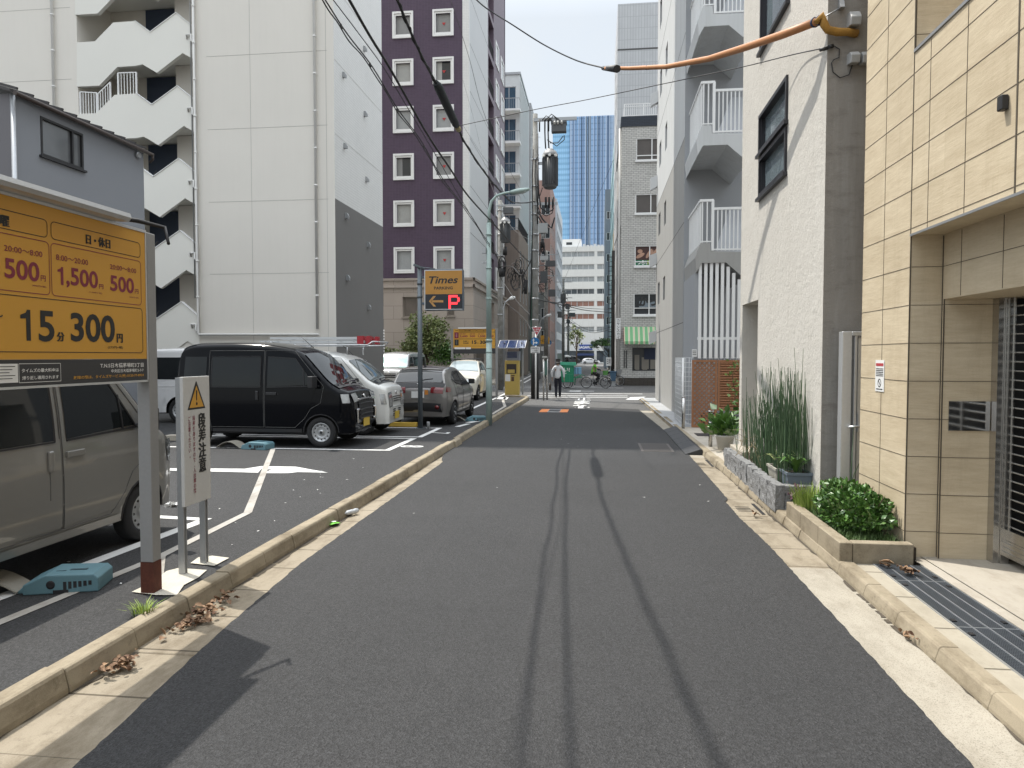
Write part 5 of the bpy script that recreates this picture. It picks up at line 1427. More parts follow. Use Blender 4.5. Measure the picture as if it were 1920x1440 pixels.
    # nose
    if kind == 'black':
        for s_ in (-1, 1):
            l = MB(LAMPG); c.top(l, 2.85, 3.75, s_*.60, s_*.985, .012, 5, 6); c.side(l, [(1.50,.80),(1.63,.80)], [(1.46,.96),(1.60,.96)], s_, .008, 3, 3); c.part('headlight', l)
            l = MB(CHROME); l.obox(c.Tp(1.7,s_*.86,.02), (.03,.05,.26), M.Identity(3)); l.obox(c.Tp(1.2,s_*.80,.02), (.03,.13,.04), M.Identity(3)); l.obox(c.Tp(2.25,s_*.80,.02), (.03,.13,.04), M.Identity(3)); lo = l.build('fog_lamp', t, local=True, bevel=.01)
        g = MB(TRIM); c.top(g, 1.0, 2.8, -.62, .62, .008, 6, 8); go = c.part('grille', g)
        b = MB(mat('grille_bar', (.08,.08,.085), .3, .8))
        for q_ in (1.35,1.75,2.15,2.6): b.tube([c.Tp(q_,f/6*.62,.016) for f in range(-6,7)], .012, 6)
        b.build('grille_bar', go, local=True)
        b = MB(mat('satin_grey', (.25,.25,.26), .25, .8)); b.tube([c.Tp(2.9,f/6*.60,.014) for f in range(-6,7)], .022, 6); c.part('grille_trim', b)
    else:
        for s_ in (-1, 1):
            l = MB(LAMPG); c.top(l, 2.05, 3.35, s_*.56, s_*.97, .010, 6, 6); c.side(l, [(1.54,.70),(1.655,.70)], [(1.50,.93),(1.62,.93)], s_, .007, 3, 3); c.part('headlight', l)
        g = MB(pm); c.top(g, 2.35, 2.95, -.50, .50, .010, 4, 8); g.use(TRIM)
        for q_ in (2.45,2.62,2.79): g.tube([c.Tp(q_,f/6*.46,.012) for f in range(-6,7)], .014, 5)
        c.part('grille', g)
        g = MB(TRIM)
        for fa, fb in ((.18,.52),(-.52,-.18)):
            for q_ in (.75,1.0,1.35,1.6): c.top(g, q_, q_+.16, fa, fb, .008, 2, 4)
        c.part('lower_grille', g)
        r = MB(pm); r.tube([c.Tp(2.0,f/8*.95,-.004) for f in range(-8,9)], .014, 6); c.part('bumper_edge', r)
    e = MB(CHROME); p = c.Tp(3.15,0,.014); e.lathe([(.03,-.004),(.045,0),(.03,.008),(.001,.009)], p, 14, M.Rotation(math.pi/2-.35, 3, 'Y')); c.part('emblem', e)
    pl = MB(PLATEY); p = c.Tp(.85,(0 if kind != 'black' else -.0),.02); pl.obox(p, (.012,.33,.165), M.Identity(3)); c.part('number_plate', pl)
    a = MB(BLACKP); p = c.Tp(8.0, .5, 0); a.tube([p, p+V((-.25,0,.22))], .006, 5); c.part('antenna', a)
    return t, c
def boxy_van(name, label, loc, rz, pm, group, sunshade=False):
    t = thing(name, label, 'van', loc, rz, group)
    prof = [(2.28,.30),(2.345,.45),(2.35,.66),(2.30,.92),(2.20,1.06),(1.95,1.17),(1.70,1.34),(1.28,1.78),(1.05,1.90),(.4,1.965),(-.8,1.98),(-1.9,1.96),(-2.2,1.88),(-2.30,1.60),(-2.33,1.05),(-2.345,.6),(-2.33,.36)]
    c = Car(prof, .8475, [(-2.35,.92),(-2.2,.98),(-1.9,1.0),(1.6,1.0),(2.0,.97),(2.25,.90),(2.36,.78)], [(.3,.965),(.5,.995),(.8,1.0),(1.1,.99),(1.95,.86)], .12, .04, [(1.35,.33),(-1.22,.33)], .28, t)
    c.body(pm)
    for sd in (-1, 1):
        d = MB(SEAM); c.seam(d, [(.55,1.82),(.55,.42),(1.0,.42),(1.18,.66),(1.58,.90),(1.62,1.22)], sd); do = c.part('door', d)
        g = MB(CARGLASS); c.side(g, [(1.50,1.20),(.62,1.16)], [(1.12,1.72),(.62,1.74)], sd, .006); c.part('window', g, do)
        d = MB(SEAM); c.seam(d, [(-.75,1.82),(-.75,.42),(.53,.42)], sd); do = c.part('sliding_door', d)
        g = MB(CARGLASS); c.side(g, [(.48,1.16),(-.70,1.16)], [(.48,1.74),(-.70,1.74)], sd, .006); c.part('window', g, do)
        h = MB(TRIM); h.obox(c.S(.68,1.02,sd,.012), (.18,.03,.04), M.Identity(3)); h.build('handle', do, local=True)
        g = MB(CARGLASS); c.side(g, [(-.82,1.16),(-2.05,1.16)], [(-.82,1.74),(-2.05,1.74)], sd, .006); c.part('window', g)
        m_ = MB(pm); c.seam(m_, [(1.5,.98),(-2.1,.98)], sd, .016, -.004); c.seam(m_, [(1.0,.58),(-.85,.58)], sd, .012, -.003); c.part('body_crease', m_)
        for xc in (1.35,-1.22): c.wheel(xc, sd, .33, .19)
        c.mirror(1.50, 1.22, sd, TRIM, .18, .26, .16)
        l = MB(LAMPG); c.top(l, 2.05, 3.1, sd*.60, sd*.97, .010, 5, 6); c.part('headlight', l)
    g = MB(mat('sunshade_foil', (.42,.62,.60), .25, .6, 3, .5, 14, .3) if sunshade else CARGLASS); c.top(g, 5.2, 7.1, -.93, .93, .006, 10, 12, .97); c.part('windscreen', g)
    k = MB(TRIM); c.top(k, 4.85, 5.25, -.93, .93, .005, 3, 10); c.part('cowl', k)
    g = MB(TRIM); c.top(g, 2.1, 2.95, -.55, .55, .008, 4, 8); g.use(CHROME); g.tube([c.Tp(2.75,f/6*.55,.014) for f in range(-6,7)], .014, 6); g.tube([c.Tp(2.35,f/6*.55,.014) for f in range(-6,7)], .010, 6); c.part('grille', g)
    g = MB(TRIM); c.top(g, .4, 1.2, -.75, .75, .008, 4, 8); c.part('lower_grille', g)
    e = MB(CHROME); e.lathe([(.05,-.004),(.06,0),(.05,.01),(.001,.012)], c.Tp(3.1,0,.012), 14, M.Rotation(math.pi/2-.3, 3, 'Y')); c.part('emblem', e)
    pl = MB(PLATEW); pl.obox(c.Tp(1.35,0,.015), (.012,.33,.165), M.Identity(3)); c.part('number_plate', pl)
    g = MB(CARGLASS); c.top(g, 12.5, 13.8, -.88, .88, .008, 6, 8); c.part('rear_window', g)
    return t, c
def hatchback(name, label, loc, rz, pm, group=None, simple=False, scale=1.0, H=1.0):
    t = thing(name, label, 'car', loc, rz, group)
    prof = [(1.90,.28),(1.96,.42),(1.955,.58),(1.85,.74),(1.55,.86),(1.05,.95),(.78,1.04),(.10,1.40),(-.25,1.475),(-.8,1.49),(-1.35,1.44),(-1.62,1.34),(-1.86,1.06),(-1.95,.90),(-1.96,.66),(-1.955,.48),(-1.90,.34)]
    prof = [(x*scale, z*H) for x, z in prof]
    k_ = scale
    c = Car(prof, .8475*min(1, scale+.02), [(-1.97*k_,.76),(-1.85*k_,.88),(-1.5*k_,.97),(-1.1*k_,1.0),(1.2*k_,1.0),(1.6*k_,.95),(1.85*k_,.84),(1.97*k_,.66)],
            [(.28,.955),(.5,.99),(.72*H,1.0),(.92*H,.975),(1.47*H,.72)], .10, .035, [(1.22*k_,.30),(-1.32*k_,.30)], .24, t)
    c.body(pm)
    GL = glass_mat('hatch_glass', (.03,.032,.035), .05)
    for sd in (-1, 1):
        Z = lambda z: z*H
        g = MB(GL); c.side(g, [(.72*k_,Z(.99)),(-.22*k_,Z(1.0))], [(.16*k_,Z(1.32)),(-.22*k_,Z(1.385))], sd, .006)
        d = MB(SEAM); c.seam(d, [(.80*k_,Z(.95)),(.82*k_,Z(.5)),(.70*k_,.34),(-.25*k_,.32),(-.27*k_,Z(.95)),(-.24*k_,Z(1.36))], sd); do = c.part('door', d); c.part('window', g, do)
        g = MB(GL); c.side(g, [(-.29*k_,Z(1.0)),(-1.02*k_,Z(1.08)),(-1.25*k_,Z(1.17))], [(-.29*k_,Z(1.385)),(-.8*k_,Z(1.385)),(-1.22*k_,Z(1.24))], sd, .006)
        d = MB(SEAM); c.seam(d, [(-.27*k_,.32),(-.85*k_,.34),(-1.02*k_,Z(.62)),(-1.22*k_,Z(.9)),(-1.27*k_,Z(1.16))], sd); do = c.part('door', d); c.part('window', g, do)
        h = MB(pm); h.obox(c.S(-.15*k_,Z(.85),sd,.012), (.18,.03,.035), M.Identity(3)); h.build('handle', do, local=True, bevel=.01)
        k = MB(TRIM); c.seam(k, [(.78*k_,Z(.97)),(-.25*k_,Z(.985)),(-1.02*k_,Z(1.065)),(-1.28*k_,Z(1.17))], sd, .010, .004); c.seam(k, [(-.25*k_,Z(.99)),(-.25*k_,Z(1.385))], sd, .014, .006); c.part('window_trim', k)
        k = MB(TRIM); c.side(k, [(.85*k_,.25),(-.95*k_,.25)], [(.85*k_,.31),(-.95*k_,.31)], sd, .008); c.part('sill', k)
        for xc in (1.22*k_,-1.32*k_): c.wheel(xc, sd, .30, .18, 'alloy')
        c.mirror(.62*k_, Z(1.0), sd, TRIM if not simple else pm, .17, .14, .11)
        l = MB(LAMPR); c.top(l, 12.6, 13.35, sd*.50, sd*.99, .012, 5, 6); c.side(l, [(-1.66*k_,Z(.86)),(-1.90*k_,Z(.86))], [(-1.62*k_,Z(.97)),(-1.86*k_,Z(1.0))], sd, .010, 4, 3); c.part('tail_light', l)
        l = MB(LAMPG); c.top(l, 2.3, 3.2, sd*.55, sd*.98, .010, 5, 6); c.part('headlight', l)
        if not simple:
            l = MB(LAMPR); l.lathe([(.055,-.005),(.06,.0),(.001,.004)], c.Tp(15.0,sd*.78,.012), 12, M.Rotation(-math.pi/2, 3, 'Y')); c.part('rear_reflector', l)
    w_ = MB(GL if not simple else glass_mat('pale_screen', (.30,.36,.38), .08)); c.top(w_, 6.1, 7.4, -.90, .90, .006, 8, 10, .94); c.part('windscreen', w_)
    w_ = MB(GL); c.top(w_, 10.75, 11.9, -.84, .84, .008, 8, 10, 1.04); c.part('rear_window', w_)
    if not simple:
        k = MB(BLACKP); c.top(k, 11.95, 12.75, -.97, .97, .007, 5, 12); c.part('garnish', k)
        k = MB(TRIM); c.top(k, 14.5, 15.9, -.92, .92, .010, 5, 12); c.part('lower_bumper', k)
        k = MB(pm); k.tube([c.Tp(10.55,f/8*.82,.02) for f in range(-8,9)], .022, 6); c.part('spoiler', k)
        k = MB(SEAM); c.seam(k, [(-1.86,.80),(-1.9,.6)], 1); k.tube([c.Tp(14.1,f/8*.74,.004) for f in range(-8,9)], .004, 4); c.part('hatch_seam', k)
        k = MB(BLACKP); k.tube([c.Tp(11.85,0,.02), c.Tp(11.7,-.25,.018), c.Tp(11.62,-.5,.016)], .009, 5); c.part('rear_wiper', k)
        k = MB(LAMPO); k.obox(c.Tp(13.3,-.34,.02), (.01,.09,.12), M.Identity(3)); c.part('sticker', k)
        e = MB(CHROME); e.lathe([(.04,-.004),(.05,0),(.04,.008),(.001,.01)], c.Tp(12.3,0,.014), 14, M.Rotation(-math.pi/2, 3, 'Y')); c.part('emblem', e)
        a = MB(BLACKP); p = c.Tp(9.6, 0, 0); a.prism([(p.x+.08,p.z),(p.x-.08,p.z),(p.x-.08,p.z+.06)], 'y', -.02, .02); c.part('antenna', a)
    else:
        g = MB(TRIM); c.top(g, 1.4, 2.2, -.55, .55, .008, 4, 8); c.part('grille', g)
    pl = MB(PLATEW); pl.obox(c.Tp(13.55,0,.018), (.012,.33,.165), M.Rotation(.1, 3, 'Y')); c.part('number_plate', pl)
    return t, c
VG = 'vehicles parked in the lot'
t, c = kei_van('parked_van', 'grey beige kei van parked beside the kerb under the large price board', (-5.06, 5.27, .10), math.pi/2, paint('grey_beige_paint', (.185,.18,.165), .15), 'grey', VG)
t, c = kei_van('parked_van', 'glossy black kei van with steel wheels parked across the lot', (-6.50, 14.02, .10), 0, paint('black_paint', (.003,.0035,.005), 0, .12, .16, .10), 'black', VG)
t.scale = (1.08, 1.08, 1.08)
t, c = kei_van('parked_van', 'white kei van carrying a ladder rack behind the black van', (-6.32, 16.10, .10), 0, paint('white_paint_van', (.66,.66,.63)), 'white', VG)
WV = t
mb = MB(ALU)
for xx_ in (-6.95,-5.6):
    for yy_ in (15.55,16.65): mb.cyl((xx_,yy_,1.90), (xx_,yy_,2.10), .016, n=8)
    mb.tube([(xx_,15.45,2.10),(xx_,16.75,2.10)], .02, 8)
mb.tube([(-7.3,15.45,2.12),(-5.1,15.45,2.12),(-5.0,15.5,2.2),(-5.0,16.7,2.2),(-5.1,16.75,2.12),(-7.3,16.75,2.12),(-7.4,16.7,2.2),(-7.4,15.5,2.2),(-7.3,15.45,2.12)], .016, 8)
mb.build('roof_rack', WV)
t = thing('ladder', 'folded aluminium ladder with red end caps on the white van roof rack', 'ladder', (-6.4, 16.1, 2.14))
mb = MB(ALU)
for yy_ in (15.7,15.78,16.3,16.38):
    mb.box(-7.75, -5.25, yy_, yy_+.03, 2.17, 2.23); mb.box(-7.5, -5.3, yy_+.005, yy_+.025, 2.26, 2.31)
k = -7.6
while k < -5.3: mb.tube([(k,15.7,2.2),(k,16.4,2.2)], .014, 6); mb.tube([(k+.1,15.72,2.285),(k+.1,16.38,2.285)], .012, 6); k += .3
mb.build('rails', t)
mb = MB(mat('ladder_red', (.36,.02,.03), .5))
for yy_ in (15.68,16.28):
    mb = MB(MATS['ladder_red']); mb.box(-5.42, -5.27, yy_, yy_+.16, 2.15, 2.33); mb.box(-5.27, -5.20, yy_+.05, yy_+.11, 2.2, 2.28); mb.box(-5.20, -5.12, yy_, yy_+.16, 2.15, 2.33); mb.build('end_cap', t)
t, c = boxy_van('parked_van', 'white long van mostly hidden behind the black van tail', (-9.75, 18.5, .10), 0, paint('white_paint_long', (.66,.66,.66)), VG)
t, c = boxy_van('parked_van', 'silver van facing the camera with a foil sunshade in its windscreen', (-10.15, 36.2, .10), -math.pi/2, paint('silver_paint', (.42,.43,.44), .5), VG, True)
t, c = hatchback('parked_car', 'metallic grey hatchback seen from behind next to the sign pole', (-4.52, 19.62, .10), math.pi/2, paint('metal_grey_paint', (.20,.19,.18), .55), VG)
t, c = hatchback('parked_car', 'ivory white small car with black roof bars parked facing the camera', (-5.5, 29.45, .10), -math.pi/2, paint('ivory_paint', (.66,.63,.55)), VG, True, .88, 1.07)
mb = MB(TRIM)
for yy_ in (28.95,29.9):
    mb.tube([(-6.0,yy_,1.66),(-6.0,yy_,1.76),(-4.84,yy_,1.76),(-4.84,yy_,1.66)], .022, 8)
for xx_ in (-5.95,-4.9): mb.tube([(xx_,28.7,1.70),(xx_,30.3,1.70)], .018, 8)
mb.build('roof_bar', t)
FG = 'cars on the far cross road'
for i, (x, yy_, rz_, col, lb, sc_) in enumerate(((-10.2,172.5,0,(.62,.62,.62),'white car stopped on the far cross road beside the dark van',1.05), (-1.6,172,0,(.66,.66,.67),'white saloon low on the far cross road behind the cyclist',1.1), (-13.6,175,0,(.03,.03,.035),'black car on the far cross road behind the umbrella',1.1))):
    hatchback('distant_car', lb, (x, yy_, 0), rz_, paint('far_paint_%d' % i, col), FG, True, sc_, .95 if i == 1 else 1.1)
boxy_van('distant_van', 'dark van on the far cross road below the SAGAWA sign', (-6.6, 176, 0), 0, paint('far_dark', (.02,.022,.025)), FG)
# ================================================================ street furniture
def fit_text(mb, s, lb, rb, lt, bold=.02, lift=.002):
    vs, fs = text_mesh(s, bold)
    if not vs: return
    lb, rb, lt = V(lb), V(rb), V(lt)
    xs = [p.x for p in vs]; ys = [p.y for p in vs]; x0, x1, y0, y1 = min(xs), max(xs), min(ys), max(ys)
    n = (rb-lb).cross(lt-lb).normalized()
    mb.add([lb+(rb-lb)*((p.x-x0)/(x1-x0))+(lt-lb)*((p.y-y0)/max(1e-6, y1-y0))+n*lift for p in vs], fs)
MB.fit = fit_text
def frame_line(mb, y0, y1, z0, z1, X, r, wd, ax='x'):
    """thin rounded rectangle drawn on a plane: ax 'x' = plane X (reads along +y), 'y' = plane Y (reads along +x)"""
    pts = []
    for cx_, cz_, a0 in ((y1-r,z1-r,0),(y0+r,z1-r,90),(y0+r,z0+r,180),(y1-r,z0+r,270)):
        for k in range(5): a = rad(a0+22.5*k); pts.append((cx_, cz_, math.cos(a), math.sin(a)))
    n = len(pts)
    def q(p, rr): return (X, p[0]+p[2]*rr, p[1]+p[3]*rr) if ax == 'x' else (p[0]+p[2]*rr, X, p[1]+p[3]*rr)
    for i in range(n):
        a, b = pts[i], pts[(i+1) % n]
        mb.quad(q(a,r-wd), q(a,r), q(b,r), q(b,r-wd))
ORANGE = mat('sign_orange', (.60,.31,.035), .45, 0, 2, .04, fineamt=.01)
SDARK = mat('sign_charcoal', (.035,.035,.038), .45, fineamt=0)
MAROON = mat('sign_maroon', (.21,.02,.045), .5, fineamt=0)
PGREY = mat('post_grey', (.30,.30,.30), .5, .2, 3, .06)
RUST = mat('rust', (.12,.035,.02), .9, 0, 14, .5, 60, .2)
# ---- large price board
FX = -3.27
def bp(x, y): return gx(x/4.236, 380+y/4.236, FX)        # points read off the board in the photograph
ptop, pbot = gx(275,438,FX).z, gx(272,716,FX).z
pY1 = gx(274,600,FX).y; pY0 = pY1-1.86
t = thing('price_board', 'large orange parking price board on grey posts with rusty foot beside the kerb', 'price board', (FX, pY1, .1))
mb = MB(ORANGE); zb = bp(600,1243).z; mb.box(FX-.09, FX, pY0, pY1, zb, ptop); mb.build('panel', t)
mb = MB(SDARK); mb.box(FX-.09, FX-.001, pY0, pY1, pbot+.015, zb-.002); mb.build('lower_panel', t)
mb = MB(ALU); mb.box(FX-.095, FX+.004, pY0, pY1+.006, pbot, pbot+.014); mb.box(FX-.095, FX+.004, pY1+.001, pY1+.012, pbot+.016, ptop); mb.box(FX-.097, FX+.006, pY0, pY1+.012, ptop+.001, ptop+.02); mb.build('edge', t)
for (yy_, lab) in ((pY1+.075, 1), (pY0-.075, 0)):
    mb = MB(PGREY); mb.box(FX-.10, FX+.0, yy_-.05, yy_+.05, .34, ptop+.01); po = mb.build('post', t, bevel=.004)
    mb = MB(RUST); mb.box(FX-.101, FX+.001, yy_-.051, yy_+.051, .09, .34); mb.build('rusty_foot', po)
lt1 = gx(232,420,FX+.06).y
mb = MB(ALU); mb.prism([(FX-.03,ptop+.022),(FX+.10,ptop+.022),(FX+.12,ptop+.045),(FX+.11,ptop+.075),(FX-.02,ptop+.085)], 'y', pY0+.1, lt1); mb.build('light_hood', t)
mb = MB(TRIM)
e_ = gx(316,457,FX+.28)
mb.tube([(FX+.02,lt1,ptop+.05),(FX+.08,lt1+.12,ptop+.05),(FX+.18,lt1+.28,ptop+.03),(e_.x,e_.y,e_.z)], [.016,.016,.014,.011], 8); mb.build('cable_arm', t)
def bf1(s, lb, rb, lt, bold, f1, f2):
    """numerals that start with a 1 with a clear flag"""
    m_ = lambda f: (lb[0]+(rb[0]-lb[0])*f, lb[1]+(rb[1]-lb[1])*f)
    bf(s[1:], m_(f2), rb, (m_(f2)[0], m_(f2)[1]+lt[1]-lb[1]), bold)
    a, b, c_ = bp(*lb), bp(*m_(f1)), bp(*lt); w_, h_ = b.y-a.y, c_.z-a.z; zb_ = a.z+(h_*.14 if ',' in s else 0); h_ -= zb_-a.z
    mb.add([(FX+.002, a.y+w_*x, zb_+h_*z) for x, z in ((.58,0),(1,0),(1,1),(.68,1),(.56,.90),(.05,.82),(.05,.70),(.58,.72))], [tuple(range(8))])
mb = MB(INK)
def bf(s, lb, rb, lt, bold=.02):
    a, b, c_ = bp(*lb), bp(*rb), bp(*lt)
    z_ = (a.z+b.z)/2; a = V((FX,a.y,z_)); b = V((FX,b.y,z_)); c2 = V((FX,a.y,z_+(c_.z-bp(*lb).z)))
    mb.fit(s, a, b, c2, bold)
BL_ = .045
bf1('15', (160,1095), (433,1108), (160,845), .02, .31, .54); bf('300', (562,1108), (913,1108), (562,875), .025)
bf('(273円+税)', (855,1162), (975,1162), (855,1138)); mb._n = V((1,0,0)); mb.heavy(lambda: (bf('日・休日', (683,328), (873,365), (683,250), .014), bf('月〜土曜', (-300,120), (70,195), (-300,20), .014), bf('分', (452,1100), (510,1105), (452,1025), .014), bf('円', (928,1112), (972,1113), (928,1040), .014)), 3, .0035, 1, (0,1,0)); bf('〜', (-40,912), (22,905), (-40,888), .04); bf('24:00', (-330,940), (-70,930), (-330,820), .04)
frame_line(mb, bp(403,300).y, bp(1113,380).y, bp(1110,440).z, bp(1113,320).z, FX+.0018, .03, .0045); frame_line(mb, pY0+.1, bp(375,220).y, bp(1110,440).z, bp(1113,320).z, FX+.0018, .03, .0045)
frame_line(mb, pY0+.1, bp(1132,1000).y, bp(1135,1195).z, bp(1128,840).z, FX+.0018, .03, .0045)
mb.build('lettering', t)
mb = MB(MAROON)
for a in (('20:00〜8:00',(30,385),(335,430),(30,338),.008),('500',(35,600),(313,628),(35,438),.022),('円',(322,622),(362,628),(322,575),.02),('(495円+税)',(252,668),(365,678),(252,650),.01),('8:00〜20:00',(443,455),(698,497),(443,410),.008),
          ('円',(785,683),(820,688),(785,645),.02),('(1,364円+税)',(705,718),(810,728),(705,703),.01),('20:00〜8:00',(872,525),(1080,562),(872,487),.008),('500',(875,702),(1063,722),(875,575),.022),('円',(1070,722),(1098,725),(1070,685),.02),('(455円+税)',(1025,755),(1100,765),(1025,742),.01),('3,600',(-420,585),(-60,600),(-420,400),.02)): bf(*a)
bf1('1,500', (455,672), (778,702), (455,505), .022, .15, .22)
frame_line(mb, bp(405,550).y, bp(1120,650).y, bp(1125,818).z, bp(1117,465).z, FX+.0018, .03, .0045); frame_line(mb, pY0+.1, bp(393,530).y, bp(1125,818).z, bp(1117,465).z, FX+.0018, .03, .0045)
mb.build('price_lettering', t)
mb = MB(WHITE)
bf('T.N.S日本橋茅場町3丁目', (795,1310), (1138,1308), (795,1272), .02); bf('中央区日本橋茅場町3-7-7', (882,1348), (1138,1345), (882,1320), .01); bf('タイムズの最大料金は', (170,1348), (465,1345), (170,1315), .015); bf('繰り返し適用されます', (175,1405), (465,1400), (175,1374), .015)
frame_line(mb, bp(147,1350).y, bp(482,1350).y, bp(300,1426).z, bp(300,1276).z, FX+.0018, .004, .003)
y0_, y1_ = bp(-160,1300).y, bp(140,1300).y
mb.quad((FX+.001,y0_,bp(60,1432).z),(FX+.001,y1_,bp(60,1432).z),(FX+.001,y1_,bp(60,1280).z),(FX+.001,y0_,bp(60,1280).z))
mb.use(INK)
for k in range(5): z_ = bp(60,1305+24*k).z; mb.quad((FX+.0022,y0_+.02,z_),(FX+.0022,y1_-.02*(1+k % 3),z_),(FX+.0022,y1_-.02*(1+k % 3),z_+.004),(FX+.0022,y0_+.02,z_+.004))
mb.use(ORANGE); bf('故障の際は、タイムズサービス(株) 0120-77-8924', (583,1400), (1140,1390), (583,1368), .015)
mb.build('small_lettering', t)
# ---- step warning sign
WX = -3.285
a, b, c_, d_ = gx(343,708,WX), gx(391,704,WX), gx(397,934,WX), gx(347,950,WX)
wy0, wy1, wz0, wz1 = a.y, (b.y+c_.y)/2, (c_.z+d_.z)/2, (a.z+b.z)/2
t = thing('warning_sign', 'narrow white step warning sign with orange triangle on two short posts', 'sign', (WX, (wy0+wy1)/2, .1))
mb = MB(mat('sign_white', (.58,.575,.56), .4, 0, 3, .03)); mb.box(WX-.03, WX, wy0, wy1, wz0, wz1); mb.build('panel', t, bevel=.002)
for yy_ in (wy0+.012, wy1-.06):
    mb = MB(METAL); mb.box(WX-.075, WX-.031, yy_-.0, yy_+.042, .09, wz1-.005); mb.box(WX-.031, WX-.022, yy_+.0, yy_+.008, .09, wz0-.002); mb.box(WX-.031, WX-.022, yy_+.034, yy_+.042, .09, wz0-.002); mb.build('post', t)
def wp(x, y): return gx(x/3.131, 680+y/3.131, WX)
mb = MB(INK)
tri = [wp(1150,110), wp(1100,278), wp(1205,268)]
zt_, zb_ = tri[0].z, (tri[1].z+tri[2].z)/2; ya, yb = tri[1].y, tri[2].y; ym = (ya+yb)/2
mb.quad((WX+.001,ya,zb_),(WX+.001,yb,zb_),(WX+.001,ym+.006,zt_),(WX+.001,ym-.006,zt_))
zs4 = (wp(1187,298).z-wp(1187,645).z)/4
mb._n = V((1,0,0)); mb.heavy(lambda: mb.vtext('段差注意', zs4*1.06, (WX, wp(1185,400).y, wp(1187,298).z-zs4*.86), (0,1,0), (0,0,1), .014, .943, .002, .84), 4, .028, zs4, (0,1,0))
mb.use(ORANGE); s_ = .82; mb.quad((WX+.0022,ym-(ym-ya)*.80,zb_+.016),(WX+.0022,ym+(yb-ym)*.80,zb_+.016),(WX+.0022,ym,zt_-.035))
mb.use(INK); hq = zt_-zb_
mb.quad((WX+.0034,ym-.006,zb_+hq*.32),(WX+.0034,ym+.006,zb_+hq*.32),(WX+.0034,ym+.009,zb_+hq*.68),(WX+.0034,ym-.009,zb_+hq*.68))
mb.add([(WX+.0034,ym+.011*math.cos(k*math.pi/5),zb_+hq*.2+.013*math.sin(k*math.pi/5)) for k in range(10)], [tuple(range(10))])
mb.use(MAROON)
zr = (wp(1137,310).z-wp(1137,770).z)/15
mb.vtext('段差がありますので、入出庫の際', zr*.98, (WX, wp(1138,400).y, wp(1137,310).z-zr*.86), (0,1,0), (0,0,1), .015, 1.02, .002, .95)
mb.vtext('ご注意ください。', zr*.98, (WX, wp(1112,400).y, wp(1112,315).z-zr*.86), (0,1,0), (0,0,1), .015, 1.02, .002, .95)
mb.build('lettering', t)
# ---- parking locks
LOCKB = mat('lock_blue', (.115,.225,.265), .6, 0, 4, .12, 60, .05)
def lock(loc, rz_, label):
    t = thing('parking_lock', label, 'parking lock', loc, rz_, 'parking locks on the lot')
    mb = MB(LOCKB)
    mb.prism([(-.30,0),(.30,0),(.30,.11),(.26,.145),(-.12,.155),(-.30,.08)], 'y', -.17, .17)
    mb.prism([(-.36,0),(-.30,.0),(-.30,.075),(-.36,.02)], 'y', -.12, .12)
    o = mb.build('housing', t, local=True, bevel=.012, seg=2)
    mb = MB(TRIM); mb.box(-.06, .06, -.176, -.168, 0, .03)
    for k in range(6): mb.box(.02+.04*k, .045+.04*k, -.1735, -.1705, .03+.006*k, .095)
    mb.lathe([(.035,0),(.035,.004),(.022,.005),(.001,.002)], (-.08,-.169,.075), 14, M.Rotation(math.pi/2, 3, 'X')); mb.build('vent', o, local=True)
    mb = MB(mat('lock_mark', (.04,.08,.10), .6)); mb.box(.02, .16, -.04, .0, .1515, .1535); mb.box(-.08, .0, -.06, -.045, .1535, .1555); mb.build('label', o, local=True)
    mb = MB(mat('flap_plate', (.30,.28,.24), .6, .2, 4, .2))
    n_ = 8
    for k in range(n_):
        a0, a1 = -.36-.62*k/n_, -.36-.62*(k+1)/n_
        h0, h1 = .02+.13*math.sin(math.pi*k/n_), .02+.13*math.sin(math.pi*(k+1)/n_)
        mb.add([(a0,-.14,h0),(a0,.14,h0),(a1,.14,h1),(a1,-.14,h1),(a0,-.14,h0-.012),(a0,.14,h0-.012),(a1,.14,h1-.012),(a1,-.14,h1-.012)], [(0,1,2,3),(7,6,5,4),(0,4,5,1),(1,5,6,2),(2,6,7,3),(3,7,4,0)])
    mb.build('flap', t, local=True)
    t.scale = (.86, .92, .92)
    return t
lock((-4.02,4.98,.10), rad(18), 'blue plastic parking lock beside the grey beige van')
lock((-6.45,12.95,.10), rad(-8), 'blue parking lock under the side of the black van')
lock((-3.30,19.3,.10), rad(12), 'blue parking lock at the kerb in front of the metallic grey hatchback')
t = thing('wheel_stop', 'yellow wheel stop on the asphalt behind the grey hatchback', 'wheel stop', (-4.9, 17.5, .1))
mb = MB(mat('stop_yellow', (.42,.27,.03), .7)); mb.prism([(17.40,.10),(17.58,.10),(17.55,.21),(17.43,.21)], 'x', -5.25, -4.5); mb.build('block', t, bevel=.01)
t = thing('bottle', 'clear tall empty cup standing by the foot of the sign pole', 'cup', (-4.10, 17.05, .1))
mb = MB(mat('clear_plastic', (.45,.47,.48), .15, 0, 9, .2, coat=.6)); mb.lathe([(.03,0),(.04,.16),(.042,.17),(.001,.171)], (-4.10,17.02,.104), 14); mb.build('cup', t)
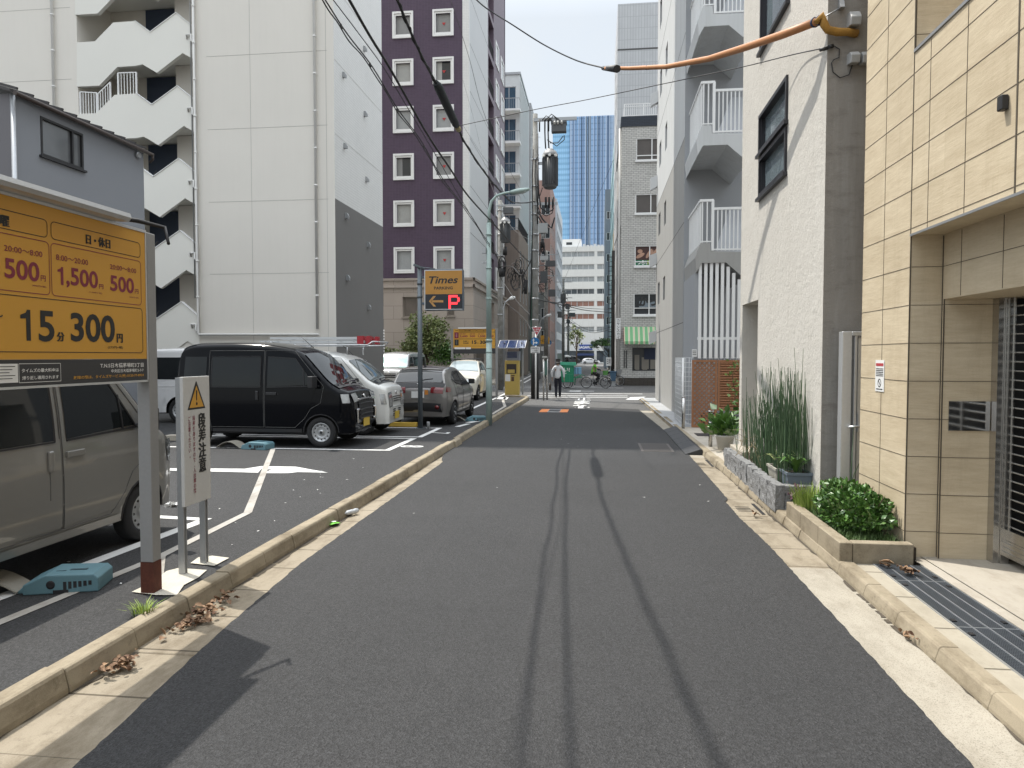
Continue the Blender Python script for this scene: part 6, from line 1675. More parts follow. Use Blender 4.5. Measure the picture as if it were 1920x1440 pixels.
# ---- tall Times pole sign
TY = 17.0
pq = gz(790,803,.1)
t = thing('parking_sign', 'tall parking sign with orange top and red P on a grey pole', 'sign', (pq.x, pq.y, .1))
zt_ = gy(790,502,TY).z
POLEG = mat('pole_blue_grey', (.13,.15,.165), .5, .3, 3, .1)
mb = MB(POLEG); mb.cyl((pq.x,TY+.05,.1), (pq.x,TY+.05,zt_), .058, n=16); mb.cyl((pq.x,TY+.05,zt_), (pq.x,TY+.05,zt_+.03), .064, n=16)
for y in (531,556): z_ = gy(790,y,TY).z; mb.cyl((pq.x,TY+.05,z_-.03), (pq.x,TY+.05,z_+.03), .066, n=16)
mb.box(pq.x-.11, pq.x+.11, TY-.06, TY+.16, .10, .115); mb.build('pole', t)
a, b = gy(795.5,506,TY), gy(867.5,581.5,TY)
mb = MB(mat('cabinet_grey', (.10,.125,.16), .4, .4)); mb.box(a.x, b.x, TY, TY+.22, b.z, a.z); mb.box(pq.x+.05, a.x, TY+.03, TY+.09, a.z-.2, a.z-.14); mb.box(pq.x+.05, a.x, TY+.03, TY+.09, b.z+.14, b.z+.2)
cb = mb.build('cabinet', t, bevel=.008)
tp = lambda x, y: gy(770+x/8.47, 490+y/8.47, TY-.004)
a1, b1 = tp(230,152), tp(818,752); zm = tp(500,521).z
mb = MB(mat('times_orange', (.42,.205,.035), .4, fineamt=0)); mb.box(a1.x, b1.x, TY-.004, TY-.0005, zm, a1.z); mb.build('face', cb)
mb = MB(mat('led_black', (.012,.016,.022), .35, fineamt=0)); mb.box(a1.x, b1.x, TY-.004, TY-.0005, b1.z, zm-.002); mb.build('display', cb)
mb = MB(ALU); mb.box(a1.x-.02, b1.x+.005, TY-.006, TY-.0004, a1.z+.001, a1.z+.016); mb.box(a1.x-.02, a1.x-.002, TY-.006, TY-.0004, b1.z-.004, a1.z); mb.box(a1.x-.02, b1.x+.004, TY-.006, TY-.0004, b1.z-.018, b1.z-.004); mb.build('face_rim', cb)
mb = MB(INK)
vs, fs = text_mesh('Times', .022); xs = [p.x+.24*p.y for p in vs]; ys = [p.y for p in vs]
l_, r_ = tp(290,355), tp(752,232)
mb.add([(l_.x+(p.x+.24*p.y-min(xs))/(max(xs)-min(xs))*(r_.x-l_.x), TY-.0055, l_.z+(p.y-min(ys))/(max(ys)-min(ys))*(r_.z-l_.z)) for p in vs], fs)
l_, r_ = tp(372,448), tp(668,398); mb.fit('PARKING', (l_.x,TY-.004,l_.z), (r_.x,TY-.004,l_.z), (l_.x,TY-.004,r_.z), .02)
mb.build('lettering', cb)
mb = MB(mat('arrow_tan', (.44,.235,.075), .5, fineamt=0))
Q = lambda *q: mb.add([tuple(tp(*p)) for p in q], [tuple(range(len(q)))]); TYk = TY
Q((325,618),(518,618),(518,652),(325,652)); Q((290,633),(358,550),(402,550),(332,634),(405,718),(362,718))
for k in range(len(mb.v)): mb.v[k].y = TY-.0055
mb.build('arrow', cb)
LED = mat('led_red', (.3,.01,.01), .5, fineamt=0, emit=(1.0,.03,.04,1.6))
mb = MB(LED)
grid = ["11111.","1....1","1....1","11111.","1.....","1.....","1....."]
px0, pz0 = tp(612,545), tp(782,745)
def leddot(x, z, r=.011): mb.box(x-r, x+r, TY-.0075, TY-.0045, z-r, z+r)
wdt, hgt = pz0.x-px0.x, px0.z-pz0.z
for k in range(15):
    z_ = pz0.z+hgt*k/14
    for dx in (0,.026): leddot(px0.x+dx, z_)
for k in range(8):
    for dz in (0,.026): leddot(px0.x+.05+(wdt-.12)*k/7, px0.z-dz); leddot(px0.x+.05+(wdt-.12)*k/7, px0.z-hgt*.56-dz+.0)
for k in range(6):
    for dx in (0,.026): leddot(px0.x+wdt-.03-dx+.015*math.sin(math.pi*k/5), px0.z-.05-(hgt*.56-.08)*k/5)
mb.build('led_letter', cb)
mb = MB(POLEG); mb.bar((pq.x-.1,TY-.12,zt_+.06), (pq.x+.1,TY+.1,zt_-.02), .05, .05); mb.tube([(pq.x,TY,zt_+.02),(a.x+.25,TY+.1,a.z+.03)], .012, 6); mb.tube([(a.x+.1,TY+.1,a.z+.015),(b.x,TY+.1,a.z+.015)], .012, 6); mb.build('bracket', t)
# ---- second price board by the ticket machine
SY = 31.6
a, b = gy(850,617,SY), gy(928.5,653,SY); c2 = gy(928,663,SY)
t = thing('price_board', 'smaller looking orange price board facing the camera behind the ivory car', 'price board', ((a.x+b.x)/2, SY, .1))
mb = MB(ORANGE); mb.box(a.x, b.x, SY, SY+.08, b.z, a.z); mb.build('panel', t)
mb = MB(SDARK); mb.box(a.x, b.x, SY+.001, SY+.08, c2.z, b.z-.003); mb.build('lower_panel', t)
mb = MB(WHITE); mb.box(gy(860,615,SY).x, gy(914,615,SY).x, SY-.12, SY+.05, a.z+.01, a.z+.07); mb.build('light_hood', t)
for x in (a.x-.06, b.x+.06): mb = MB(PGREY); mb.box(x-.05, x+.05, SY, SY+.1, .1, a.z+.02); mb.build('post', t)
sp_ = lambda x, y: gy(700+x/7.385, 580+y/7.385, SY)
mb = MB(INK)
def sf(s, x0, y0, x1, y1, bold=.03):
    l, r = sp_(x0, y1), sp_(x1, y0); mb.fit(s, (l.x,SY,l.z), (r.x,SY,l.z), (l.x,SY,r.z), bold)
sf('15', 1365,430,1430,480,.04); sf('300', 1475,430,1590,480,.04); sf('分', 1436,458,1458,480); sf('円', 1596,458,1616,480); sf('0:00〜', 1245,432,1325,452); sf('24:00', 1245,458,1320,478); sf('月〜土曜', 1262,288,1345,303); sf('日・休日', 1520,288,1600,303); sf('Times', 1130,284,1172,297)
l, r = sp_(1124,500), sp_(1180,418); mb.box(l.x, r.x, SY-.003, SY-.0005, l.z, r.z)
for x0, x1, y0, y1 in ((1185,1692,318,405),(1185,1692,412,510),(1185,1425,282,312),(1432,1692,282,312)):
    l, r = sp_(x0,y1), sp_(x1,y0); frame_line(mb, l.x, r.x, l.z, r.z, SY-.0015, .02, .010, 'y')
mb.build('lettering', t)
mb = MB(MAROON); l, r = sp_(1124,402), sp_(1180,318); mb.box(l.x, r.x, SY-.003, SY-.0005, l.z, r.z)
sf('3,600', 1198,358,1305,392,.035); sf('500', 1335,358,1410,385,.035); sf('1,500', 1450,358,1550,392,.035); sf('500', 1600,358,1668,385,.035); sf('8:00〜20:00', 1198,334,1275,348); sf('20:00〜8:00', 1335,334,1408,348); sf('8:00〜20:00', 1450,334,1530,348)
mb.build('price_lettering', t)
mb = MB(WHITE); l, r = sp_(1124,552), sp_(1275,525); mb.box(l.x, r.x, SY-.002, SY, l.z, r.z); mb.build('small_panel', t); mb = MB(WHITE); l, r = sp_(1283,552), sp_(1350,525); mb.box(l.x, r.x, SY-.002, SY, l.z, r.z); mb.build('small_panel', t); mb = MB(WHITE)
for k in range(4):
    for (yy0, base) in ((335,318),(435,418)): l, r = sp_(1142,yy0+15*k), sp_(1162,yy0+10+15*k-10+2); mb.box(l.x, r.x, SY-.005, SY-.0031, min(l.z,r.z), max(l.z,r.z))
mb.build('tag_lettering', t)
# ---- ticket machine with its solar canopy
KMY = 32.4
kx0, kx1 = gy(946.5,700,KMY).x, gy(973,700,KMY).x
t = thing('ticket_machine', 'yellow parking ticket machine under a blue solar panel canopy', 'ticket machine', ((kx0+kx1)/2, KMY, .1))
YEL = mat('machine_yellow', (.50,.36,.09), .5, 0, 3, .05)
mz = gy(960,676,KMY).z
mb = MB(YEL); mb.box(kx0, kx1, KMY, KMY+.5, .1, mz); mb.build('cabinet', t, bevel=.012)
mb = MB(mat('screen_dark', (.04,.03,.025), .2)); w_ = kx1-kx0; h_ = mz-.1
mb.box(kx0+.12*w_, kx1-.18*w_, KMY-.006, KMY-.001, .1+.62*h_, .1+.90*h_); so_ = mb.build('screen', t)
mb = MB(YEL); mb.box(kx0+.2*w_, kx1-.3*w_, KMY-.012, KMY-.0065, .1+.64*h_, .1+.74*h_); mb.build('keypad', t)
mb = MB(PAPER); mb.box(kx0+.02, kx0+.38*w_, KMY-.004, KMY-.0005, .1+.40*h_, .1+.60*h_); mb.build('notice', t)
mb = MB(mat('slot_brown', (.10,.05,.03), .5)); mb.box(kx0+.46*w_, kx0+.66*w_, KMY-.004, KMY-.0005, .1+.40*h_, .1+.53*h_); mb.box(kx0+.46*w_, kx0+.7*w_, KMY-.004, KMY-.0005, .1+.545*h_, .1+.58*h_); mb.build('coin_slot', t)
mb = MB(mat('machine_head', (.30,.32,.37), .5)); mb.box(kx0-.02, kx1+.02, KMY+.1, KMY+.5, mz+.003, mz+.42); mb.build('head', t)
SOL = mat('solar_blue', (.02,.035,.10), .12, coat=.8)
mb = MB(SOL); q0, q1 = gy(933,652,KMY-.5).x, gy(984,652,KMY-.5).x; zc0, zc1 = gy(950,652.5,KMY-.5).z, gy(950,638,KMY+.4).z
xm_ = [q0+(q1-q0)*k/3 for k in range(4)]
for k in range(3): mb.add([(xm_[k]+.015,KMY-.5,zc0),(xm_[k+1]-.015,KMY-.5,zc0),(xm_[k+1]-.015,KMY+.4,zc1),(xm_[k]+.015,KMY+.4,zc1)], [(0,1,2,3)]); 
mb.box(kx0+.1, kx1-.1, KMY+.08, KMY+.096, mz+.12, mz+.40); mb.build('solar_panel', t)
mb = MB(WHITE)
for k in range(4): mb.bar((xm_[k],KMY-.5,zc0),(xm_[k],KMY+.4,zc1), .014, .014)
mb.bar((q0,KMY-.5,zc0),(q1,KMY-.5,zc0), .016, .016); mb.bar((q0,KMY+.4,zc1),(q1,KMY+.4,zc1), .03, .03); mb.build('canopy_frame', t)
for x in (q0+.25, q1-.2): mb = MB(METAL); mb.box(x-.04, x+.04, KMY+.45, KMY+.53, .1, zc1-.05); mb.bar((x,KMY+.49,zc1-.1),(x,KMY-.1,zc0+.25), .04, .04); mb.build('canopy_post', t)
# ---- teal lamp post
lp = gz(917,797,.0)
LPX, LPY = lp.x, lp.y
TEAL = mat('lamp_teal', (.36,.455,.425), .5, .1, 2, .06)
zl_ = lambda y: gy(917,y,LPY).z
t = thing('street_lamp', 'pale teal lamp post with curved arm standing at the kerb', 'street lamp', (LPX, LPY, 0))
mb = MB(TEAL); mb.cyl((LPX,LPY,-.01),(LPX,LPY,zl_(640)), .086, .080, 16); mb.cyl((LPX,LPY,zl_(641)),(LPX,LPY,zl_(636)), .092, n=16); mb.cyl((LPX,LPY,zl_(636)),(LPX,LPY,zl_(418)), .075, .062, 16)
for y in (440,503,560,660,690): mb.cyl((LPX,LPY,zl_(y)-.015),(LPX,LPY,zl_(y)+.015), .088, n=14)
mb.build('post', t)
mb = MB(TEAL)
arc = [(917,418),(917,395),(921,378),(931,367),(946,362),(960,360)]
mb.tube([gy(x,y,LPY) for x, y in arc], [.045,.04,.036,.034,.032,.03], 10); mb.build('arm', t)
h0, h1 = gy(957,361,LPY), gy(993,354,LPY)
mb = MB(TEAL); d = (h1-h0); n_ = 10; pts = []; rs = []
for k in range(n_+1): u = k/n_; pts.append(h0+d*u+V((0,0,-.02*math.sin(math.pi*u)))); rs.append(.035+.085*math.sin(math.pi*min(1, .12+u*.86))**.8)
mb.tube(pts, rs, 14)
for v in mb.v:
    u = max(0, min(1, (v-h0).dot(d)/d.length_squared)); cz = h0.z+d.z*u
    v.z = cz+(v.z-cz)*.62
lo = mb.build('lamp_head', t)
mb = MB(mat('lamp_glass', (.50,.56,.54), .25)); mb.tube([p+V((0,0,-.035)) for p in pts[3:9]], [r*.80 for r in rs[3:9]], 12)
for v in mb.v:
    u = max(0, min(1, (v-h0).dot(d)/d.length_squared)); cz = h0.z+d.z*u-.035
    v.z = cz+(v.z-cz)*.45
mb.build('lamp_glass', lo)
mb = MB(METAL); mb.obox((LPX-.12,LPY-.02,zl_(470)), (.10,.10,.16), M.Identity(3)); mb.obox((LPX-.10,LPY-.02,zl_(446)), (.09,.06,.05), M.Identity(3)); mb.obox((LPX-.10,LPY-.02,zl_(492)), (.12,.06,.04), M.Identity(3)); mb.build('control_box', t)
# ---- utility poles
CONC = concrete_mat('pole_concrete', (.26,.26,.25), None, 2, .2, .5)
XFM = mat('transformer_grey', (.105,.11,.115), .55, .2, 4, .08)
XFL = mat('transformer_cap', (.30,.30,.30), .5, .2)
PORC = mat('porcelain', (.62,.61,.58), .25)
CABLE = mat('cable_black', (.012,.012,.013), .55, fineamt=0)
CABLG = mat('cable_grey', (.09,.09,.09), .6, fineamt=0)
def transformer(t, x0, x1, ytop, ybot, Y):
    a, b = gy(x0,ytop,Y), gy(x1,ybot,Y); cx_, r = (a.x+b.x)/2, (b.x-a.x)/2
    z1, z0 = a.z, b.z
    mb = MB(XFM); mb.lathe([(r*.7,z0),(r*.86,z0+.05),(r*.86,z1-.30)], (cx_,Y,0), 20)
    for k in range(22):
        an = 2*math.pi*k/22; p = V((cx_+r*.93*math.cos(an), Y+r*.93*math.sin(an), (z0+z1)/2-.12)); mb.obox(p, (r*.22,.02,(z1-z0)-.48), M.Rotation(an, 3, 'Z'))
    o = mb.build('transformer', t)
    mb = MB(XFL); mb.lathe([(r*1.0,z1-.30),(r*1.0,z1-.22),(r*.78,z1-.08),(r*.5,z1-.06),(r*.5,z1)], (cx_,Y,0), 20); mb.build('cap', o)
    mb = MB(PORC)
    for an in (-2.3,-1.57,-.85): p = V((cx_+r*.95*math.cos(an), Y+r*.95*math.sin(an), z1-.34)); mb.cyl(p, p+V((math.cos(an)*.1,math.sin(an)*.1,.02)), .05, .06, 10)
    mb.build('bushing', o)
up = gz(1003,748,.0); UX, UY = up.x, up.y
zu = lambda y: gy(1003,y,UY).z
xu = lambda x: gy(x,400,UY).x
t = thing('utility_pole', 'concrete utility pole with large transformer and tangled cables at the junction', 'utility pole', (UX, UY, 0))
UPT = t
mb = MB(CONC); mb.cyl((UX,UY,-.05),(UX,UY,zu(214)), .165, .105, 20); mb.build('pole', t)
mb = MB(mat('pole_cover', (.02,.021,.022), .6)); mb.cyl((UX,UY,.02),(UX,UY,zu(622)), .178, .172, 20); mb.build('pole_guard', t)
mb = MB(METAL)
for y in (300,350,402,440,470,505,560,600): mb.cyl((UX,UY,zu(y)-.03),(UX,UY,zu(y)+.03), .165, n=16)
k = zu(590)
while k < zu(240): mb.cyl((UX-.22,UY,k),(UX+.22,UY,k), .008, n=6); k += .45
mb.build('band', t)
for q_ in ((1001,1081,.18,.10,230,224),(1001,1046,.15,.10,386,381),(1003,1040,.1,.03,310,305)): mb = MB(METAL); mb.box(xu(q_[0]), xu(q_[1]), UY-q_[2], UY-q_[3], zu(q_[4]), zu(q_[5])); mb.build('crossarm', t)
transformer(t, 1017, 1046, 281, 353, UY-.45)
mb = MB(XFM); mb.box(xu(1035), xu(1062), UY-.55, UY-.2, zu(255), zu(240)); mb.box(xu(1034), xu(1063), UY-.58, UY-.17, zu(240)+.002, zu(236)); so_ = mb.build('switch_box', t)
mb = MB(PORC)
for x in (1041,1047,1054): mb.cyl((xu(x),UY-.56,zu(242)),(xu(x),UY-.66,zu(238)), .05, .035, 8)
mb.build('bushing', so_)
mb = MB(CABLE)
for x in (1012,1022,1028,1029): mb.cyl((xu(x),UY-.2,zu(227)),(xu(x),UY-.2,zu(250)), .035, .03, 8)
for x in (1022,1028): mb.tube([(xu(x),UY-.2,zu(250)),(xu(x)+.02,UY-.3,zu(268)),(xu(x)+.05,UY-.4,zu(284))], .03, 8)
for x in (1024,1030,1037): mb.cyl((xu(x),UY-.16,zu(372)),(xu(x),UY-.16,zu(392)), .05, .04, 8)
mb.build('insulator', t)
mb = MB(CABLE)
def U(*pts, dy=-.25, r=.02): mb.tube([gy(x, y, UY+dy) for x, y in pts], r, 6)
U((1016,226),(1024,217),(1032,222),(1040,238)); U((1022,226),(1034,214),(1048,224),(1053,238)); U((1028,227),(1038,217),(1046,226)); U((1031,268),(1046,268),(1056,255)); U((1026,262),(1044,274),(1058,262),(1058,254)); U((1010,290),(1004,300),(1003,330),(1007,380),(1012,398),(1024,405),(1035,400),(1038,390)); U((1008,300),(1010,360),(1014,390),(1026,398),(1036,394),(1038,384), r=.03); U((1017,352),(1013,365),(1010,372)); U((1008,395),(1018,412),(1030,424),(1034,428),(1038,415),(1040,408), r=.035); U((1006,400),(1016,418),(1030,430), r=.03)
U((1000,280),(998,330),(999,420),(997,470),(996,520),(994,600), dy=-.14, r=.025); U((1008,250),(1009,330),(1008,420), dy=-.16, r=.03)
mb.build('cable', t)
mb = MB(mat('relay_grey', (.36,.37,.37), .5)); mb.box(xu(1012), xu(1028), UY-.45, UY-.17, zu(440), zu(422)); mb.cyl((xu(1019),UY-.3,zu(440)),(xu(1019),UY-.3,zu(448)), .09, .06, 12); mb.box(xu(1014), xu(1029), UY-.4, UY-.2, zu(490), zu(482)); mb.build('relay_box', t)
mb = MB(CABLE)
for k in range(7):
    a0 = RND.uniform(0, 6.28); R_ = RND.uniform(.12,.28)
    mb.tube([(xu(1018)+R_*.5*math.cos(a0+q*.6), UY-.30+.06*math.sin(q), zu(462+3*k)+R_*math.sin(a0+q*.6)) for q in range(11)], .016, 5)
mb.cyl((xu(1018),UY-.28,zu(450)),(xu(1018),UY-.28,zu(466)), .07, n=10); mb.build('cable_coil', t)
mb = MB(mat('cover_green', (.06,.14,.11), .6)); mb.tube([(UX-.17,UY-.06,zu(700)),(UX-.16,UY-.06,zu(520)),(UX-.13,UY-.06,zu(450))], .028, 8); mb.build('cable_guard', t)
up2 = gz(938,731,0); PX2, PY2 = up2.x, up2.y
t = thing('utility_pole', 'second utility pole with grey transformer across the junction behind the teal lamp', 'utility pole', (PX2, PY2, 0))
z2 = lambda y: gy(938,y,PY2).z
x2 = lambda x: gy(x,430,PY2).x
mb = MB(CONC); mb.cyl((PX2,PY2,0),(PX2,PY2,z2(376)), .17, .12, 18); mb.build('pole', t)
mb = MB(METAL)
for y in (395,440,480,540,590,640): mb.cyl((PX2,PY2,z2(y)-.03),(PX2,PY2,z2(y)+.03), .18, n=14)
mb.box(x2(932), x2(978), PY2-.2, PY2-.12, z2(388), z2(385)); mb.build('crossarm', t)
transformer(t, 938, 957, 408, 455, PY2-.5)
mb = MB(XFM); mb.box(x2(946), x2(964), PY2-.6, PY2-.3, z2(404), z2(393)); mb.build('switch_box', t)
mb = MB(CABLE)
for k in range(9):
    a0 = RND.uniform(0, 6.28); R_ = RND.uniform(.15,.45); 
    mb.tube([(x2(943)+R_*.5*math.cos(a0+q*.6), PY2-.35+.1*math.sin(q+k), z2(500)+R_*1.3*math.sin(a0+q*.6)) for q in range(11)], .02, 5)
mb.cyl((x2(948),PY2-.3,z2(465)),(x2(948),PY2-.3,z2(480)), .12, n=10); mb.cyl((x2(942),PY2-.3,z2(505)),(x2(942),PY2-.3,z2(520)), .2, .15, 10); mb.build('cable_coil', t)
# cable junction hanging between the poles
t = thing('cable_bundle', 'tangled bundle of black cable loops hanging left of the utility pole', 'cables', gy(975,510,38))
mb = MB(CABLE)
for k in range(18):
    a0 = RND.uniform(0, 6.28); R_ = RND.uniform(.15,.55); c_ = gy(968+RND.uniform(-14,16), 515+RND.uniform(-20,14), 38)
    mb.tube([(c_.x+R_*.55*math.cos(a0+q*.55), c_.y+.1*math.sin(q), c_.z+R_*1.1*math.sin(a0+q*.55)) for q in range(10)], .018, 5)
for k in range(8): mb.tube([gy(978+RND.uniform(-4,6), 505, 38), gy(982+RND.uniform(-6,6), 530, 38), gy(983+RND.uniform(-4,5), 551, 38), gy(986+RND.uniform(-3,3), 525, 38)], .022, 5)
mb.build('loops', t)
# further poles down the street
def far_pole(px_, ybase, ytop, Y, label, bits):
    p = gy(px_, 650, Y); z1 = gy(px_, ytop, Y).z
    t = thing('utility_pole', label, 'utility pole', (p.x, Y, 0))
    mb = MB(CONC); mb.cyl((p.x,Y,0),(p.x,Y,z1), .19, .13, 12); mb.build('pole', t)
    for (dx, y, w_, h_) in bits: mb = MB(XFM); z_ = gy(px_, y, Y).z; mb.box(p.x+dx-w_/2, p.x+dx+w_/2, Y-.3, Y-.12, z_-h_/2, z_+h_/2); mb.build('equipment_box', t)
    z_ = z1-.4
    for k in range(3): mb = MB(METAL); mb.box(p.x-1.0, p.x+1.0, Y-.12, Y-.06, z_-.9*k, z_-.9*k+.08); mb.build('crossarm', t)
    mb = MB(CABLE)
    for k in range(7):
        c_ = V((p.x+RND.uniform(-.5,.5), Y-.25, z1-RND.uniform(1.5,4.5))); R_ = RND.uniform(.2,.5)
        mb.tube([(c_.x+R_*math.cos(q*.7), c_.y, c_.z+R_*math.sin(q*.7)) for q in range(9)], .025, 5)
    mb.build('cable', t)
far_pole(1056, 690, 523, 82, 'dark utility pole with boxes standing just left of the white office facade', [(0,560,.6,1.0),(.5,575,.5,.6),(-.4,590,.5,.7)])
far_pole(1065.5, 690, 577, 100, 'shorter dark utility pole in front of the white office windows', [(.5,590,.9,.5),(0,603,.5,.5)])
far_pole(1024, 700, 470, 62, 'utility pole half hidden behind the big one on the left row', [(.4,495,.8,.5),(-.2,520,.6,1.0),(.5,550,.6,.6)])
for (px_, Y, yt, yb, side_, lab) in ((944,44,556,735,1,'thin street lamp with white head beside the beige stone hotel base'), (1012,58,586,700,1,'small street lamp with white head just right of the big utility pole')):
    p0 = gy(px_, 650, Y); t = thing('street_lamp', lab, 'street lamp', (p0.x, Y, 0))
    zt_ = gy(px_, yt+14, Y).z; dx = gy(px_+22, 560, Y).x-p0.x
    mb = MB(METAL); mb.tube([(p0.x,Y,0),(p0.x,Y,zt_-.3),(p0.x+dx*.15,Y,zt_+.1),(p0.x+dx*.5,Y,zt_+.3)], [.08,.06,.05,.04], 8); mb.build('post', t)
    mb = MB(WHITE); mb.tube([(p0.x+dx*.45,Y,zt_+.28),(p0.x+dx*.7,Y,zt_+.36),(p0.x+dx,Y,zt_+.42)], [.05,.13,.06], 10); mb.build('lamp_head', t)
# ---- traffic signs
def disc(mb, c, r, y, n=28): mb.add([(c[0]+r*math.cos(2*math.pi*k/n), y, c[1]+r*math.sin(2*math.pi*k/n)) for k in range(n)], [tuple(range(n))])
SGY = UY-.42
t = thing('traffic_sign', 'red stop sign over blue straight or right sign on a white pole', 'traffic sign', (xu(1004), SGY, 0))
X_ = lambda x: gy(x,640,SGY).x
Z_ = lambda y: gy(1004,y,SGY).z
mb = MB(WHITE); mb.cyl((X_(1004.5),SGY+.05,0),(X_(1004.5),SGY+.05,Z_(612)), .035, n=10); mb.build('pole', t)
RED = mat('sign_red', (.42,.018,.035), .4, fineamt=0); SBLUE = mat('traffic_blue', (.012,.14,.36), .4, fineamt=0)
mb = MB(METAL); mb.prism([(X_(996.5),Z_(613)),(X_(1016.5),Z_(613)),(X_(1006.5),Z_(631))], 'y', SGY-.002, SGY+.01); mb.build('back_plate', t)
mb = MB(WHITE); mb.add([(X_(996.5),SGY-.004,Z_(613)),(X_(1016.5),SGY-.004,Z_(613)),(X_(1006.5),SGY-.004,Z_(631))], [(0,1,2)]); mb.use(RED)
mb.add([(X_(998.3),SGY-.006,Z_(614)),(X_(1014.7),SGY-.006,Z_(614)),(X_(1006.5),SGY-.006,Z_(628.8))], [(0,1,2)])
mb.use(WHITE); l, r = (X_(1001), Z_(619.4)), (X_(1012), Z_(615.6)); mb.fit('止まれ', (l[0],SGY-.006,l[1]), (r[0],SGY-.006,l[1]), (l[0],SGY-.006,r[1]), .04); l, r = (X_(1003.5), Z_(623)), (X_(1009.5), Z_(620.5)); mb.fit('STOP', (l[0],SGY-.006,l[1]), (r[0],SGY-.006,l[1]), (l[0],SGY-.006,r[1]), .03)
mb.build('stop_plate', t)
mb = MB(METAL); mb.cyl((X_(1003),SGY+.01,Z_(640.5)),(X_(1003),SGY-.002,Z_(640.5)), .185, n=28); mb.build('disc_back', t)
mb = MB(SBLUE); disc(mb, (X_(1003),Z_(640.5)), .185, SGY-.004); mb.use(WHITE); cx_, cz_ = X_(1003), Z_(640.5)
for q in ([(-.085,-.14),(-.04,-.14),(-.04,.06),(-.085,.06)], [(-.115,.05),(-.01,.05),(-.0625,.14)], [(-.04,-.07),(.05,-.07),(.05,-.03),(-.04,-.03)], [(.04,-.11),(.13,-.05),(.04,.01)]): mb.add([(cx_+x, SGY-.006, cz_+z) for x, z in q], [tuple(range(len(q)))])
mb.build('direction_plate', t)
mb = MB(PAPER); mb.box(X_(995), X_(1012), SGY-.004, SGY+.008, Z_(662), Z_(650)); mb.use(INK); l = (X_(996.5), Z_(655)); r = (X_(1010.5), Z_(651.2)); mb.fit('自転車を', (l[0],SGY-.004,l[1]), (r[0],SGY-.004,l[1]), (l[0],SGY-.004,r[1]), .01); l = (X_(997.5), Z_(659)); r = (X_(1009.5), Z_(655.6)); mb.fit('一方通行', (l[0],SGY-.004,l[1]), (r[0],SGY-.004,l[1]), (l[0],SGY-.004,r[1]), .01)
mb.box(X_(997), X_(1010), SGY-.006, SGY-.0041, Z_(661), Z_(660)); mb.build('text_plate', t)
# sign behind the ticket machine
t = thing('traffic_sign', 'blue parking meter sign over a white plate left of the ticket machine', 'traffic sign', (gy(940,690,45).x, 45, 0))
X_ = lambda x: gy(x,650,45.0).x
Z_ = lambda y: gy(940,y,45.0).z
mb = MB(WHITE); mb.cyl((X_(940),45.05,0),(X_(940),45.05,Z_(650)), .045, n=10); mb.build('pole', t)
mb = MB(SBLUE); mb.add([(X_(940)+.26*math.cos(k/12*math.pi+math.pi), 45-.004, Z_(652)+.18*math.sin(k/12*math.pi+math.pi)+.1) for k in range(13)], [tuple(range(13))]); mb.box(X_(934.5), X_(945.5), 44.99, 45.01, Z_(657.5), Z_(651)); mb.use(WHITE); l = (X_(937),Z_(657)); r = (X_(943),Z_(652.5)); mb.fit('P/T', (l[0],44.99,l[1]), (r[0],44.99,l[1]), (l[0],44.99,r[1]), .04); mb.build('plate', t)
mb = MB(PAPER); mb.box(X_(935), X_(946), 44.99, 45.01, Z_(667), Z_(658.5)); mb.use(INK)
for y in (660,662.5,665): mb.box(X_(936.5), X_(944.5), 44.985, 44.9895, Z_(y+.9), Z_(y)); 
mb.build('text_plate', t)
# slim posts and far signs
GBY = 30.3
t = thing('notice_board', 'slim steel framed green notice board seen edge on beside the walking man', 'notice board', (gy(1022,740,GBY).x, GBY, 0))
for i_, x in enumerate((1019.8,1024.6)): mb = MB(STEEL); yq = GBY-.5*(1-i_)+.35; mb.cyl((gy(x,700,GBY).x,yq,0),(gy(x,700,GBY).x,yq,gy(1020,670+i_*3,GBY).z), .038, n=10); mb.build('post', t)
a = gy(1019.8,700,GBY).x; b = gy(1024.6,700,GBY).x
mb = MB(mat('board_green', (.02,.10,.075), .4)); mb.bar((a,GBY-.1,gy(1020,690,GBY).z),(b,GBY+.3,gy(1020,690,GBY).z), .02, .62); mb.build('panel', t)
mb = MB(STEEL); mb.box(gy(1017.5,670,GBY).x, gy(1026,670,GBY).x, GBY-.25, GBY+.4, gy(1020,671,GBY).z, gy(1020,667.5,GBY).z); mb.build('cap', t)
t = thing('traffic_sign', 'small blue round sign on a thin pole on the far left pavement', 'traffic sign', (gy(1029,690,74).x, 74, .1))
X_ = lambda x: gy(x,650,74.0).x
Z_ = lambda y: gy(1029,y,74.0).z
mb = MB(METAL); mb.cyl((X_(1029.3),74.05,.1),(X_(1029.3),74.05,Z_(640)), .05, n=8); mb.build('pole', t)
mb = MB(SBLUE); disc(mb, (X_(1029.3),Z_(642.5)), .27, 74); mb.use(WHITE); disc(mb, (X_(1029.3),Z_(642.5)), .12, 73.99); mb.build('plate', t)
mb = MB(PAPER); mb.box(X_(1026.5), X_(1032), 73.99, 74.01, Z_(649.5), Z_(646)); mb.build('text_plate', t)
t = thing('shop_sign', 'orange shop sign with dark characters on the left row beyond the stop sign', 'sign', (gy(1018,640,66).x, 66, 2.5))
X_ = lambda x: gy(x,640,66.0).x
Z_ = lambda y: gy(1018,y,66.0).z
mb = MB(ORANGE); mb.prism([(X_(1006),Z_(645)),(X_(1030),Z_(645)),(X_(1030),Z_(634)),(X_(1026),Z_(629)),(X_(1006),Z_(629))], 'y', 66, 66.4); mb.build('panel', t)
mb = MB(INK); mb.fit('ラーメン', (X_(1010),66,Z_(641)), (X_(1022),66,Z_(641)), (X_(1010),66,Z_(636)), .03); mb.build('lettering', t)
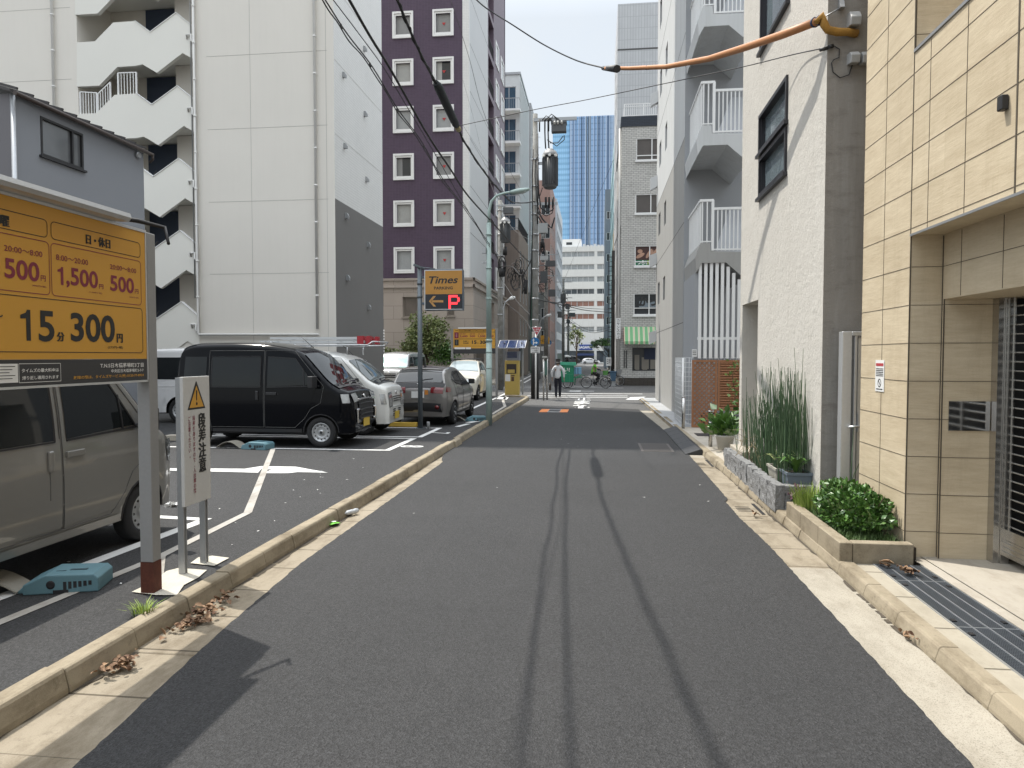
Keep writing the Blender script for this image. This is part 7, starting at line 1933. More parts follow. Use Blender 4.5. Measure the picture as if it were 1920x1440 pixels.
mb = MB(BLACKP); mb.box(X_(1000)-.4, X_(1006)-.02, 66, 66.1, Z_(640), Z_(637)); mb.build('bracket', t)
for (x0, x1, y0, y1, Y, m_, nm, lb, ct) in ((1013,1019,650,658,65,PAPER,'poster_board','pale poster board under the orange shop sign','poster'),(1045,1053.5,663,677.5,80,mat('board_pale_green',(.30,.37,.35),.5),'street_board','pale green street board in front of the parked black car','board')):
    t = thing(nm, lb, ct, (gy(x0,y1,Y).x, Y, .1)); a, b = gy(x0,y0,Y), gy(x1,y1,Y)
    mb = MB(m_); mb.box(a.x, b.x, Y, Y+.06, b.z, a.z); mb.build('panel', t)
    mb = MB(ALU); mb.box(a.x-.03, a.x, Y-.01, Y+.07, .05, a.z+.03); mb.box(b.x, b.x+.03, Y-.01, Y+.07, .05, a.z+.03); mb.box(a.x, b.x, Y-.01, Y+.07, a.z+.001, a.z+.03); mb.build('frame', t)
# ================================================================ right verge: planters, fence, plants
GRAN = mat('granite_block', (.29,.29,.29), .9, 0, 9, .3, 70, .22, 1.0, .02)
SOIL = mat('soil', (.055,.042,.03), .95, 0, 6, .3, 60, .2, .5, .01)
t = thing('granite_planter', 'low planter of rough grey granite blocks along the white stucco wall', 'planter', (2.1, 10.2, .085))
mb = MB(GRAN); y = 8.55; i = 0
def rough_block(mb, x0, x1, y0, y1, z0, z1, amp=.012):
    nx, ny, nz = 3, max(2, int((y1-y0)/.06)), 6
    P_ = {}
    def vtx(i, j, k):
        on = [i in (0, nx), j in (0, ny), k == nz]
        d = [RND.uniform(-amp, amp) if i in (0, nx) and k > 0 else 0, RND.uniform(-amp, amp)*.4 if j in (0, ny) else 0, RND.uniform(-amp, amp)*.5 if k == nz else 0]
        return V((x0+(x1-x0)*i/nx+d[0], y0+(y1-y0)*j/ny+d[1], z0+(z1-z0)*k/nz+d[2]))
    b = len(mb.v); idx = {}
    for i in range(nx+1):
        for j in range(ny+1):
            for k in range(nz+1):
                if i in (0, nx) or j in (0, ny) or k in (0, nz): idx[(i,j,k)] = len(mb.v)-b+b; mb.v.append(vtx(i,j,k))
    def q(*a): mb.f.append(tuple(idx[p] for p in a)); mb.mi.append(mb.cur); mb.sm.append(False)
    for i in range(nx):
        for j in range(ny): q((i,j,nz),(i+1,j,nz),(i+1,j+1,nz),(i,j+1,nz))
    for j in range(ny):
        for k in range(nz): q((0,j,k),(0,j,k+1),(0,j+1,k+1),(0,j+1,k)); q((nx,j,k),(nx,j+1,k),(nx,j+1,k+1),(nx,j,k+1))
    for i in range(nx):
        for k in range(nz): q((i,0,k),(i+1,0,k),(i+1,0,k+1),(i,0,k+1)); q((i,ny,k),(i,ny,k+1),(i+1,ny,k+1),(i+1,ny,k))
while y < 11.9:
    L_ = .40; rough_block(mb, 2.05, 2.16, y, min(y+L_-.006, 11.95), .06, .37+RND.uniform(-.01,.01)); y += L_
rough_block(mb, 2.165, 2.62, 8.55, 8.66, .06, .37)
mb.build('block', t)
mb = MB(SOIL); mb.box(2.17, SX-.01, 8.67, 11.95, .06, .27); mb.build('soil', t)
t = thing('planter_kerb', 'low beige concrete kerb edging the little bed of bush and grass', 'planter', (2.2, 7.2, .08))
mb = MB(CON_K)
for a, b in ((6.44,7.05),(7.055,7.65),(7.655,8.2)): mb.box(2.09, 2.20, a, b, .05, .255)
mb.box(2.205, BX-.02, 6.44, 6.55, .05, .255); mb.build('kerb_stone', t, bevel=.006)
mb = MB(SOIL); mb.box(2.205, BX+.05, 6.56, 8.5, .04, .20); struct(mb, 'bed_soil')
def leaf_mesh(mb, c, size, dirv, n=None, fold=.25):
    d = V(dirv).normalized(); s = d.cross(V((RND.uniform(-1,1),RND.uniform(-1,1),RND.uniform(-1,1)))).normalized(); u = s.cross(d)
    c = V(c); w_ = size*.42
    mb.add([c-d*size*.5, c+s*w_*.8-d*size*.08+u*fold*w_, c+d*size*.5, c-s*w_*.8-d*size*.08+u*fold*w_, c-d*size*.05], [(0,1,4),(1,2,4),(2,3,4),(3,0,4)], True)
def rdir(up=.3): return V((RND.gauss(0,1), RND.gauss(0,1), RND.gauss(up,.7))).normalized()
def leafmat(name, a, b, rough=.35, coat=.2):
    m, nt_, bs = new_mat(name)
    gi = nt_.nodes.new('ShaderNodeNewGeometry')
    c = mixc(nt_, gi.outputs['Random Per Island'], a, b)
    nt_.links.new(c, bs.inputs['Base Color']); bs.inputs['Roughness'].default_value = rough; bs.inputs['Coat Weight'].default_value = coat
    bs.inputs['Subsurface Weight'].default_value = 0
    return m
LF_D = leafmat('glossy_leaf', (.03,.085,.016), (.10,.20,.04))
LF_B = leafmat('bright_leaf', (.07,.15,.025), (.18,.28,.06))
LF_T = leafmat('tree_leaf', (.09,.13,.04), (.24,.27,.10), .5, 0)
GRS = leafmat('grass_blade', (.035,.075,.015), (.10,.17,.045), .6, 0)
GRL = leafmat('lime_blade', (.14,.22,.03), (.30,.38,.08), .6, 0)
HORS = leafmat('horsetail_stem', (.03,.07,.03), (.085,.14,.065), .5, 0)
STEM = mat('brown_stem', (.10,.07,.045), .9)
# clipped bush
t = thing('bush', 'rounded glossy dark green bush against the foot of the beige pier', 'bush', (2.5, 7.25, .2))
mb = MB(STEM)
for k in range(14):
    a = RND.uniform(0, 6.28); r = RND.uniform(.1,.35); mb.tube([(2.48+.05*math.cos(a),7.25+.1*math.sin(a),.18),(2.48+r*.5*math.cos(a),7.25+r*math.sin(a),.38),(2.48+r*.7*math.cos(a),7.25+r*1.6*math.sin(a),.58)], [.010,.008,.004], 5)
mb.build('branch', t)
mb = MB(LF_D); n = 0
while n < 3600:
    p = V((RND.uniform(-1,1),RND.uniform(-1,1),RND.uniform(-1,1)))
    L_ = p.length
    bump_ = 1+.10*math.sin(5*p.x+3*p.y)+.08*math.sin(7*p.z+4*p.y)
    if L_ > bump_ or L_ < .55: continue
    if RND.random() < .25 and p.z < 0: continue
    q = V((2.46+p.x*.29, 7.27+p.y*.66, .41+p.z*.22))
    if q.x > BX-.02: continue
    leaf_mesh(mb, q, RND.uniform(.035,.06), (p+rdir(.5)*.9)); n += 1
mb.build('leaves', t)
def tuft(name, label, cat, c, n, h, spread, m_, w_=.006, lean=.35):
    t = thing(name, label, cat, c); mb = MB(m_); c = V(c)
    for k in range(n):
        a = RND.uniform(0, 6.28); r = RND.random()**.5*spread; b = c+V((r*math.cos(a), r*math.sin(a), 0)); hh = h*RND.uniform(.6,1.1); l = RND.uniform(.2,1)*lean*hh
        d = V((math.cos(a+RND.uniform(-.7,.7)), math.sin(a+RND.uniform(-.7,.7)), 0)); s = V((-d.y, d.x, 0))*w_
        mb.add([b-s, b+s, b+d*l*.35+V((0,0,hh*.6))+s*.8, b+d*l*.35+V((0,0,hh*.6))-s*.8, b+d*l+V((0,0,hh*.95))], [(0,1,2,3),(3,2,4)], True)
    mb.build('blades', t); return t
tuft('grass_tuft', 'lime green grass tuft between the granite planter and the bush', 'grass', (2.34,8.05,.19), 420, .30, .20, GRL, .005, .5)
tuft('grass_tuft', 'small dark strap leaved tuft in front of the bush', 'plant', (2.30,7.45,.20), 60, .22, .08, GRS, .008, .7)
mb = MB(GRS)
for k in range(5200):
    x, y = RND.uniform(2.21, 2.66), RND.uniform(6.58, 8.5)
    if x > 2.55 and RND.random() < .5: continue
    h = RND.uniform(.04,.10); a = RND.uniform(0, 6.28); d = V((math.cos(a), math.sin(a), 0))*h*RND.uniform(.3,.9); s = V((-math.sin(a), math.cos(a), 0))*.004; b = V((x, y, .198))
    mb.add([b-s, b+s, b+d+V((0,0,h))], [(0,1,2)])
tag(mb.build('ground_cover'), 'short dark mondo grass covering the kerbed bed below the bush', 'ground cover', kind='stuff')
t = thing('purple_plant', 'small dark purple leaved plant at the near end of the granite planter', 'plant', (2.30,8.45,.2))
mb = MB(leafmat('purple_leaf', (.05,.018,.03), (.13,.05,.075), .5))
for k in range(130): mb_c = V((2.28,8.42,.24))+V((RND.gauss(0,.05),RND.gauss(0,.06),abs(RND.gauss(0,.07)))); leaf_mesh(mb, mb_c, RND.uniform(.03,.06), rdir(.2))
mb.build('leaves', t)
# horsetail
t = thing('horsetail_clump', 'tall clump of thin dark green horsetail stems in the granite planter', 'plant', (2.36, 10, .27))
mb = MB(HORS)
for k in range(360):
    y = RND.choice((RND.uniform(8.75, 9.9), RND.uniform(8.8, 11.0), RND.gauss(9.5,.35), RND.uniform(9.0, 11.8))); x = RND.uniform(2.20, 2.56)
    y = min(max(y, 8.72), 11.9)
    h = RND.uniform(.75,1.5)*(1.0 if y < 10.4 else .72)
    if RND.random() < .04: h *= 1.25
    dx, dy = RND.gauss(0,.05), RND.gauss(0,.10)+(.12 if y > 10.8 else 0)
    if RND.random() < .1: dy += RND.uniform(-.3,.3)
    x2_ = min(x+dx, SX-.05)
    mb.tube([(x,y,.25),((x*.6+x2_*.4),y+dy*.4,.25+h*.55),(x2_,y+dy,.25+h)], [.0046,.0042,.0024], 5, caps=False)
mb.build('stems', t)
mb = MB(mat('dry_stem', (.24,.19,.11), .9))
for k in range(26):
    x, y = RND.uniform(2.2,2.5), RND.uniform(9.5,11.8); a = RND.uniform(0,6.28)
    mb.tube([(x,y,.27),(x+.15*math.cos(a),y+.15*math.sin(a),.27+RND.uniform(.2,.5)),(min(x+.4*math.cos(a), SX-.05),y+.4*math.sin(a),.3+RND.uniform(.0,.5))], .004, 4, caps=False)
mb.build('dry_stems', t)
t = thing('horsetail_clump', 'few sparse horsetail stems leaning by the darker stained end wall', 'plant', (2.8, 8.2, .1))
mb = MB(HORS)
for k in range(15): x, y = RND.uniform(2.70,2.95), RND.uniform(8.0,8.3); h = RND.uniform(.5,1.3); mb.tube([(x,y,.05),(x+RND.gauss(0,.04),y-.05,.05+h*.5),(x+RND.gauss(.12,.12),min(y+RND.gauss(0,.05),8.36),.05+h)], [.006,.005,.003], 5)
mb.build('stems', t)
def strap_plant(name, label, c, n, L_, m_, w_=.03):
    t = thing(name, label, 'plant', c); mb = MB(m_); c = V(c)
    for k in range(n):
        a = 2*math.pi*k/n+RND.uniform(-.4,.4); d = V((math.cos(a), math.sin(a), 0)); s = V((-d.y, d.x, 0)); hh = L_*RND.uniform(.6,1.0); out = L_*RND.uniform(.35,.8)
        pts = [c+d*out*u*(.4+.6*u)+V((0,0,hh*(1.5*u-.75*u*u*(1+RND.uniform(0,.5))))) for u in (0,.25,.5,.75,1)]
        wd = [w_*.35,w_*.9,w_,w_*.7,.003]
        vs = []
        for p, w2 in zip(pts, wd): vs += [p-s*w2, p+V((0,0,-w2*.4)), p+s*w2]
        mb.add(vs, [(i*3+j, i*3+j+1, i*3+j+4, i*3+j+3) for i in range(4) for j in range(2)], True)
    mb.build('leaves', t); return t
def trough(label, x0, x1, y0, y1, z0, z1, m_):
    t = thing('trough_planter', label, 'planter', ((x0+x1)/2, (y0+y1)/2, z0)); mb = MB(m_)
    e = .02
    mb.add([(x0+e,y0+e,z0),(x1-e,y0+e,z0),(x1-e,y1-e,z0),(x0+e,y1-e,z0),(x0,y0,z1),(x1,y0,z1),(x1,y1,z1),(x0,y1,z1)], [(0,3,2,1),(4,5,6,7),(0,1,5,4),(1,2,6,5),(2,3,7,6),(3,0,4,7)])
    mb.box(x0-.012, x1+.012, y0-.012, y0+.012, z1+.001, z1+.03); mb.box(x0-.012, x1+.012, y1-.012, y1+.012, z1+.001, z1+.03); mb.box(x0-.012, x0+.012, y0+.013, y1-.013, z1+.001, z1+.03); mb.box(x1-.012, x1+.012, y0+.013, y1-.013, z1+.001, z1+.03)
    mb.build('tub', t); mb = MB(SOIL); mb.box(x0+.013, x1-.013, y0+.013, y1-.013, z1+.002, z1+.018); mb.build('soil', t)
trough('beige plastic trough standing on the granite planter', 2.18, 2.36, 9.05, 9.5, .30, .46, mat('trough_beige', (.36,.34,.29), .6))
trough('blue grey plastic trough with a strap leaved plant at the planter end', 2.22, 2.50, 8.68, 8.98, .27, .47, mat('trough_blue', (.13,.16,.19), .5))
strap_plant('strap_plant', 'broad strap leaved plant arching out of the blue grey trough', (2.34,8.80,.46), 13, .42, LF_D, .032)
strap_plant('strap_plant', 'yellow green strap leaves hanging from the beige trough', (2.26,9.2,.46), 9, .40, leafmat('pale_strap', (.10,.15,.04), (.22,.26,.10)), .018)
# pot plant, bollards, ramp, grate
t = thing('potted_plant', 'leafy plant in a white pot beside the steel bollard', 'plant', (2.42,14.0,.09))
mb = MB(mat('pot_white', (.50,.49,.45), .6)); mb.lathe([(.13,.09),(.17,.33),(.185,.335),(.185,.37),(.15,.37),(.14,.34)], (2.42,14.0,0), 18); mb.build('pot', t)
mb = MB(LF_D)
for k in range(210):
    p = V((RND.gauss(0,.18),RND.gauss(0,.18),abs(RND.gauss(.10,.14)))); leaf_mesh(mb, V((2.42,14.0,.42))+p, RND.uniform(.13,.22), V((p.x,p.y,.18+RND.uniform(-.1,.1))))
mb.build('leaves', t)
t = thing('step', 'white stone step at the stucco building doorway', 'step', (2.6, 12.9, .09)); mb = MB(CON_P); mb.box(2.35, SX+.8, 12.05, 13.1, .06, .30); mb.build('slab', t, bevel=.01)
for (px_, yb, yt, lab) in ((1281,803,745,'slim stainless bollard by the wire mesh fence'), (1332,837,772,'stainless bollard with a flat cap beside the white pot')):
    p = gz(px_, yb, .09); z1 = gy(px_, yt, p.y).z
    t = thing('bollard', lab, 'bollard', p); mb = MB(STEEL); mb.cyl((p.x,p.y,.08),(p.x,p.y,z1), .038, n=16)
    if px_ > 1300: mb.cyl((p.x,p.y,z1-.12),(p.x,p.y,z1-.10), .046, n=16); mb.cyl((p.x,p.y,z1),(p.x,p.y,z1+.02), .065, n=16)
    else: mb.cyl((p.x,p.y,z1),(p.x,p.y,z1+.015), .042, n=16)
    mb.build('post', t)
t = thing('kerb_ramp', 'black rubber kerb ramp lying in the right hand gutter', 'ramp', (1.85,16,0))
mb = MB(mat('rubber_black', (.022,.023,.026), .55, 0, 5, .2, 90, .1, .3))
y = 13.85
while y < 18.4: mb.prism([(1.66,-.005),(1.985,-.005),(1.985,.098),(1.93,.102),(1.66,.012)], 'y', y, y+.755); y += .76
mb.build('block', t, bevel=.006)
t = thing('drain_grate', 'grey steel drain grating along the foot of the beige building', 'drain grate', (2.55, 3, .07))
mb = MB(mat('grate_pit', (.02,.02,.022), .9)); mb.quad((2.36,-5,.035),(2.76,-5,.035),(2.76,6.42,.035),(2.36,6.42,.035)); mb.build('pit', t)
mb = MB(mat('grate_steel', (.19,.21,.235), .42, .65, 5, .15)); gx0_, gx1_ = 2.37, 2.75
y = -1.0
while y < 6.42: mb.box(gx0_, gx1_, y, y+.006, .055, .083); y += .022
for k in range(28): x = gx0_+.0135*k+.003; mb.box(x, x+.003, -1.0, 6.42, .057, .081)
mb.build('mesh_bars', t)
mb = MB(mat('grate_edge', (.50,.52,.54), .35, .7))
for x in (2.362, 2.46, 2.56, 2.66, 2.748): mb.box(x-.003, x+.003, -1.0, 6.42, .050, .0875)
for y in (.99, 1.985, 2.98, 3.975, 4.97, 5.965): mb.box(2.368, 2.742, y-.004, y+.004, .05, .086)
mb.build('edge_bar', t)
for y in (5.85, 6.08, 4.85, 5.09, 3.85, 4.1):
    for x in (2.38, 2.70): mb = MB(BLACKP); mb.box(x, x+.03, y-.02, y+.02, .080, .089); mb.build('clip', t)
# wire mesh fence, lattice screen
FYY = 18.55
t = thing('mesh_fence', 'white wire mesh fence behind the brown lattice screen', 'fence', (2.8, FYY, .09))
mb = MB(WHITE); xa, xb = gy(1281,700,FYY).x, 3.9; zt_ = gy(1290,671,FYY).z
for k in range(13):
    x = xa+(xb-xa)*k/12; mb.cyl((x,FYY,.12),(x,FYY,zt_), .0065 if k not in (0,) else .03, n=6)
    mb.cyl((x+.06,FYY,.12),(x+.06,FYY,zt_), .0055, n=6)
for k in range(15): z = .15+(zt_-.15)*k/14; mb.cyl((xa,FYY,z),(xb,FYY,z), .006, n=6)
mb.cyl((xa,FYY,.09),(xa,FYY,zt_-.1), .03, n=10)
for k in range(12): y = FYY+.17*k; mb.cyl((xa,y,.12),(xa,y,zt_), .006, n=6)
for k in range(15): z = .15+(zt_-.15)*k/14; mb.cyl((xa,FYY,z),(xa,FYY+1.9,z), .006, n=6)
mb.build('mesh', t)
LAT = mat('lattice_brown', (.33,.145,.065), .55, 0, 3, .12, 60, .06)
LY = 18.3
t = thing('lattice_screen', 'brown lattice and louvre screen in front of the grey apartment', 'screen', (2.9, LY, .2))
xa, xm, xb = gy(1297,740,LY).x, gy(1344,740,LY).x, gy(1392,740,LY).x; z0_, z1_ = gy(1300,801,LY).z, gy(1300,675,LY).z
mb = MB(LAT)
for x0, x1, zb_ in ((xa,xm,z0_),(xm+.015,xb,gy(1360,770,LY).z)):
    mb.box(x0, x0+.05, LY-.025, LY+.025, zb_, z1_); mb.box(x1-.05, x1, LY-.025, LY+.025, zb_, z1_); mb.box(x0+.05, x1-.05, LY-.025, LY+.025, zb_, zb_+.05); mb.box(x0+.05, x1-.05, LY-.025, LY+.025, z1_-.05, z1_)
mb.build('frame', t)
mb = MB(LAT); ww, hh = xm-xa-.1, z1_-z0_-.1
for s_ in (1, -1):
    k = -hh
    while k < ww:
        pts = []
        u0, u1 = max(0, k), min(ww, k+hh)
        if u1-u0 > .03:
            if s_ > 0: a = (xa+.05+u0, z0_+.05+(u0-k)); b = (xa+.05+u1, z0_+.05+(u1-k))
            else: a = (xm-.05-u0, z0_+.05+(u0-k)); b = (xm-.05-u1, z0_+.05+(u1-k))
            mb.bar((a[0],LY+.006*s_,a[1]),(b[0],LY+.006*s_,b[1]), .009, .032, (0,0,1)) if False else mb.bar((a[0],LY+.006*s_,a[1]),(b[0],LY+.006*s_,b[1]), .034, .009, (0,1,0))
        k += .115
mb.build('lattice', t)
mb = MB(LAT); z = gy(1360,770,LY).z+.06
while z < z1_-.06: mb.add([(xm+.07,LY-.03,z),(xb-.05,LY-.03,z),(xb-.05,LY+.02,z+.05),(xm+.07,LY+.02,z+.05),(xm+.07,LY-.03,z+.012),(xb-.05,LY-.03,z+.012),(xb-.05,LY+.02,z+.062),(xm+.07,LY+.02,z+.062)], [(0,3,2,1),(4,5,6,7),(0,1,5,4),(1,2,6,5),(2,3,7,6),(3,0,4,7)]); z += .062
mb.build('louvre', t)
t = thing('meter_box', 'dark meter cabinet standing under the lattice screen', 'cabinet', (3.2, 18.8, .09)); mb = MB(mat('cabinet_dark', (.07,.07,.075), .5)); mb.box(gy(1312,800,18.9).x, 3.7, 18.7, 18.95, .09, .42)
for k in range(20): x = gy(1312,800,18.9).x+.06*k; mb.box(x, x+.03, 18.685, 18.699, .12, .40)
mb.build('cabinet', t)
t = thing('climbing_plant', 'sparse climbing plant with pale leaves in front of the louvre screen', 'plant', (3.3, 17.9, .1))
mb = MB(STEM)
pts = [gy(x,y,17.9) for x, y in ((1378,815),(1374,780),(1379,740),(1373,705),(1382,678))]; mb.tube(pts, [.012,.01,.008,.006,.004], 5); mb.build('stem', t)
mb = MB(LF_B)
for k in range(120): u = RND.random()*3.99; i = int(u); p = pts[i].lerp(pts[i+1], u-i)+V((RND.gauss(0,.09),RND.gauss(0,.06),RND.gauss(0,.05))); leaf_mesh(mb, p, RND.uniform(.06,.12), rdir(0))
mb.build('leaves', t)
t = thing('notice', 'white notice plate on the white slat screen above the mesh fence', 'notice', gy(1300,665,18.45))
a, b = gy(1297.5,655,18.45), gy(1306.5,669,18.45); mb = MB(PAPER); mb.box(a.x, b.x, 18.44, 18.455, b.z, a.z); mb.use(INK)
for k in range(3): mb.box(a.x+.015, b.x-.015, 18.437, 18.4395, a.z-.05-.045*k, a.z-.035-.045*k)
mb.build('sheet', t)
# ---- trees
def tree(label, c, trunk_h, crown, n, size, m_, trunk_r=.07, limbs=9, gap=.35, extra=()):
    t = thing('street_tree', label, 'tree', c); c = V(c); mb = MB(STEM)
    mb.tube([c, c+V((.03,.02,trunk_h*.5)), c+V((0,.03,trunk_h))], [trunk_r,trunk_r*.8,trunk_r*.6], 8)
    cc, rx_, rz_ = V(crown[0]), crown[1], crown[2]
    for k in range(limbs):
        d = rdir(.5); e = cc+V((d.x*rx_*.8, d.y*rx_*.8, d.z*rz_*.8)); s = c+V((0,.03,trunk_h*RND.uniform(.5,1))); mb.tube([s, s.lerp(e,.5)+V((0,0,.12)), e], [trunk_r*.45,trunk_r*.28,.006], 5)
    mb.build('trunk', t)
    mb = MB(m_); clumps = [cc+V((d.x*rx_*r, d.y*rx_*r, d.z*rz_*r)) for d, r in ((rdir(.1), RND.uniform(.25,1.0)) for _ in range(int(n/26)))]+[V(e) for e in extra]
    for k in range(n):
        q = RND.choice(clumps); leaf_mesh(mb, q+V((RND.gauss(0,rx_*.11),RND.gauss(0,rx_*.11),RND.gauss(0,rz_*.08))), size*RND.uniform(.7,1.3), rdir(-.2))
    mb.build('crown', t); return t
TYY = 43.5
cc = gy(800,630,TYY)
ex = [gy(735+RND.uniform(-15,25),660+RND.uniform(-6,6),TYY) for k in range(12)]
tree('bushy broadleaf tree with pale green top before the hotel stone base', (cc.x,TYY,.1), 2.2, ((cc.x,TYY,cc.z-.15),1.55,1.75), 5200, .17, LF_T, .09, 12, extra=ex)
t = thing('hedge', 'dark evergreen bush behind the parked cars at the hotel', 'bush', (cc.x+.9, 43, .1)); mb = MB(LF_D)
for k in range(1500): p = gy(835+RND.gauss(0,13), 665+RND.gauss(0,10), 42.8+RND.uniform(-.4,.4)); p.z = max(.1, p.z); leaf_mesh(mb, p, RND.uniform(.10,.18), rdir(.1))
mb.build('leaves', t)
cc = gy(1080,628,150)
tree('thin sparse street tree in front of the far white office', (gy(1081,668,150).x,150,.1), 5.5, ((cc.x,150,cc.z),2.3,3.4), 420, .45, LF_T, .16, 14)
cc = gy(1122,648,95)
tree('dark spreading street tree on the right just before the far road', (gy(1142,668,95).x,95,.1), 2.6, ((cc.x+.2,95,cc.z+.4),1.9,.8), 900, .26, LF_D, .10, 10)
t = thing('marker_pole', 'thin banded white marker pole behind the silver van', 'pole', (gy(719,660,38).x, 38, .1)); mb = MB(WHITE); q = gy(719,618,38); mb.cyl((q.x,38,.1),(q.x,38,q.z), .045, n=8)
mb.use(BLACKP)
for k in range(9): z = q.z-.15-.16*k; mb.cyl((q.x,38,z),(q.x,38,z+.05), .047, n=8)
mb.build('pole', t)
# ---- litter and leaves
DRY = leafmat('dry_leaf', (.10,.05,.028), (.30,.19,.11), .8, 0)
def leafpile(label, c, n, sx_, sy_, size, h=.05):
    t = thing('dead_leaves', label, 'leaves', c, 0); mb = MB(DRY); c = V(c)
    for k in range(n):
        p = c+V((RND.gauss(0,sx_),RND.gauss(0,sy_),abs(RND.gauss(0,h*.5))+.012)); s = size*RND.uniform(.6,1.3); d = V((RND.gauss(0,1),RND.gauss(0,1),RND.gauss(0,.35))).normalized(); w_ = d.cross(V((RND.gauss(0,.4),RND.gauss(0,.4),1))).normalized(); u = w_.cross(d)
        vs = []
        for i in range(5):
            f = i/4; wd = s*.34*math.sin(math.pi*(.12+.84*f)); cu = u*s*.25*math.sin(math.pi*f)*RND.uniform(-1,1)
            vs += [p+d*s*(f-.5)-w_*wd+u*wd*.7, p+d*s*(f-.5)+cu, p+d*s*(f-.5)+w_*wd+u*wd*.7]
        for v in vs: v.z = max(v.z, c.z+.002)
        mb.add(vs, [(i*3+j,i*3+j+1,i*3+j+4,i*3+j+3) for i in range(4) for j in range(2)], True)
    mb.build('leaves', t)
leafpile('heap of crumpled brown leaves against the left kerb on the gutter lid', gz(350,1160,0)+V((.10,0,0)), 95, .05, .15, .05, .055)
leafpile('small clump of brown leaves in the gutter nearest the camera', gz(200,1252,0)+V((.10,0,0)), 55, .04, .06, .048, .05)
leafpile('curled brown leaf under the kerb near the warning sign shadow', gz(400,1124,0)+V((.12,0,0)), 14, .03, .03, .05)
leafpile('folded brown leaf lying on the steel drain grating', gz(1660,1064,.09), 5, .02, .025, .08)
leafpile('crumpled brown leaf on the drain grating nearer the camera', gz(1704,1077,.09), 26, .03, .03, .055)
leafpile('single dry leaf on the right gutter beside the kerbed bed', gz(1415,968,0), 5, .02, .02, .05)
leafpile('scatter of dry leaves against the right kerb below the drain grating', gz(1700,1195,0), 7, .015, .10, .045)
leafpile('dry leaves caught at the foot of the teal lamp post', gz(905,793,0), 40, .08, .4, .10)
leafpile('dry weeds in the right gutter near the junction', gz(1232,772,0), 40, .05, .35, .12)
tuft('weed', 'little green weed growing behind the left kerb', 'weed', (gz(268,1152,.1).x,gz(268,1152,.1).y,.1), 60, .09, .07, GRL, .005, 1.2)
t = thing('bottle', 'crushed clear plastic bottle lying in the left gutter', 'bottle', gz(643,965,0)+V((.10,0,0))); p = gz(643,965,0)+V((.10,0,0)); mb = MB(mat('bottle_plastic', (.50,.52,.54), .12, 0, 20, .35, 60, .1, coat=.8)); ax = V((.5,1,0)).normalized()
mb.tube([p+ax*u+V((0,0,.034)) for u in (-.11,-.085,-.08,-.05,-.02,.0,.03,.06,.10)], [.013,.013,.022,.031,.028,.033,.027,.033,.031], 12); mb.build('bottle', t)
t = thing('wrapper', 'green plastic wrapper in the left gutter', 'litter', gz(625,984,0)); p = gz(625,984,0); mb = MB(mat('wrapper_green', (.16,.50,.06), .4)); vs = [p+V((-.05,-.09,.004)), p+V((.05,-.06,.03)), p+V((.06,.07,.006)), p+V((-.04,.09,.028)), p+V((0,0,.035))]; mb.add(vs, [(0,1,4),(1,2,4),(2,3,4),(3,0,4)]); mb.use(WHITE); mb.quad(p+V((-.03,-.02,.036)), p+V((.03,-.015,.04)), p+V((.03,.02,.04)), p+V((-.03,.02,.037))); mb.build('wrapper', t)
t = thing('wrapper', 'crumpled white plastic bag on the lot asphalt behind the warning sign', 'litter', gz(326,948,.1)); p = gz(326,948,.1); mb = MB(PAPER)
for k in range(26): leaf_mesh(mb, p+V((RND.gauss(0,.05),RND.gauss(0,.05),abs(RND.gauss(.02,.015)))), .08, rdir(0))
mb.build('bag', t)
mb = MB(PAPER)
for k in range(46):
    x, y, z = (RND.uniform(-4.6,-3.2), RND.uniform(2.5,12), .106) if k < 34 else (RND.uniform(-2.9,1.5), RND.uniform(2.8,20), .004)
    s = RND.uniform(.006,.016); a = RND.uniform(0,6.28); mb.quad(*[(x+s*f*math.cos(a+q), y+s*f*math.sin(a+q), z) for q, f in ((0,1.6),(1.57,.6),(3.14,1.5),(4.71,.7))])
tag(mb.build('litter'), 'tiny white paper scraps strewn on the asphalt', 'litter', kind='stuff')
t = thing('concrete_block', 'small grey concrete block by the bay line left of the warning sign', 'block', gz(326,828,.1)); p = gz(326,826,.1); mb = MB(CON_P); mb.box(p.x-.14, p.x+.14, p.y-.09, p.y+.09, .1, .22); mb.build('block', t, bevel=.01)
# ---- overhead cables
CG = 'overhead cables'
def cable(label, pts, r, m_=CABLE, name='overhead_cable'):
    t = thing(name, label, 'cable', pts[0], 0, CG)
    P_ = [V(p) for p in pts]; Q_ = []
    for i in range(len(P_)-1):
        p0, p1, p2, p3 = [P_[max(0, min(len(P_)-1, i+k))] for k in (-1,0,1,2)]
        for j in range(8):
            u = j/8; Q_.append(.5*((2*p1)+(p2-p0)*u+(2*p0-5*p1+4*p2-p3)*u*u+(3*p1-p0-3*p2+p3)*u**3))
    Q_.append(P_[-1]); mb = MB(m_); mb.tube(Q_, r, 8); mb.build('strand', t); return t, Q_
WXX = -2.9
w = lambda x, y: gx(x, y, WXX)
def back(p, q, L_=14.0):                                # carry a line on past the frame towards the camera
    d = (V(p)-V(q)).normalized(); return [V(p)+d*l_+V((0,0,.006*l_*l_)) for l_ in (14, 10.5, 7.5, 5, 3, 1.6, .8)]
A = [w(745,0),w(770,60),w(793,110),w(820,160)]; B = [w(858,238),w(872,268),w(910,325),w(940,360),w(965,380)]
t, q1 = cable('thick twisted cable running from top centre to the black splice sleeve', [*back(A[0],A[1]),*A], .022)
mb = MB(CABLE); mb.tube([p+V((.024*math.cos(i*1.1),0,.024*math.sin(i*1.1))) for i, p in enumerate(q1)], .013, 6); mb.build('strand', t)
t, q2 = cable('thick twisted cable from the splice sleeve down to the utility pole', [A[-1],B[0],*B[1:],V((UX,UY,zu(378)))], .021)
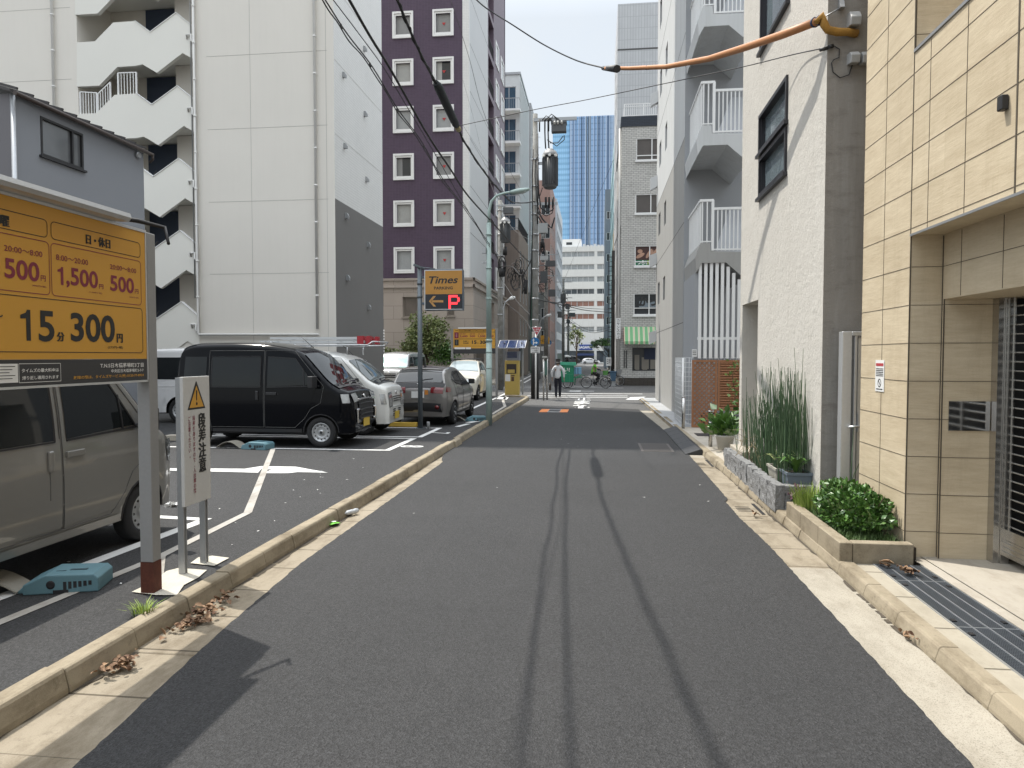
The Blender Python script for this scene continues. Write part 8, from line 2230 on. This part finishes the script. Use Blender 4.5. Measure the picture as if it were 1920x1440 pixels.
mb = MB(CABLE); mb.tube([p+V((.023*math.cos(i*1.1),0,.023*math.sin(i*1.1))) for i, p in enumerate(q2)], .012, 6); mb.build('strand', t)
t = thing('splice_sleeve', 'long black splice sleeve hanging on the thick twisted cable', 'cable joint', A[-1], 0); mb = MB(mat('sleeve', (.015,.02,.024), .6)); mb.tube([w(817,155),w(822,163),w(838,198),w(854,232),w(857,237)], [.05,.085,.085,.08,.05], 10); mb.build('sleeve', t)
mb = MB(mat('tape_tan', (.35,.30,.16), .7)); mb.cyl(w(856,236),w(860,243), .06, n=10); mb.build('tape', t)
P2 = [w(655,0),w(695,70),w(735,135),w(800,250),w(845,318),w(880,370),w(935,430),w(980,480),w(1000,497)]
cable('heavy black cable sloping down to the lower bracket of the pole', [*back(P2[0],P2[1]),*P2], .018)
P3 = [w(610,0),w(650,62),w(700,128),w(745,203),w(790,265),w(830,335),w(880,400),w(912,450),w(938,490)]
t, q3 = cable('black service line with hanger clips left of the heavy cable', [*back(P3[0],P3[1]),*P3], .008)
mb = MB(CABLE)
for i in range(62, len(q3), 9): p = q3[i]; mb.tube([p+V((0,0,.012)), p+V((.0,.03,-.03)), p+V((0,.06,-.01))], .008, 5); mb.obox(p+V((0,0,-.02)), (.02,.04,.03), M.Identity(3))
mb.tube([p+V((.0,.0,-.045-.012*math.sin(i*.8))) for i, p in enumerate(q3)], .008, 5); mb.build('clip', t)
p4 = [w(625,0),w(672,62),w(720,128),w(760,195)]; cable('thin line just above the clipped service line', [*back(p4[0],p4[1]),*p4, w(800,262), w(900,432), w(940,485)], .006)
cable('thin grey wire across the purple hotel ending at the utility pole', [w(845,0),w(880,110),w(905,205),w(940,290),w(985,372)], .005, CABLG)
cable('thin wire from the hotel corner down towards the lamp head', [gy(868,150,44),gy(890,230,42),gy(915,330,38),gy(955,420,34),V((UX,UY,zu(455)))], .006, CABLG)
cable('thin wire crossing the white hotel pier', [gy(868,235,44),gy(900,285,42),gy(930,330,40),V((PX2,PY2,z2(392)))], .008, CABLG)
hookp = gy(1575,12,SY0); hook2 = gy(1538,38,SY0-.03)
cable('thin black wire rising to the upper left from the orange sleeve', [w(880,-14),w(910,14),gx(960,46,-2.2),gx(1020,84,-1.4),gx(1080,113,-.55),gx(1135,128,.12)], .016)
s0 = gx(1135,128,.12); k_ = lambda x, y, X: gx(x, y, X) if abs(X) > .05 else gy(x, y, 11.5)
ORS = mat('orange_sleeve', (.43,.185,.07), .5, 0, 8, .15)
ends = [s0]
for (x, y, u) in ((1180,128,.14),(1250,125,.34),(1330,110,.56),(1400,88,.74),(1470,64,.90),(1538,38,1.0)):
    yy_ = s0.y+(hook2.y-s0.y)*u; ends.append(gy(x, y, yy_))
t = thing('cable_sleeve', 'long orange protective sleeve on the cable tied to the stucco building', 'cable cover', ends[-1], 0)
mb = MB(ORS); mb.tube(ends, [.030,.034,.040,.044,.047,.048,.045], 12); o = mb.build('sleeve', t)
mb = MB(mat('sleeve_dark', (.22,.085,.02), .6)); mb.tube([p+V((0,-.01,-.026)) for p in ends], [.014,.017,.02,.022,.023,.023,.02], 6); mb.build('fold', t)
mb = MB(BLACKP); mb.tube([gx(1131,128,.10),gx(1157,129,.24)], [.052,.052], 8); mb.build('end_clamp', t)
mb = MB(mat('tie_blue', (.03,.045,.10), .6))
for u in (.28,): p = ends[1].lerp(ends[2], .5); mb.cyl(p-V((.02,0,0)), p+V((.03,0,0)), .042, n=10)
for f in (.86, .99): p = ends[-2].lerp(ends[-1], f); d_ = (ends[-1]-ends[-2]).normalized(); mb.cyl(p-d_*.012, p+d_*.012, .056, n=10)
mb.build('tie', t)
mb = MB(mat('wrap_ochre', (.42,.22,.04), .8, 0, 12, .3, 50, .15, .6, .01))
wr = [gy(1530,42,SY0-.10),gy(1541,30,SY0-.10),gy(1545,45,SY0-.10),gy(1552,56,SY0-.09),gy(1570,60,SY0-.08),gy(1590,60,SY0-.06),gy(1606,63,SY0-.02)]
mb.tube(wr, [.03,.045,.045,.042,.045,.042,.045], 10); mb.build('wrap', t)
mb = MB(METAL); mb.tube([gy(1546,32,SY0-.09),gy(1576,14,SY0-.02)], .008, 5); mb.prism([(SY0-.09,gy(1570,20,SY0).z),(SY0-.005,gy(1570,20,SY0).z),(SY0-.005,gy(1570,-4,SY0).z),(SY0-.02,gy(1570,-4,SY0).z)], 'x', gy(1571,0,SY0).x, gy(1580,0,SY0).x); mb.build('wall_hook', t)
cable('long thin wire from the stucco wall across the street to the splice sleeve', [gy(1550,89,SY0-.03),gy(1480,104,SY0+1.2),gy(1390,126,SY0+2.4),gy(1240,158,SY0+4.0),gy(1100,187,SY0+5.2),gy(1000,206,13.9),w(856,237)], .007)
t = thing('wire_anchor', 'small black wire clamp and loop of lead on the grey end wall', 'cable clamp', gy(1548,90,SY0)); mb = MB(BLACKP); mb.tube([gy(1537,94,SY0-.05),gy(1552,90,SY0-.05)], .02, 8); mb.tube([gy(1554,88,SY0-.04),gy(1562,86,SY0-.03)], .022, 8)
mb.tube([gy(1563,86,SY0-.02),gy(1574,92,SY0-.02),gy(1573,108,SY0-.02),gy(1563,112,SY0-.02),gy(1559,118,SY0-.02),gy(1562,135,SY0-.02),gy(1575,146,SY0-.02),gy(1592,140,SY0-.02),gy(1598,122,SY0-.02)], .006, 5); mb.build('lead', t)
for i_, (pts, lab, r) in enumerate((
    ([V((UX,UY,zu(560))),gy(1060,573,45),gy(1100,582,60),gy(1150,586,70)], 'sagging black cable low across the far street to the brick building', .03),
    ([V((UX,UY,zu(565))),gy(1050,568,45),gy(1100,578,60),gy(1150,580,70)], 'second sagging cable just above the low street cable', .02),
    ([gy(1066,600,100),gy(1090,618,90),gy(1115,624,80),gy(1150,616,60)], 'loop of wire from the short dark pole to the right hand row', .025),
    ([gy(1066,596,100),gy(1085,610,90),gy(1110,620,80),gy(1150,612,60)], 'upper loop of wire from the short dark pole', .02),
    ([V((PX2,PY2,z2(520))),gy(965,560,36),V((UX,UY,zu(600)))], 'cable slung between the two junction poles', .02),
    ([V((PX2,PY2,z2(500))),gy(960,500,36),gy(980,515,32),V((UX,UY,zu(470)))], 'cable slung high between the two junction poles', .02),
    ([gy(915,545,46),gy(950,570,40),gy(985,600,33),V((UX,UY,zu(640)))], 'lead from the hotel side to the foot of the utility pole', .015),
    ([V((UX,UY,zu(520))),gy(1020,555,50),gy(1040,570,70),gy(1056,560,82)], 'cable from the utility pole to the next pole down the left row', .025),
    ([gy(1150,300,50),gy(1100,420,70),gy(1050,545,95),gy(1040,560,100)], 'very fine wire slanting across the glass tower', .012))): cable(lab, pts, r)
# ================================================================ people, bicycles and the cart
SKIN = mat('skin', (.40,.25,.18), .6, 0, 5, .05)
HAIR = mat('hair_dark', (.018,.014,.012), .6, 0, 30, .3)
def skinned(name, parent, pts, edges, m, sub=2, local=True):
    """one continuous surface grown round a skeleton of (x,y,z,r[,r2]) joints"""
    me = bpy.data.meshes.new(name); me.from_pydata([p[:3] for p in pts], edges, [])
    o = bpy.data.objects.new(name, me); COL.objects.link(o); o.parent = parent
    me.materials.append(m)
    md = o.modifiers.new('skin', 'SKIN'); md.use_smooth_shade = True; md.branch_smoothing = .4
    for i, p in enumerate(pts):
        sv = me.skin_vertices[0].data[i]; sv.radius = (p[3], p[4] if len(p) > 4 else p[3]); sv.use_root = (i == 0)
    s = o.modifiers.new('sub', 'SUBSURF'); s.levels = sub; s.render_levels = sub
    return o
def hand_pts(w_, d, side, k=.085):
    """palm end and five finger chains leaving it; d = pointing direction, side = thumb direction"""
    w_ = V(w_); d = V(d).normalized(); s = V(side).normalized(); n = d.cross(s)
    P_ = [(*(w_+d*.05), .026, .016)]; E_ = []
    for j, (off, L_, cu) in enumerate(((-.028,.060,.5),(-.010,.075,.5),(.010,.080,.45),(.028,.072,.4))):
        b = w_+d*.085+s*off; t1 = b+d*L_*.55+n*.01*cu; t2 = b+d*L_*.95+n*.035*cu
        i = len(P_); P_ += [(*b,.0095),(*t1,.0085),(*t2,.007)]; E_ += [(0,i),(i,i+1),(i+1,i+2)]
    b = w_+d*.035+s*.034; t1 = w_+d*.07+s*.058
    i = len(P_); P_ += [(*b,.011),(*t1,.008)]; E_ += [(0,i),(i,i+1)]
    return P_, E_
def person(name_label, loc, rz_, J, top_m, leg_m, shoe_m, sleeve, group=None, hair=True):
    t = thing('person', name_label, 'person', loc, rz_)
    P_ = []; E_ = []
    def add(p, r, prev=None, r2=None):
        P_.append((*p, r, r2 or r)); i = len(P_)-1
        if prev is not None: E_.append((prev, i))
        return i
    pel = add(J['pelvis'], .115, None, .095); sp_ = add(J['waist'], .115, pel, .09); ch = add(J['chest'], .14, sp_, .10); nk = add(J['neck'], .052, ch); hb = add(J['jaw'], .062, nk, .07); hd = add(J['head'], .082, hb, .095); add(J['crown'], .055, hd, .07)
    for s in 'LR':
        sh = add(J['sho'+s], .055, ch); el = add(J['elb'+s], .040, sh); wr = add(J['wri'+s], .027, el)
        hp, he = hand_pts(J['wri'+s], J['hd'+s], J['th'+s]); b = len(P_)
        P_ += hp; E_ += [(a+b, c+b) for a, c in he]+[(wr, b)]
        hi = add(J['hip'+s], .085, pel); kn = add(J['kne'+s], .056, hi); an = add(J['ank'+s], .036, kn); add(J['toe'+s], .032, an, .026)
    skinned('body', t, P_, E_, SKIN)
    f = V(J['face']).normalized(); h = V(J['head']); up_ = (V(J['crown'])-V(J['jaw'])).normalized(); s_ = up_.cross(f)
    mb = MB(SKIN)
    mb.tube([h+f*.085+up_*.0, h+f*.115-up_*.03, h+f*.09-up_*.045], [.008,.014,.010], 8)
    for q in (-1, 1): mb.tube([h+s_*q*.078+up_*.015, h+s_*q*.09-up_*.01, h+s_*q*.078-up_*.035], [.008,.018,.008], 8)
    mb.build('face', t, local=True)
    mb = MB(INK)
    for q in (-1, 1): mb.cyl(h+f*.082+s_*q*.032+up_*.005, h+f*.092+s_*q*.032+up_*.005, .010, n=8)
    mb.use(mat('lip', (.25,.09,.08), .6)); mb.bar(h+f*.092-up_*.07-s_*.022, h+f*.092-up_*.07+s_*.022, .008, .008); mb.build('eyes_mouth', t, local=True)
    if hair:
        skinned('hair', t, [(*(h+up_*.025-f*.022), .103, .106), (*(h+up_*.075-f*.01), .075, .08), (*(h-up_*.035-f*.045), .09, .085), (*(h-up_*.085-f*.042), .075, .062)], [(0,1),(0,2),(2,3)], HAIR)
    Pt = []; Et = []
    def a2(p, r, prev=None, r2=None):
        Pt.append((*p, r, r2 or r)); i = len(Pt)-1
        if prev is not None: Et.append((prev, i))
        return i
    w00 = a2(V(J['pelvis'])+V((0,0,-.09)), .15, None, .125); w0 = a2(V(J['pelvis'])+V((0,0,.04)), .155, w00, .13); w1 = a2(J['waist'], .15, w0, .12); c1 = a2(J['chest'], .155, w1, .12); cl = a2(V(J['chest']).lerp(V(J['neck']), .55), .115, c1, .095); a2(V(J['chest']).lerp(V(J['neck']), 1.0), .064, cl)
    for s in 'LR':
        sh = a2(V(J['sho'+s])+V((0,0,-.01)), .084, cl); e = V(J['elb'+s]); el = a2(V(J['sho'+s]).lerp(e, sleeve if sleeve < 1 else .98), .054, sh)
        if sleeve >= 1: a2(e.lerp(V(J['wri'+s]), .9), .046, el)
    skinned('shirt', t, Pt, Et, top_m)
    Pt = []; Et = []
    p0 = a2(V(J['pelvis'])+V((0,0,.12)), .13, None, .108); p1 = a2(J['pelvis'], .135, p0, .115)
    for s in 'LR': hi = a2(J['hip'+s], .105, p1); kn = a2(J['kne'+s], .078, hi); a2(V(J['kne'+s]).lerp(V(J['ank'+s]), 1.06), .06, kn)
    skinned('trousers', t, Pt, Et, leg_m)
    for s in 'LR':
        an, to = V(J['ank'+s]), V(J['toe'+s]); skinned('shoe', t, [(*(an+V((0,0,-.015))), .046, .042), (*an.lerp(to,.5), .045, .036), (*to, .042, .03)], [(0,1),(1,2)], shoe_m, 1)
    return t
SHIRT = mat('white_shirt', (.66,.67,.69), .8, 0, 6, .06); NAVT = mat('navy_trousers', (.012,.014,.024), .8); SHOE = mat('black_shoe', (.012,.012,.012), .4)
J = dict(pelvis=(0,0,.93), waist=(0,0,1.10), chest=(0,.015,1.32), neck=(0,.02,1.46), jaw=(0,.035,1.53), head=(0,.035,1.60), crown=(0,.03,1.68), face=(0,1,-.1),
         shoL=(-.18,.01,1.39), elbL=(-.27,-.03,1.13), wriL=(-.25,.02,.90), hdL=(-.02,.12,-1), thL=(.2,1,0), shoR=(.18,.01,1.39), elbR=(.27,-.04,1.13), wriR=(.27,.02,.89), hdR=(.02,.1,-1), thR=(-.2,1,0),
         hipL=(-.09,0,.89), kneL=(-.085,.06,.49), ankL=(-.08,-.06,.09), toeL=(-.085,.09,.035), hipR=(.09,0,.89), kneR=(.09,.05,.49), ankR=(.085,.06,.085), toeR=(.095,.20,.035))
mp = gz(1046,746,0)
t = person('person in white shirt and dark trousers walking away with a brown bag', (mp.x, mp.y, 0), 0, J, SHIRT, NAVT, SHOE, 1.0)
hx_ = V((mp.x-.27, mp.y+.03, .78))
t = thing('bag', 'brown patterned shoulder bag carried in the walking person left hand', 'bag', (hx_.x, hx_.y, .3))
mb = MB(brick_mat('bag_brown', (.13,.10,.08), (.07,.055,.045), (.03,.025,.02), .06, .06, .01)); mb.prism([(hx_.y-.10,.34),(hx_.y+.16,.34),(hx_.y+.14,.58),(hx_.y+.03,.66),(hx_.y-.07,.58)], 'x', hx_.x-.14, hx_.x-.03); bo = mb.build('bag', t, bevel=.02, seg=2)
mb = MB(TRIM); mb.tube([(hx_.x-.09,hx_.y-.06,.58),(hx_.x-.05,hx_.y-.02,.72),(hx_.x+.0,hx_.y+.0,.79),(hx_.x-.05,hx_.y+.06,.72),(hx_.x-.09,hx_.y+.10,.58)], .008, 6); mb.build('strap', t)
# cyclist (facing +x)
CYY = 42.0
bx0 = gy(1099.5,718,CYY).x; bx1 = gy(1136,718,CYY).x
def wheel_b(mb_, c, r, n=30, tr=.018):
    mb_.tube([(c[0]+r*math.cos(2*math.pi*k/n), c[1], c[2]+r*math.sin(2*math.pi*k/n)) for k in range(n+1)], tr, 7, caps=False)
def bicycle(name, label, x0, x1, Y, r, basket_m=None, group=None, col=(.30,.31,.32)):
    t = thing(name, label, 'bicycle', ((x0+x1)/2, Y, 0), 0, group)
    FRM = mat('bike_frame_%d' % int(col[0]*100), col, .35, .6)
    for x in (x0, x1):
        mb = MB(TYRE); wheel_b(mb, (x,Y,r), r-.018); wo = mb.build('wheel', t)
        mb = MB(METAL); wheel_b(mb, (x,Y,r), r-.045, 30, .008)
        for k in range(14): a = 2*math.pi*k/14; mb.tube([(x,Y,r),(x+(r-.045)*math.cos(a),Y,r+(r-.045)*math.sin(a))], .0025, 4)
        mb.cyl((x,Y-.04,r),(x,Y+.04,r), .025, n=8); mb.build('spokes', wo)
    L_ = x1-x0; bb = V((x0+L_*.42,Y,r-.02)); st = V((x0+L_*.34,Y,.80)); ht = V((x0+L_*.80,Y,.92)); hb = V((x0+L_*.84,Y,.68))
    mb = MB(FRM)
    for a, b in ((bb,st),(bb,hb),(st.lerp(bb,.55),hb),(V((x0,Y+.05,r)),bb),(V((x0,Y-.05,r)),bb),(V((x0,Y+.05,r)),st.lerp(bb,.35)),(V((x0,Y-.05,r)),st.lerp(bb,.35)),(ht,hb),(hb,V((x1,Y+.05,r))),(hb,V((x1,Y-.05,r))),(st,V((x0-.12,Y,.70))),(V((x0,Y,r)),V((x0-.1,Y,.70)))): mb.tube([a, b], .017, 7)
    mb.build('frame', t)
    mb = MB(TRIM); mb.tube([st+V((-.12,0,.05)), st+V((.0,0,.06)), st+V((.13,0,.05))], [.07,.06,.025], 8); mb.build('saddle', t)
    mb = MB(METAL); g_ = ht+V((-.02,0,.12)); mb.tube([ht, g_], .015, 6); mb.tube([g_+V((-.14,-.27,-.01)), g_+V((.0,-.22,.02)), g_, g_+V((.0,.22,.02)), g_+V((-.14,.27,-.01))], .014, 6); mb.build('handlebar', t)
    mb = MB(TRIM); mb.cyl(bb+V((0,-.05,0)), bb+V((0,-.03,0)), .10, n=18); mb.bar(bb+V((-.0,-.09,.15)), bb+V((0,-.09,-.0)), .02, .02); mb.box(bb.x-.05, bb.x+.05, Y-.18, Y-.10, bb.z+.14, bb.z+.165); mb.box(bb.x-.05, bb.x+.05, Y+.10, Y+.18, bb.z-.165, bb.z-.14); mb.bar(bb+V((0,.09,-.15)), bb+V((0,.09,0)), .02, .02); mb.build('crank', t)
    mb = MB(METAL); a = V((x0-.02,Y,.62))
    mb.tube([(x0+(r+.04)*math.cos(q),Y,r+(r+.04)*math.sin(q)) for q in [rad(k) for k in range(20, 190, 12)]], .016, 5); mb.tube([(x1+(r+.04)*math.cos(q),Y,r+(r+.04)*math.sin(q)) for q in [rad(k) for k in range(30, 160, 12)]], .016, 5); mb.build('mudguard', t)
    if basket_m:
        mb = MB(basket_m); c = ht+V((.20,0,-.02)); mb.add([c+V(p) for p in ((-.13,-.15,-.13),(.11,-.15,-.13),(.11,.15,-.13),(-.13,.15,-.13),(-.16,-.18,.13),(.17,-.18,.13),(.17,.18,.13),(-.16,.18,.13))], [(0,3,2,1),(0,1,5,4),(1,2,6,5),(2,3,7,6),(3,0,4,7)])
        mb.build('basket', t)
    return t
bicycle('bicycle', 'silver city bicycle with a green front basket pulling the delivery cart', bx0, bx1, CYY, .33, mat('basket_green', (.10,.28,.07), .6, 0, 14, .3))
GRN = mat('green_polo', (.12,.40,.03), .75, 0, 6, .08); BLKT = mat('black_trousers', (.010,.010,.012), .8)
Lb = bx1-bx0; ox = bx0+Lb*.36
J = dict(pelvis=(0,0,.90), waist=(.03,0,1.05), chest=(.07,0,1.26), neck=(.10,0,1.40), jaw=(.13,0,1.46), head=(.14,0,1.53), crown=(.13,0,1.61), face=(1,0,-.12),
         shoL=(.08,.18,1.33), elbL=(.27,.22,1.10), wriL=(.44,.24,1.06), hdL=(1,.05,-.1), thL=(0,-1,0), shoR=(.08,-.18,1.33), elbR=(.27,-.22,1.10), wriR=(.44,-.24,1.06), hdR=(1,-.05,-.1), thR=(0,1,0),
         hipL=(.03,.09,.87), kneL=(.36,.12,.66), ankL=(.12,.12,.24), toeL=(.24,.12,.19), hipR=(.03,-.09,.87), kneR=(.38,-.12,.80), ankR=(.16,-.12,.50), toeR=(.28,-.12,.46))
t = person('person in green polo and white cap riding a bicycle across the junction', (ox, CYY, 0), 0, J, GRN, BLKT, SHOE, .55)
mb = MB(PAPER); h = V(J['head']); mb.lathe([(.115,.02),(.112,.06),(.09,.105),(.04,.125),(.001,.128)], h, 18); mb.prism([(h.x+.08,h.y-.09),(h.x+.20,h.y-.06),(h.x+.22,h.y),(h.x+.20,h.y+.06),(h.x+.08,h.y+.09)], 'z', h.z+.02, h.z+.035); mb.build('cap', t, local=True)
mb = MB(BLKT)
for s in 'LR': mb.tube([V(J['elb'+s]).lerp(V(J['sho'+s]),.25), J['elb'+s], J['wri'+s]], [.05,.045,.034], 10)
mb.build('arm_cover', t, local=True)
# delivery cart
CGR = mat('cart_green', (.012,.22,.11), .4, 0, 3, .06); CGL = mat('cart_lid', (.07,.42,.26), .4, 0, 3, .05)
ca, cb_ = gy(1052,700,CYY).x, gy(1076,700,CYY).x
zc0, zc1, zc2 = .36, gy(1060,684,CYY).z, gy(1060,679,CYY).z
t = thing('delivery_cart', 'green box cart on two wheels hitched behind the bicycle', 'cart', ((ca+cb_)/2, CYY, 0))
mb = MB(CGR); mb.box(ca, cb_, CYY-.35, CYY+.35, zc0, zc1); bo = mb.build('box', t, bevel=.015)
mb = MB(CGL); mb.prism([(ca-.05,zc1+.003),(cb_+.12,zc1-.05),(cb_+.14,zc1-.02),(cb_+.10,zc2),(ca-.03,zc2+.01)], 'y', CYY-.39, CYY+.39); mb.build('lid', t)
mb = MB(WHITE); zq = zc0+.62*(zc1-zc0)
mb.text('い!', .30, ((ca+cb_)/2-.02, CYY-.352, zq), (1,0,0), (0,0,1), .02, 'C', 1, .002); mb.box(ca+.22, ca+.34, CYY-.354, CYY-.3505, zq-.12, zq-.09); mb.build('emblem', bo)
mb = MB(mat('cart_line', (.05,.30,.17), .4)); mb.box(ca+.02, cb_-.02, CYY-.355, CYY-.3505, zc0+.45, zc0+.475); mb.box(ca+.5, ca+.52, CYY-.355, CYY-.3505, zc0, zc0+.45); mb.build('rim', bo)
for yy_ in (-.30,.30): mb = MB(TYRE); wheel_b(mb, ((ca+cb_)/2-.1+.12*(yy_ > 0), CYY+yy_, .31), .29); mb.use(METAL); [mb.tube([((ca+cb_)/2-.1+.12*(yy_ > 0),CYY+yy_,.31),((ca+cb_)/2-.1+.12*(yy_ > 0)+.28*math.cos(k),CYY+yy_,.31+.28*math.sin(k))], .004, 4) for k in range(7)]; mb.build('wheel', t)
mb = MB(CGR); mb.box(ca, cb_+.5, CYY-.33, CYY-.29, .62, .66); mb.box(ca, cb_+.5, CYY+.29, CYY+.33, .62, .66); mb.box(cb_+.44, cb_+.48, CYY-.3, CYY+.3, .78, .82)
mb.tube([(cb_+.05,CYY-.31,.20),(cb_+.1,CYY-.31,.64),(cb_+.46,CYY-.31,.80)], .02, 6); mb.tube([(cb_+.05,CYY+.31,.20),(cb_+.1,CYY+.31,.64),(cb_+.46,CYY+.31,.80)], .02, 6); mb.tube([(cb_+.46,CYY,.80),(bx0-.1,CYY,.72)], .02, 6); mb.tube([(cb_+.46,CYY-.3,.80),(cb_+.1,CYY-.3,.50)], .015, 6); mb.build('hitch_frame', t)
t = thing('parcel', 'light blue parcel strapped on the hitch frame behind the cyclist', 'parcel', (cb_+.2, CYY, .85)); pa, pb = gy(1072.5,695,CYY), gy(1090,688.5,CYY)
mb = MB(mat('parcel_blue', (.17,.36,.52), .6, 0, 4, .06)); mb.box(max(pa.x, cb_+.015), pb.x, CYY-.25, CYY+.25, .825, 1.22); mb.build('box', t, bevel=.01)
mb = MB(mat('strap_navy', (.02,.03,.08), .6))
for f in (.35,.65): x = pa.x+(pb.x-pa.x)*f; mb.box(x-.015, x+.015, CYY-.256, CYY-.2505, .825, 1.22); mb.box(x-.015, x+.015, CYY-.25, CYY+.25, 1.2205, 1.226)
mb.build('strap', t)
# parked bikes and bin by the brick building
bicycle('bicycle', 'parked bicycle leaning by the brick building corner behind the blue bin', 0.35, 1.35, 45.2, .32, mat('basket_wire', (.25,.25,.25), .5), None, (.12,.12,.13))
t = thing('bin', 'blue plastic bin standing at the corner of the brick building', 'bin', (gy(1149,714,45).x, 45, .1)); a, b = gy(1143.5,697.5,45), gy(1155.5,714,45)
mb = MB(mat('bin_blue', (.06,.12,.19), .5, 0, 4, .1)); mb.add([(a.x+.05,44.8,b.z),(b.x-.05,44.8,b.z),(b.x-.05,45.2,b.z),(a.x+.05,45.2,b.z),(a.x,44.75,a.z),(b.x,44.75,a.z),(b.x,45.25,a.z),(a.x,45.25,a.z)], [(0,3,2,1),(4,5,6,7),(0,1,5,4),(1,2,6,5),(2,3,7,6),(3,0,4,7)]); mb.box(a.x-.03, b.x+.03, 44.72, 45.28, a.z+.002, a.z+.05); mb.build('tub', t)
mb = MB(METAL); mb.box(a.x+.05, b.x-.05, 44.85, 45.15, 0, b.z-.003); mb.build('stand', t)
t = thing('signboard', 'small white standing signboard behind the parked bicycle', 'sign', (gy(1141,690,47).x, 47, .1)); a, b = gy(1136.5,670,47), gy(1146,686,47)
mb = MB(PAPER); mb.box(a.x, b.x, 47, 47.04, b.z, a.z); mb.use(INK); mb.fit('日用', (a.x+.05,47,b.z+.1), (b.x-.05,47,b.z+.1), (a.x+.05,47,a.z-.1), .01); mb.build('panel', t)
mb = MB(METAL); mb.box(a.x+.02, a.x+.05, 47.045, 47.07, .1, a.z); mb.box(b.x-.05, b.x-.02, 47.045, 47.07, .1, a.z); mb.build('leg', t)
# pole with climbing rungs on the right
px_ = gy(1149,650,50).x; z1 = gy(1149,470,50).z
t = thing('utility_pole', 'dark pole with climbing rungs beside the brick building corner', 'utility pole', (px_, 50, 0)); mb = MB(mat('dark_pole', (.06,.055,.05), .8)); mb.cyl((px_,50,0),(px_,50,z1), .14, .11, 12); mb.build('pole', t)
mb = MB(BLACKP); z = gy(1149,640,50).z
while z < z1-.3: mb.box(px_-.32, px_-.02, 49.84, 49.87, z, z+.04); z += .32
mb.box(px_-.36, px_-.31, 49.83, 49.88, gy(1149,645,50).z, z1-.3); mb.build('rung', t)
# person under the umbrella, far away
J = dict(pelvis=(0,0,.88), waist=(0,0,1.04), chest=(0,0,1.25), neck=(0,0,1.38), jaw=(0,-.03,1.45), head=(0,-.03,1.52), crown=(0,-.02,1.59), face=(0,-1,0),
         shoL=(.16,0,1.32), elbL=(.22,0,1.08), wriL=(.20,-.05,.88), hdL=(0,-.1,-1), thL=(0,-1,0), shoR=(-.16,0,1.32), elbR=(-.20,-.03,1.10), wriR=(-.08,-.16,1.25), hdR=(.2,-.1,1), thR=(0,-1,.2),
         hipL=(.08,0,.84), kneL=(.08,-.05,.46), ankL=(.08,.05,.08), toeL=(.08,-.08,.03), hipR=(-.08,0,.84), kneR=(-.08,-.03,.46), ankR=(-.08,-.06,.08), toeR=(-.08,-.20,.03))
ux_ = gy(1063,678,98).x
t = person('person in dark clothes under a pale umbrella far down the street', (ux_, 98, 0), 0, J, BLKT, BLKT, SHOE, 1.0)
t = thing('umbrella', 'pale umbrella held by the person in dark clothes far away', 'umbrella', (ux_-.06, 97.8, 1.3)); mb = MB(mat('umbrella_pale', (.62,.61,.58), .6)); mb.lathe([(.60,1.72),(.52,1.86),(.36,1.97),(.16,2.03),(.01,2.05)], (ux_-.02,97.83,0), 16); mb.build('canopy', t)
mb = MB(METAL); mb.cyl((ux_-.05,97.83,1.22),(ux_-.03,97.83,2.12), .010, n=6); mb.build('shaft', t)
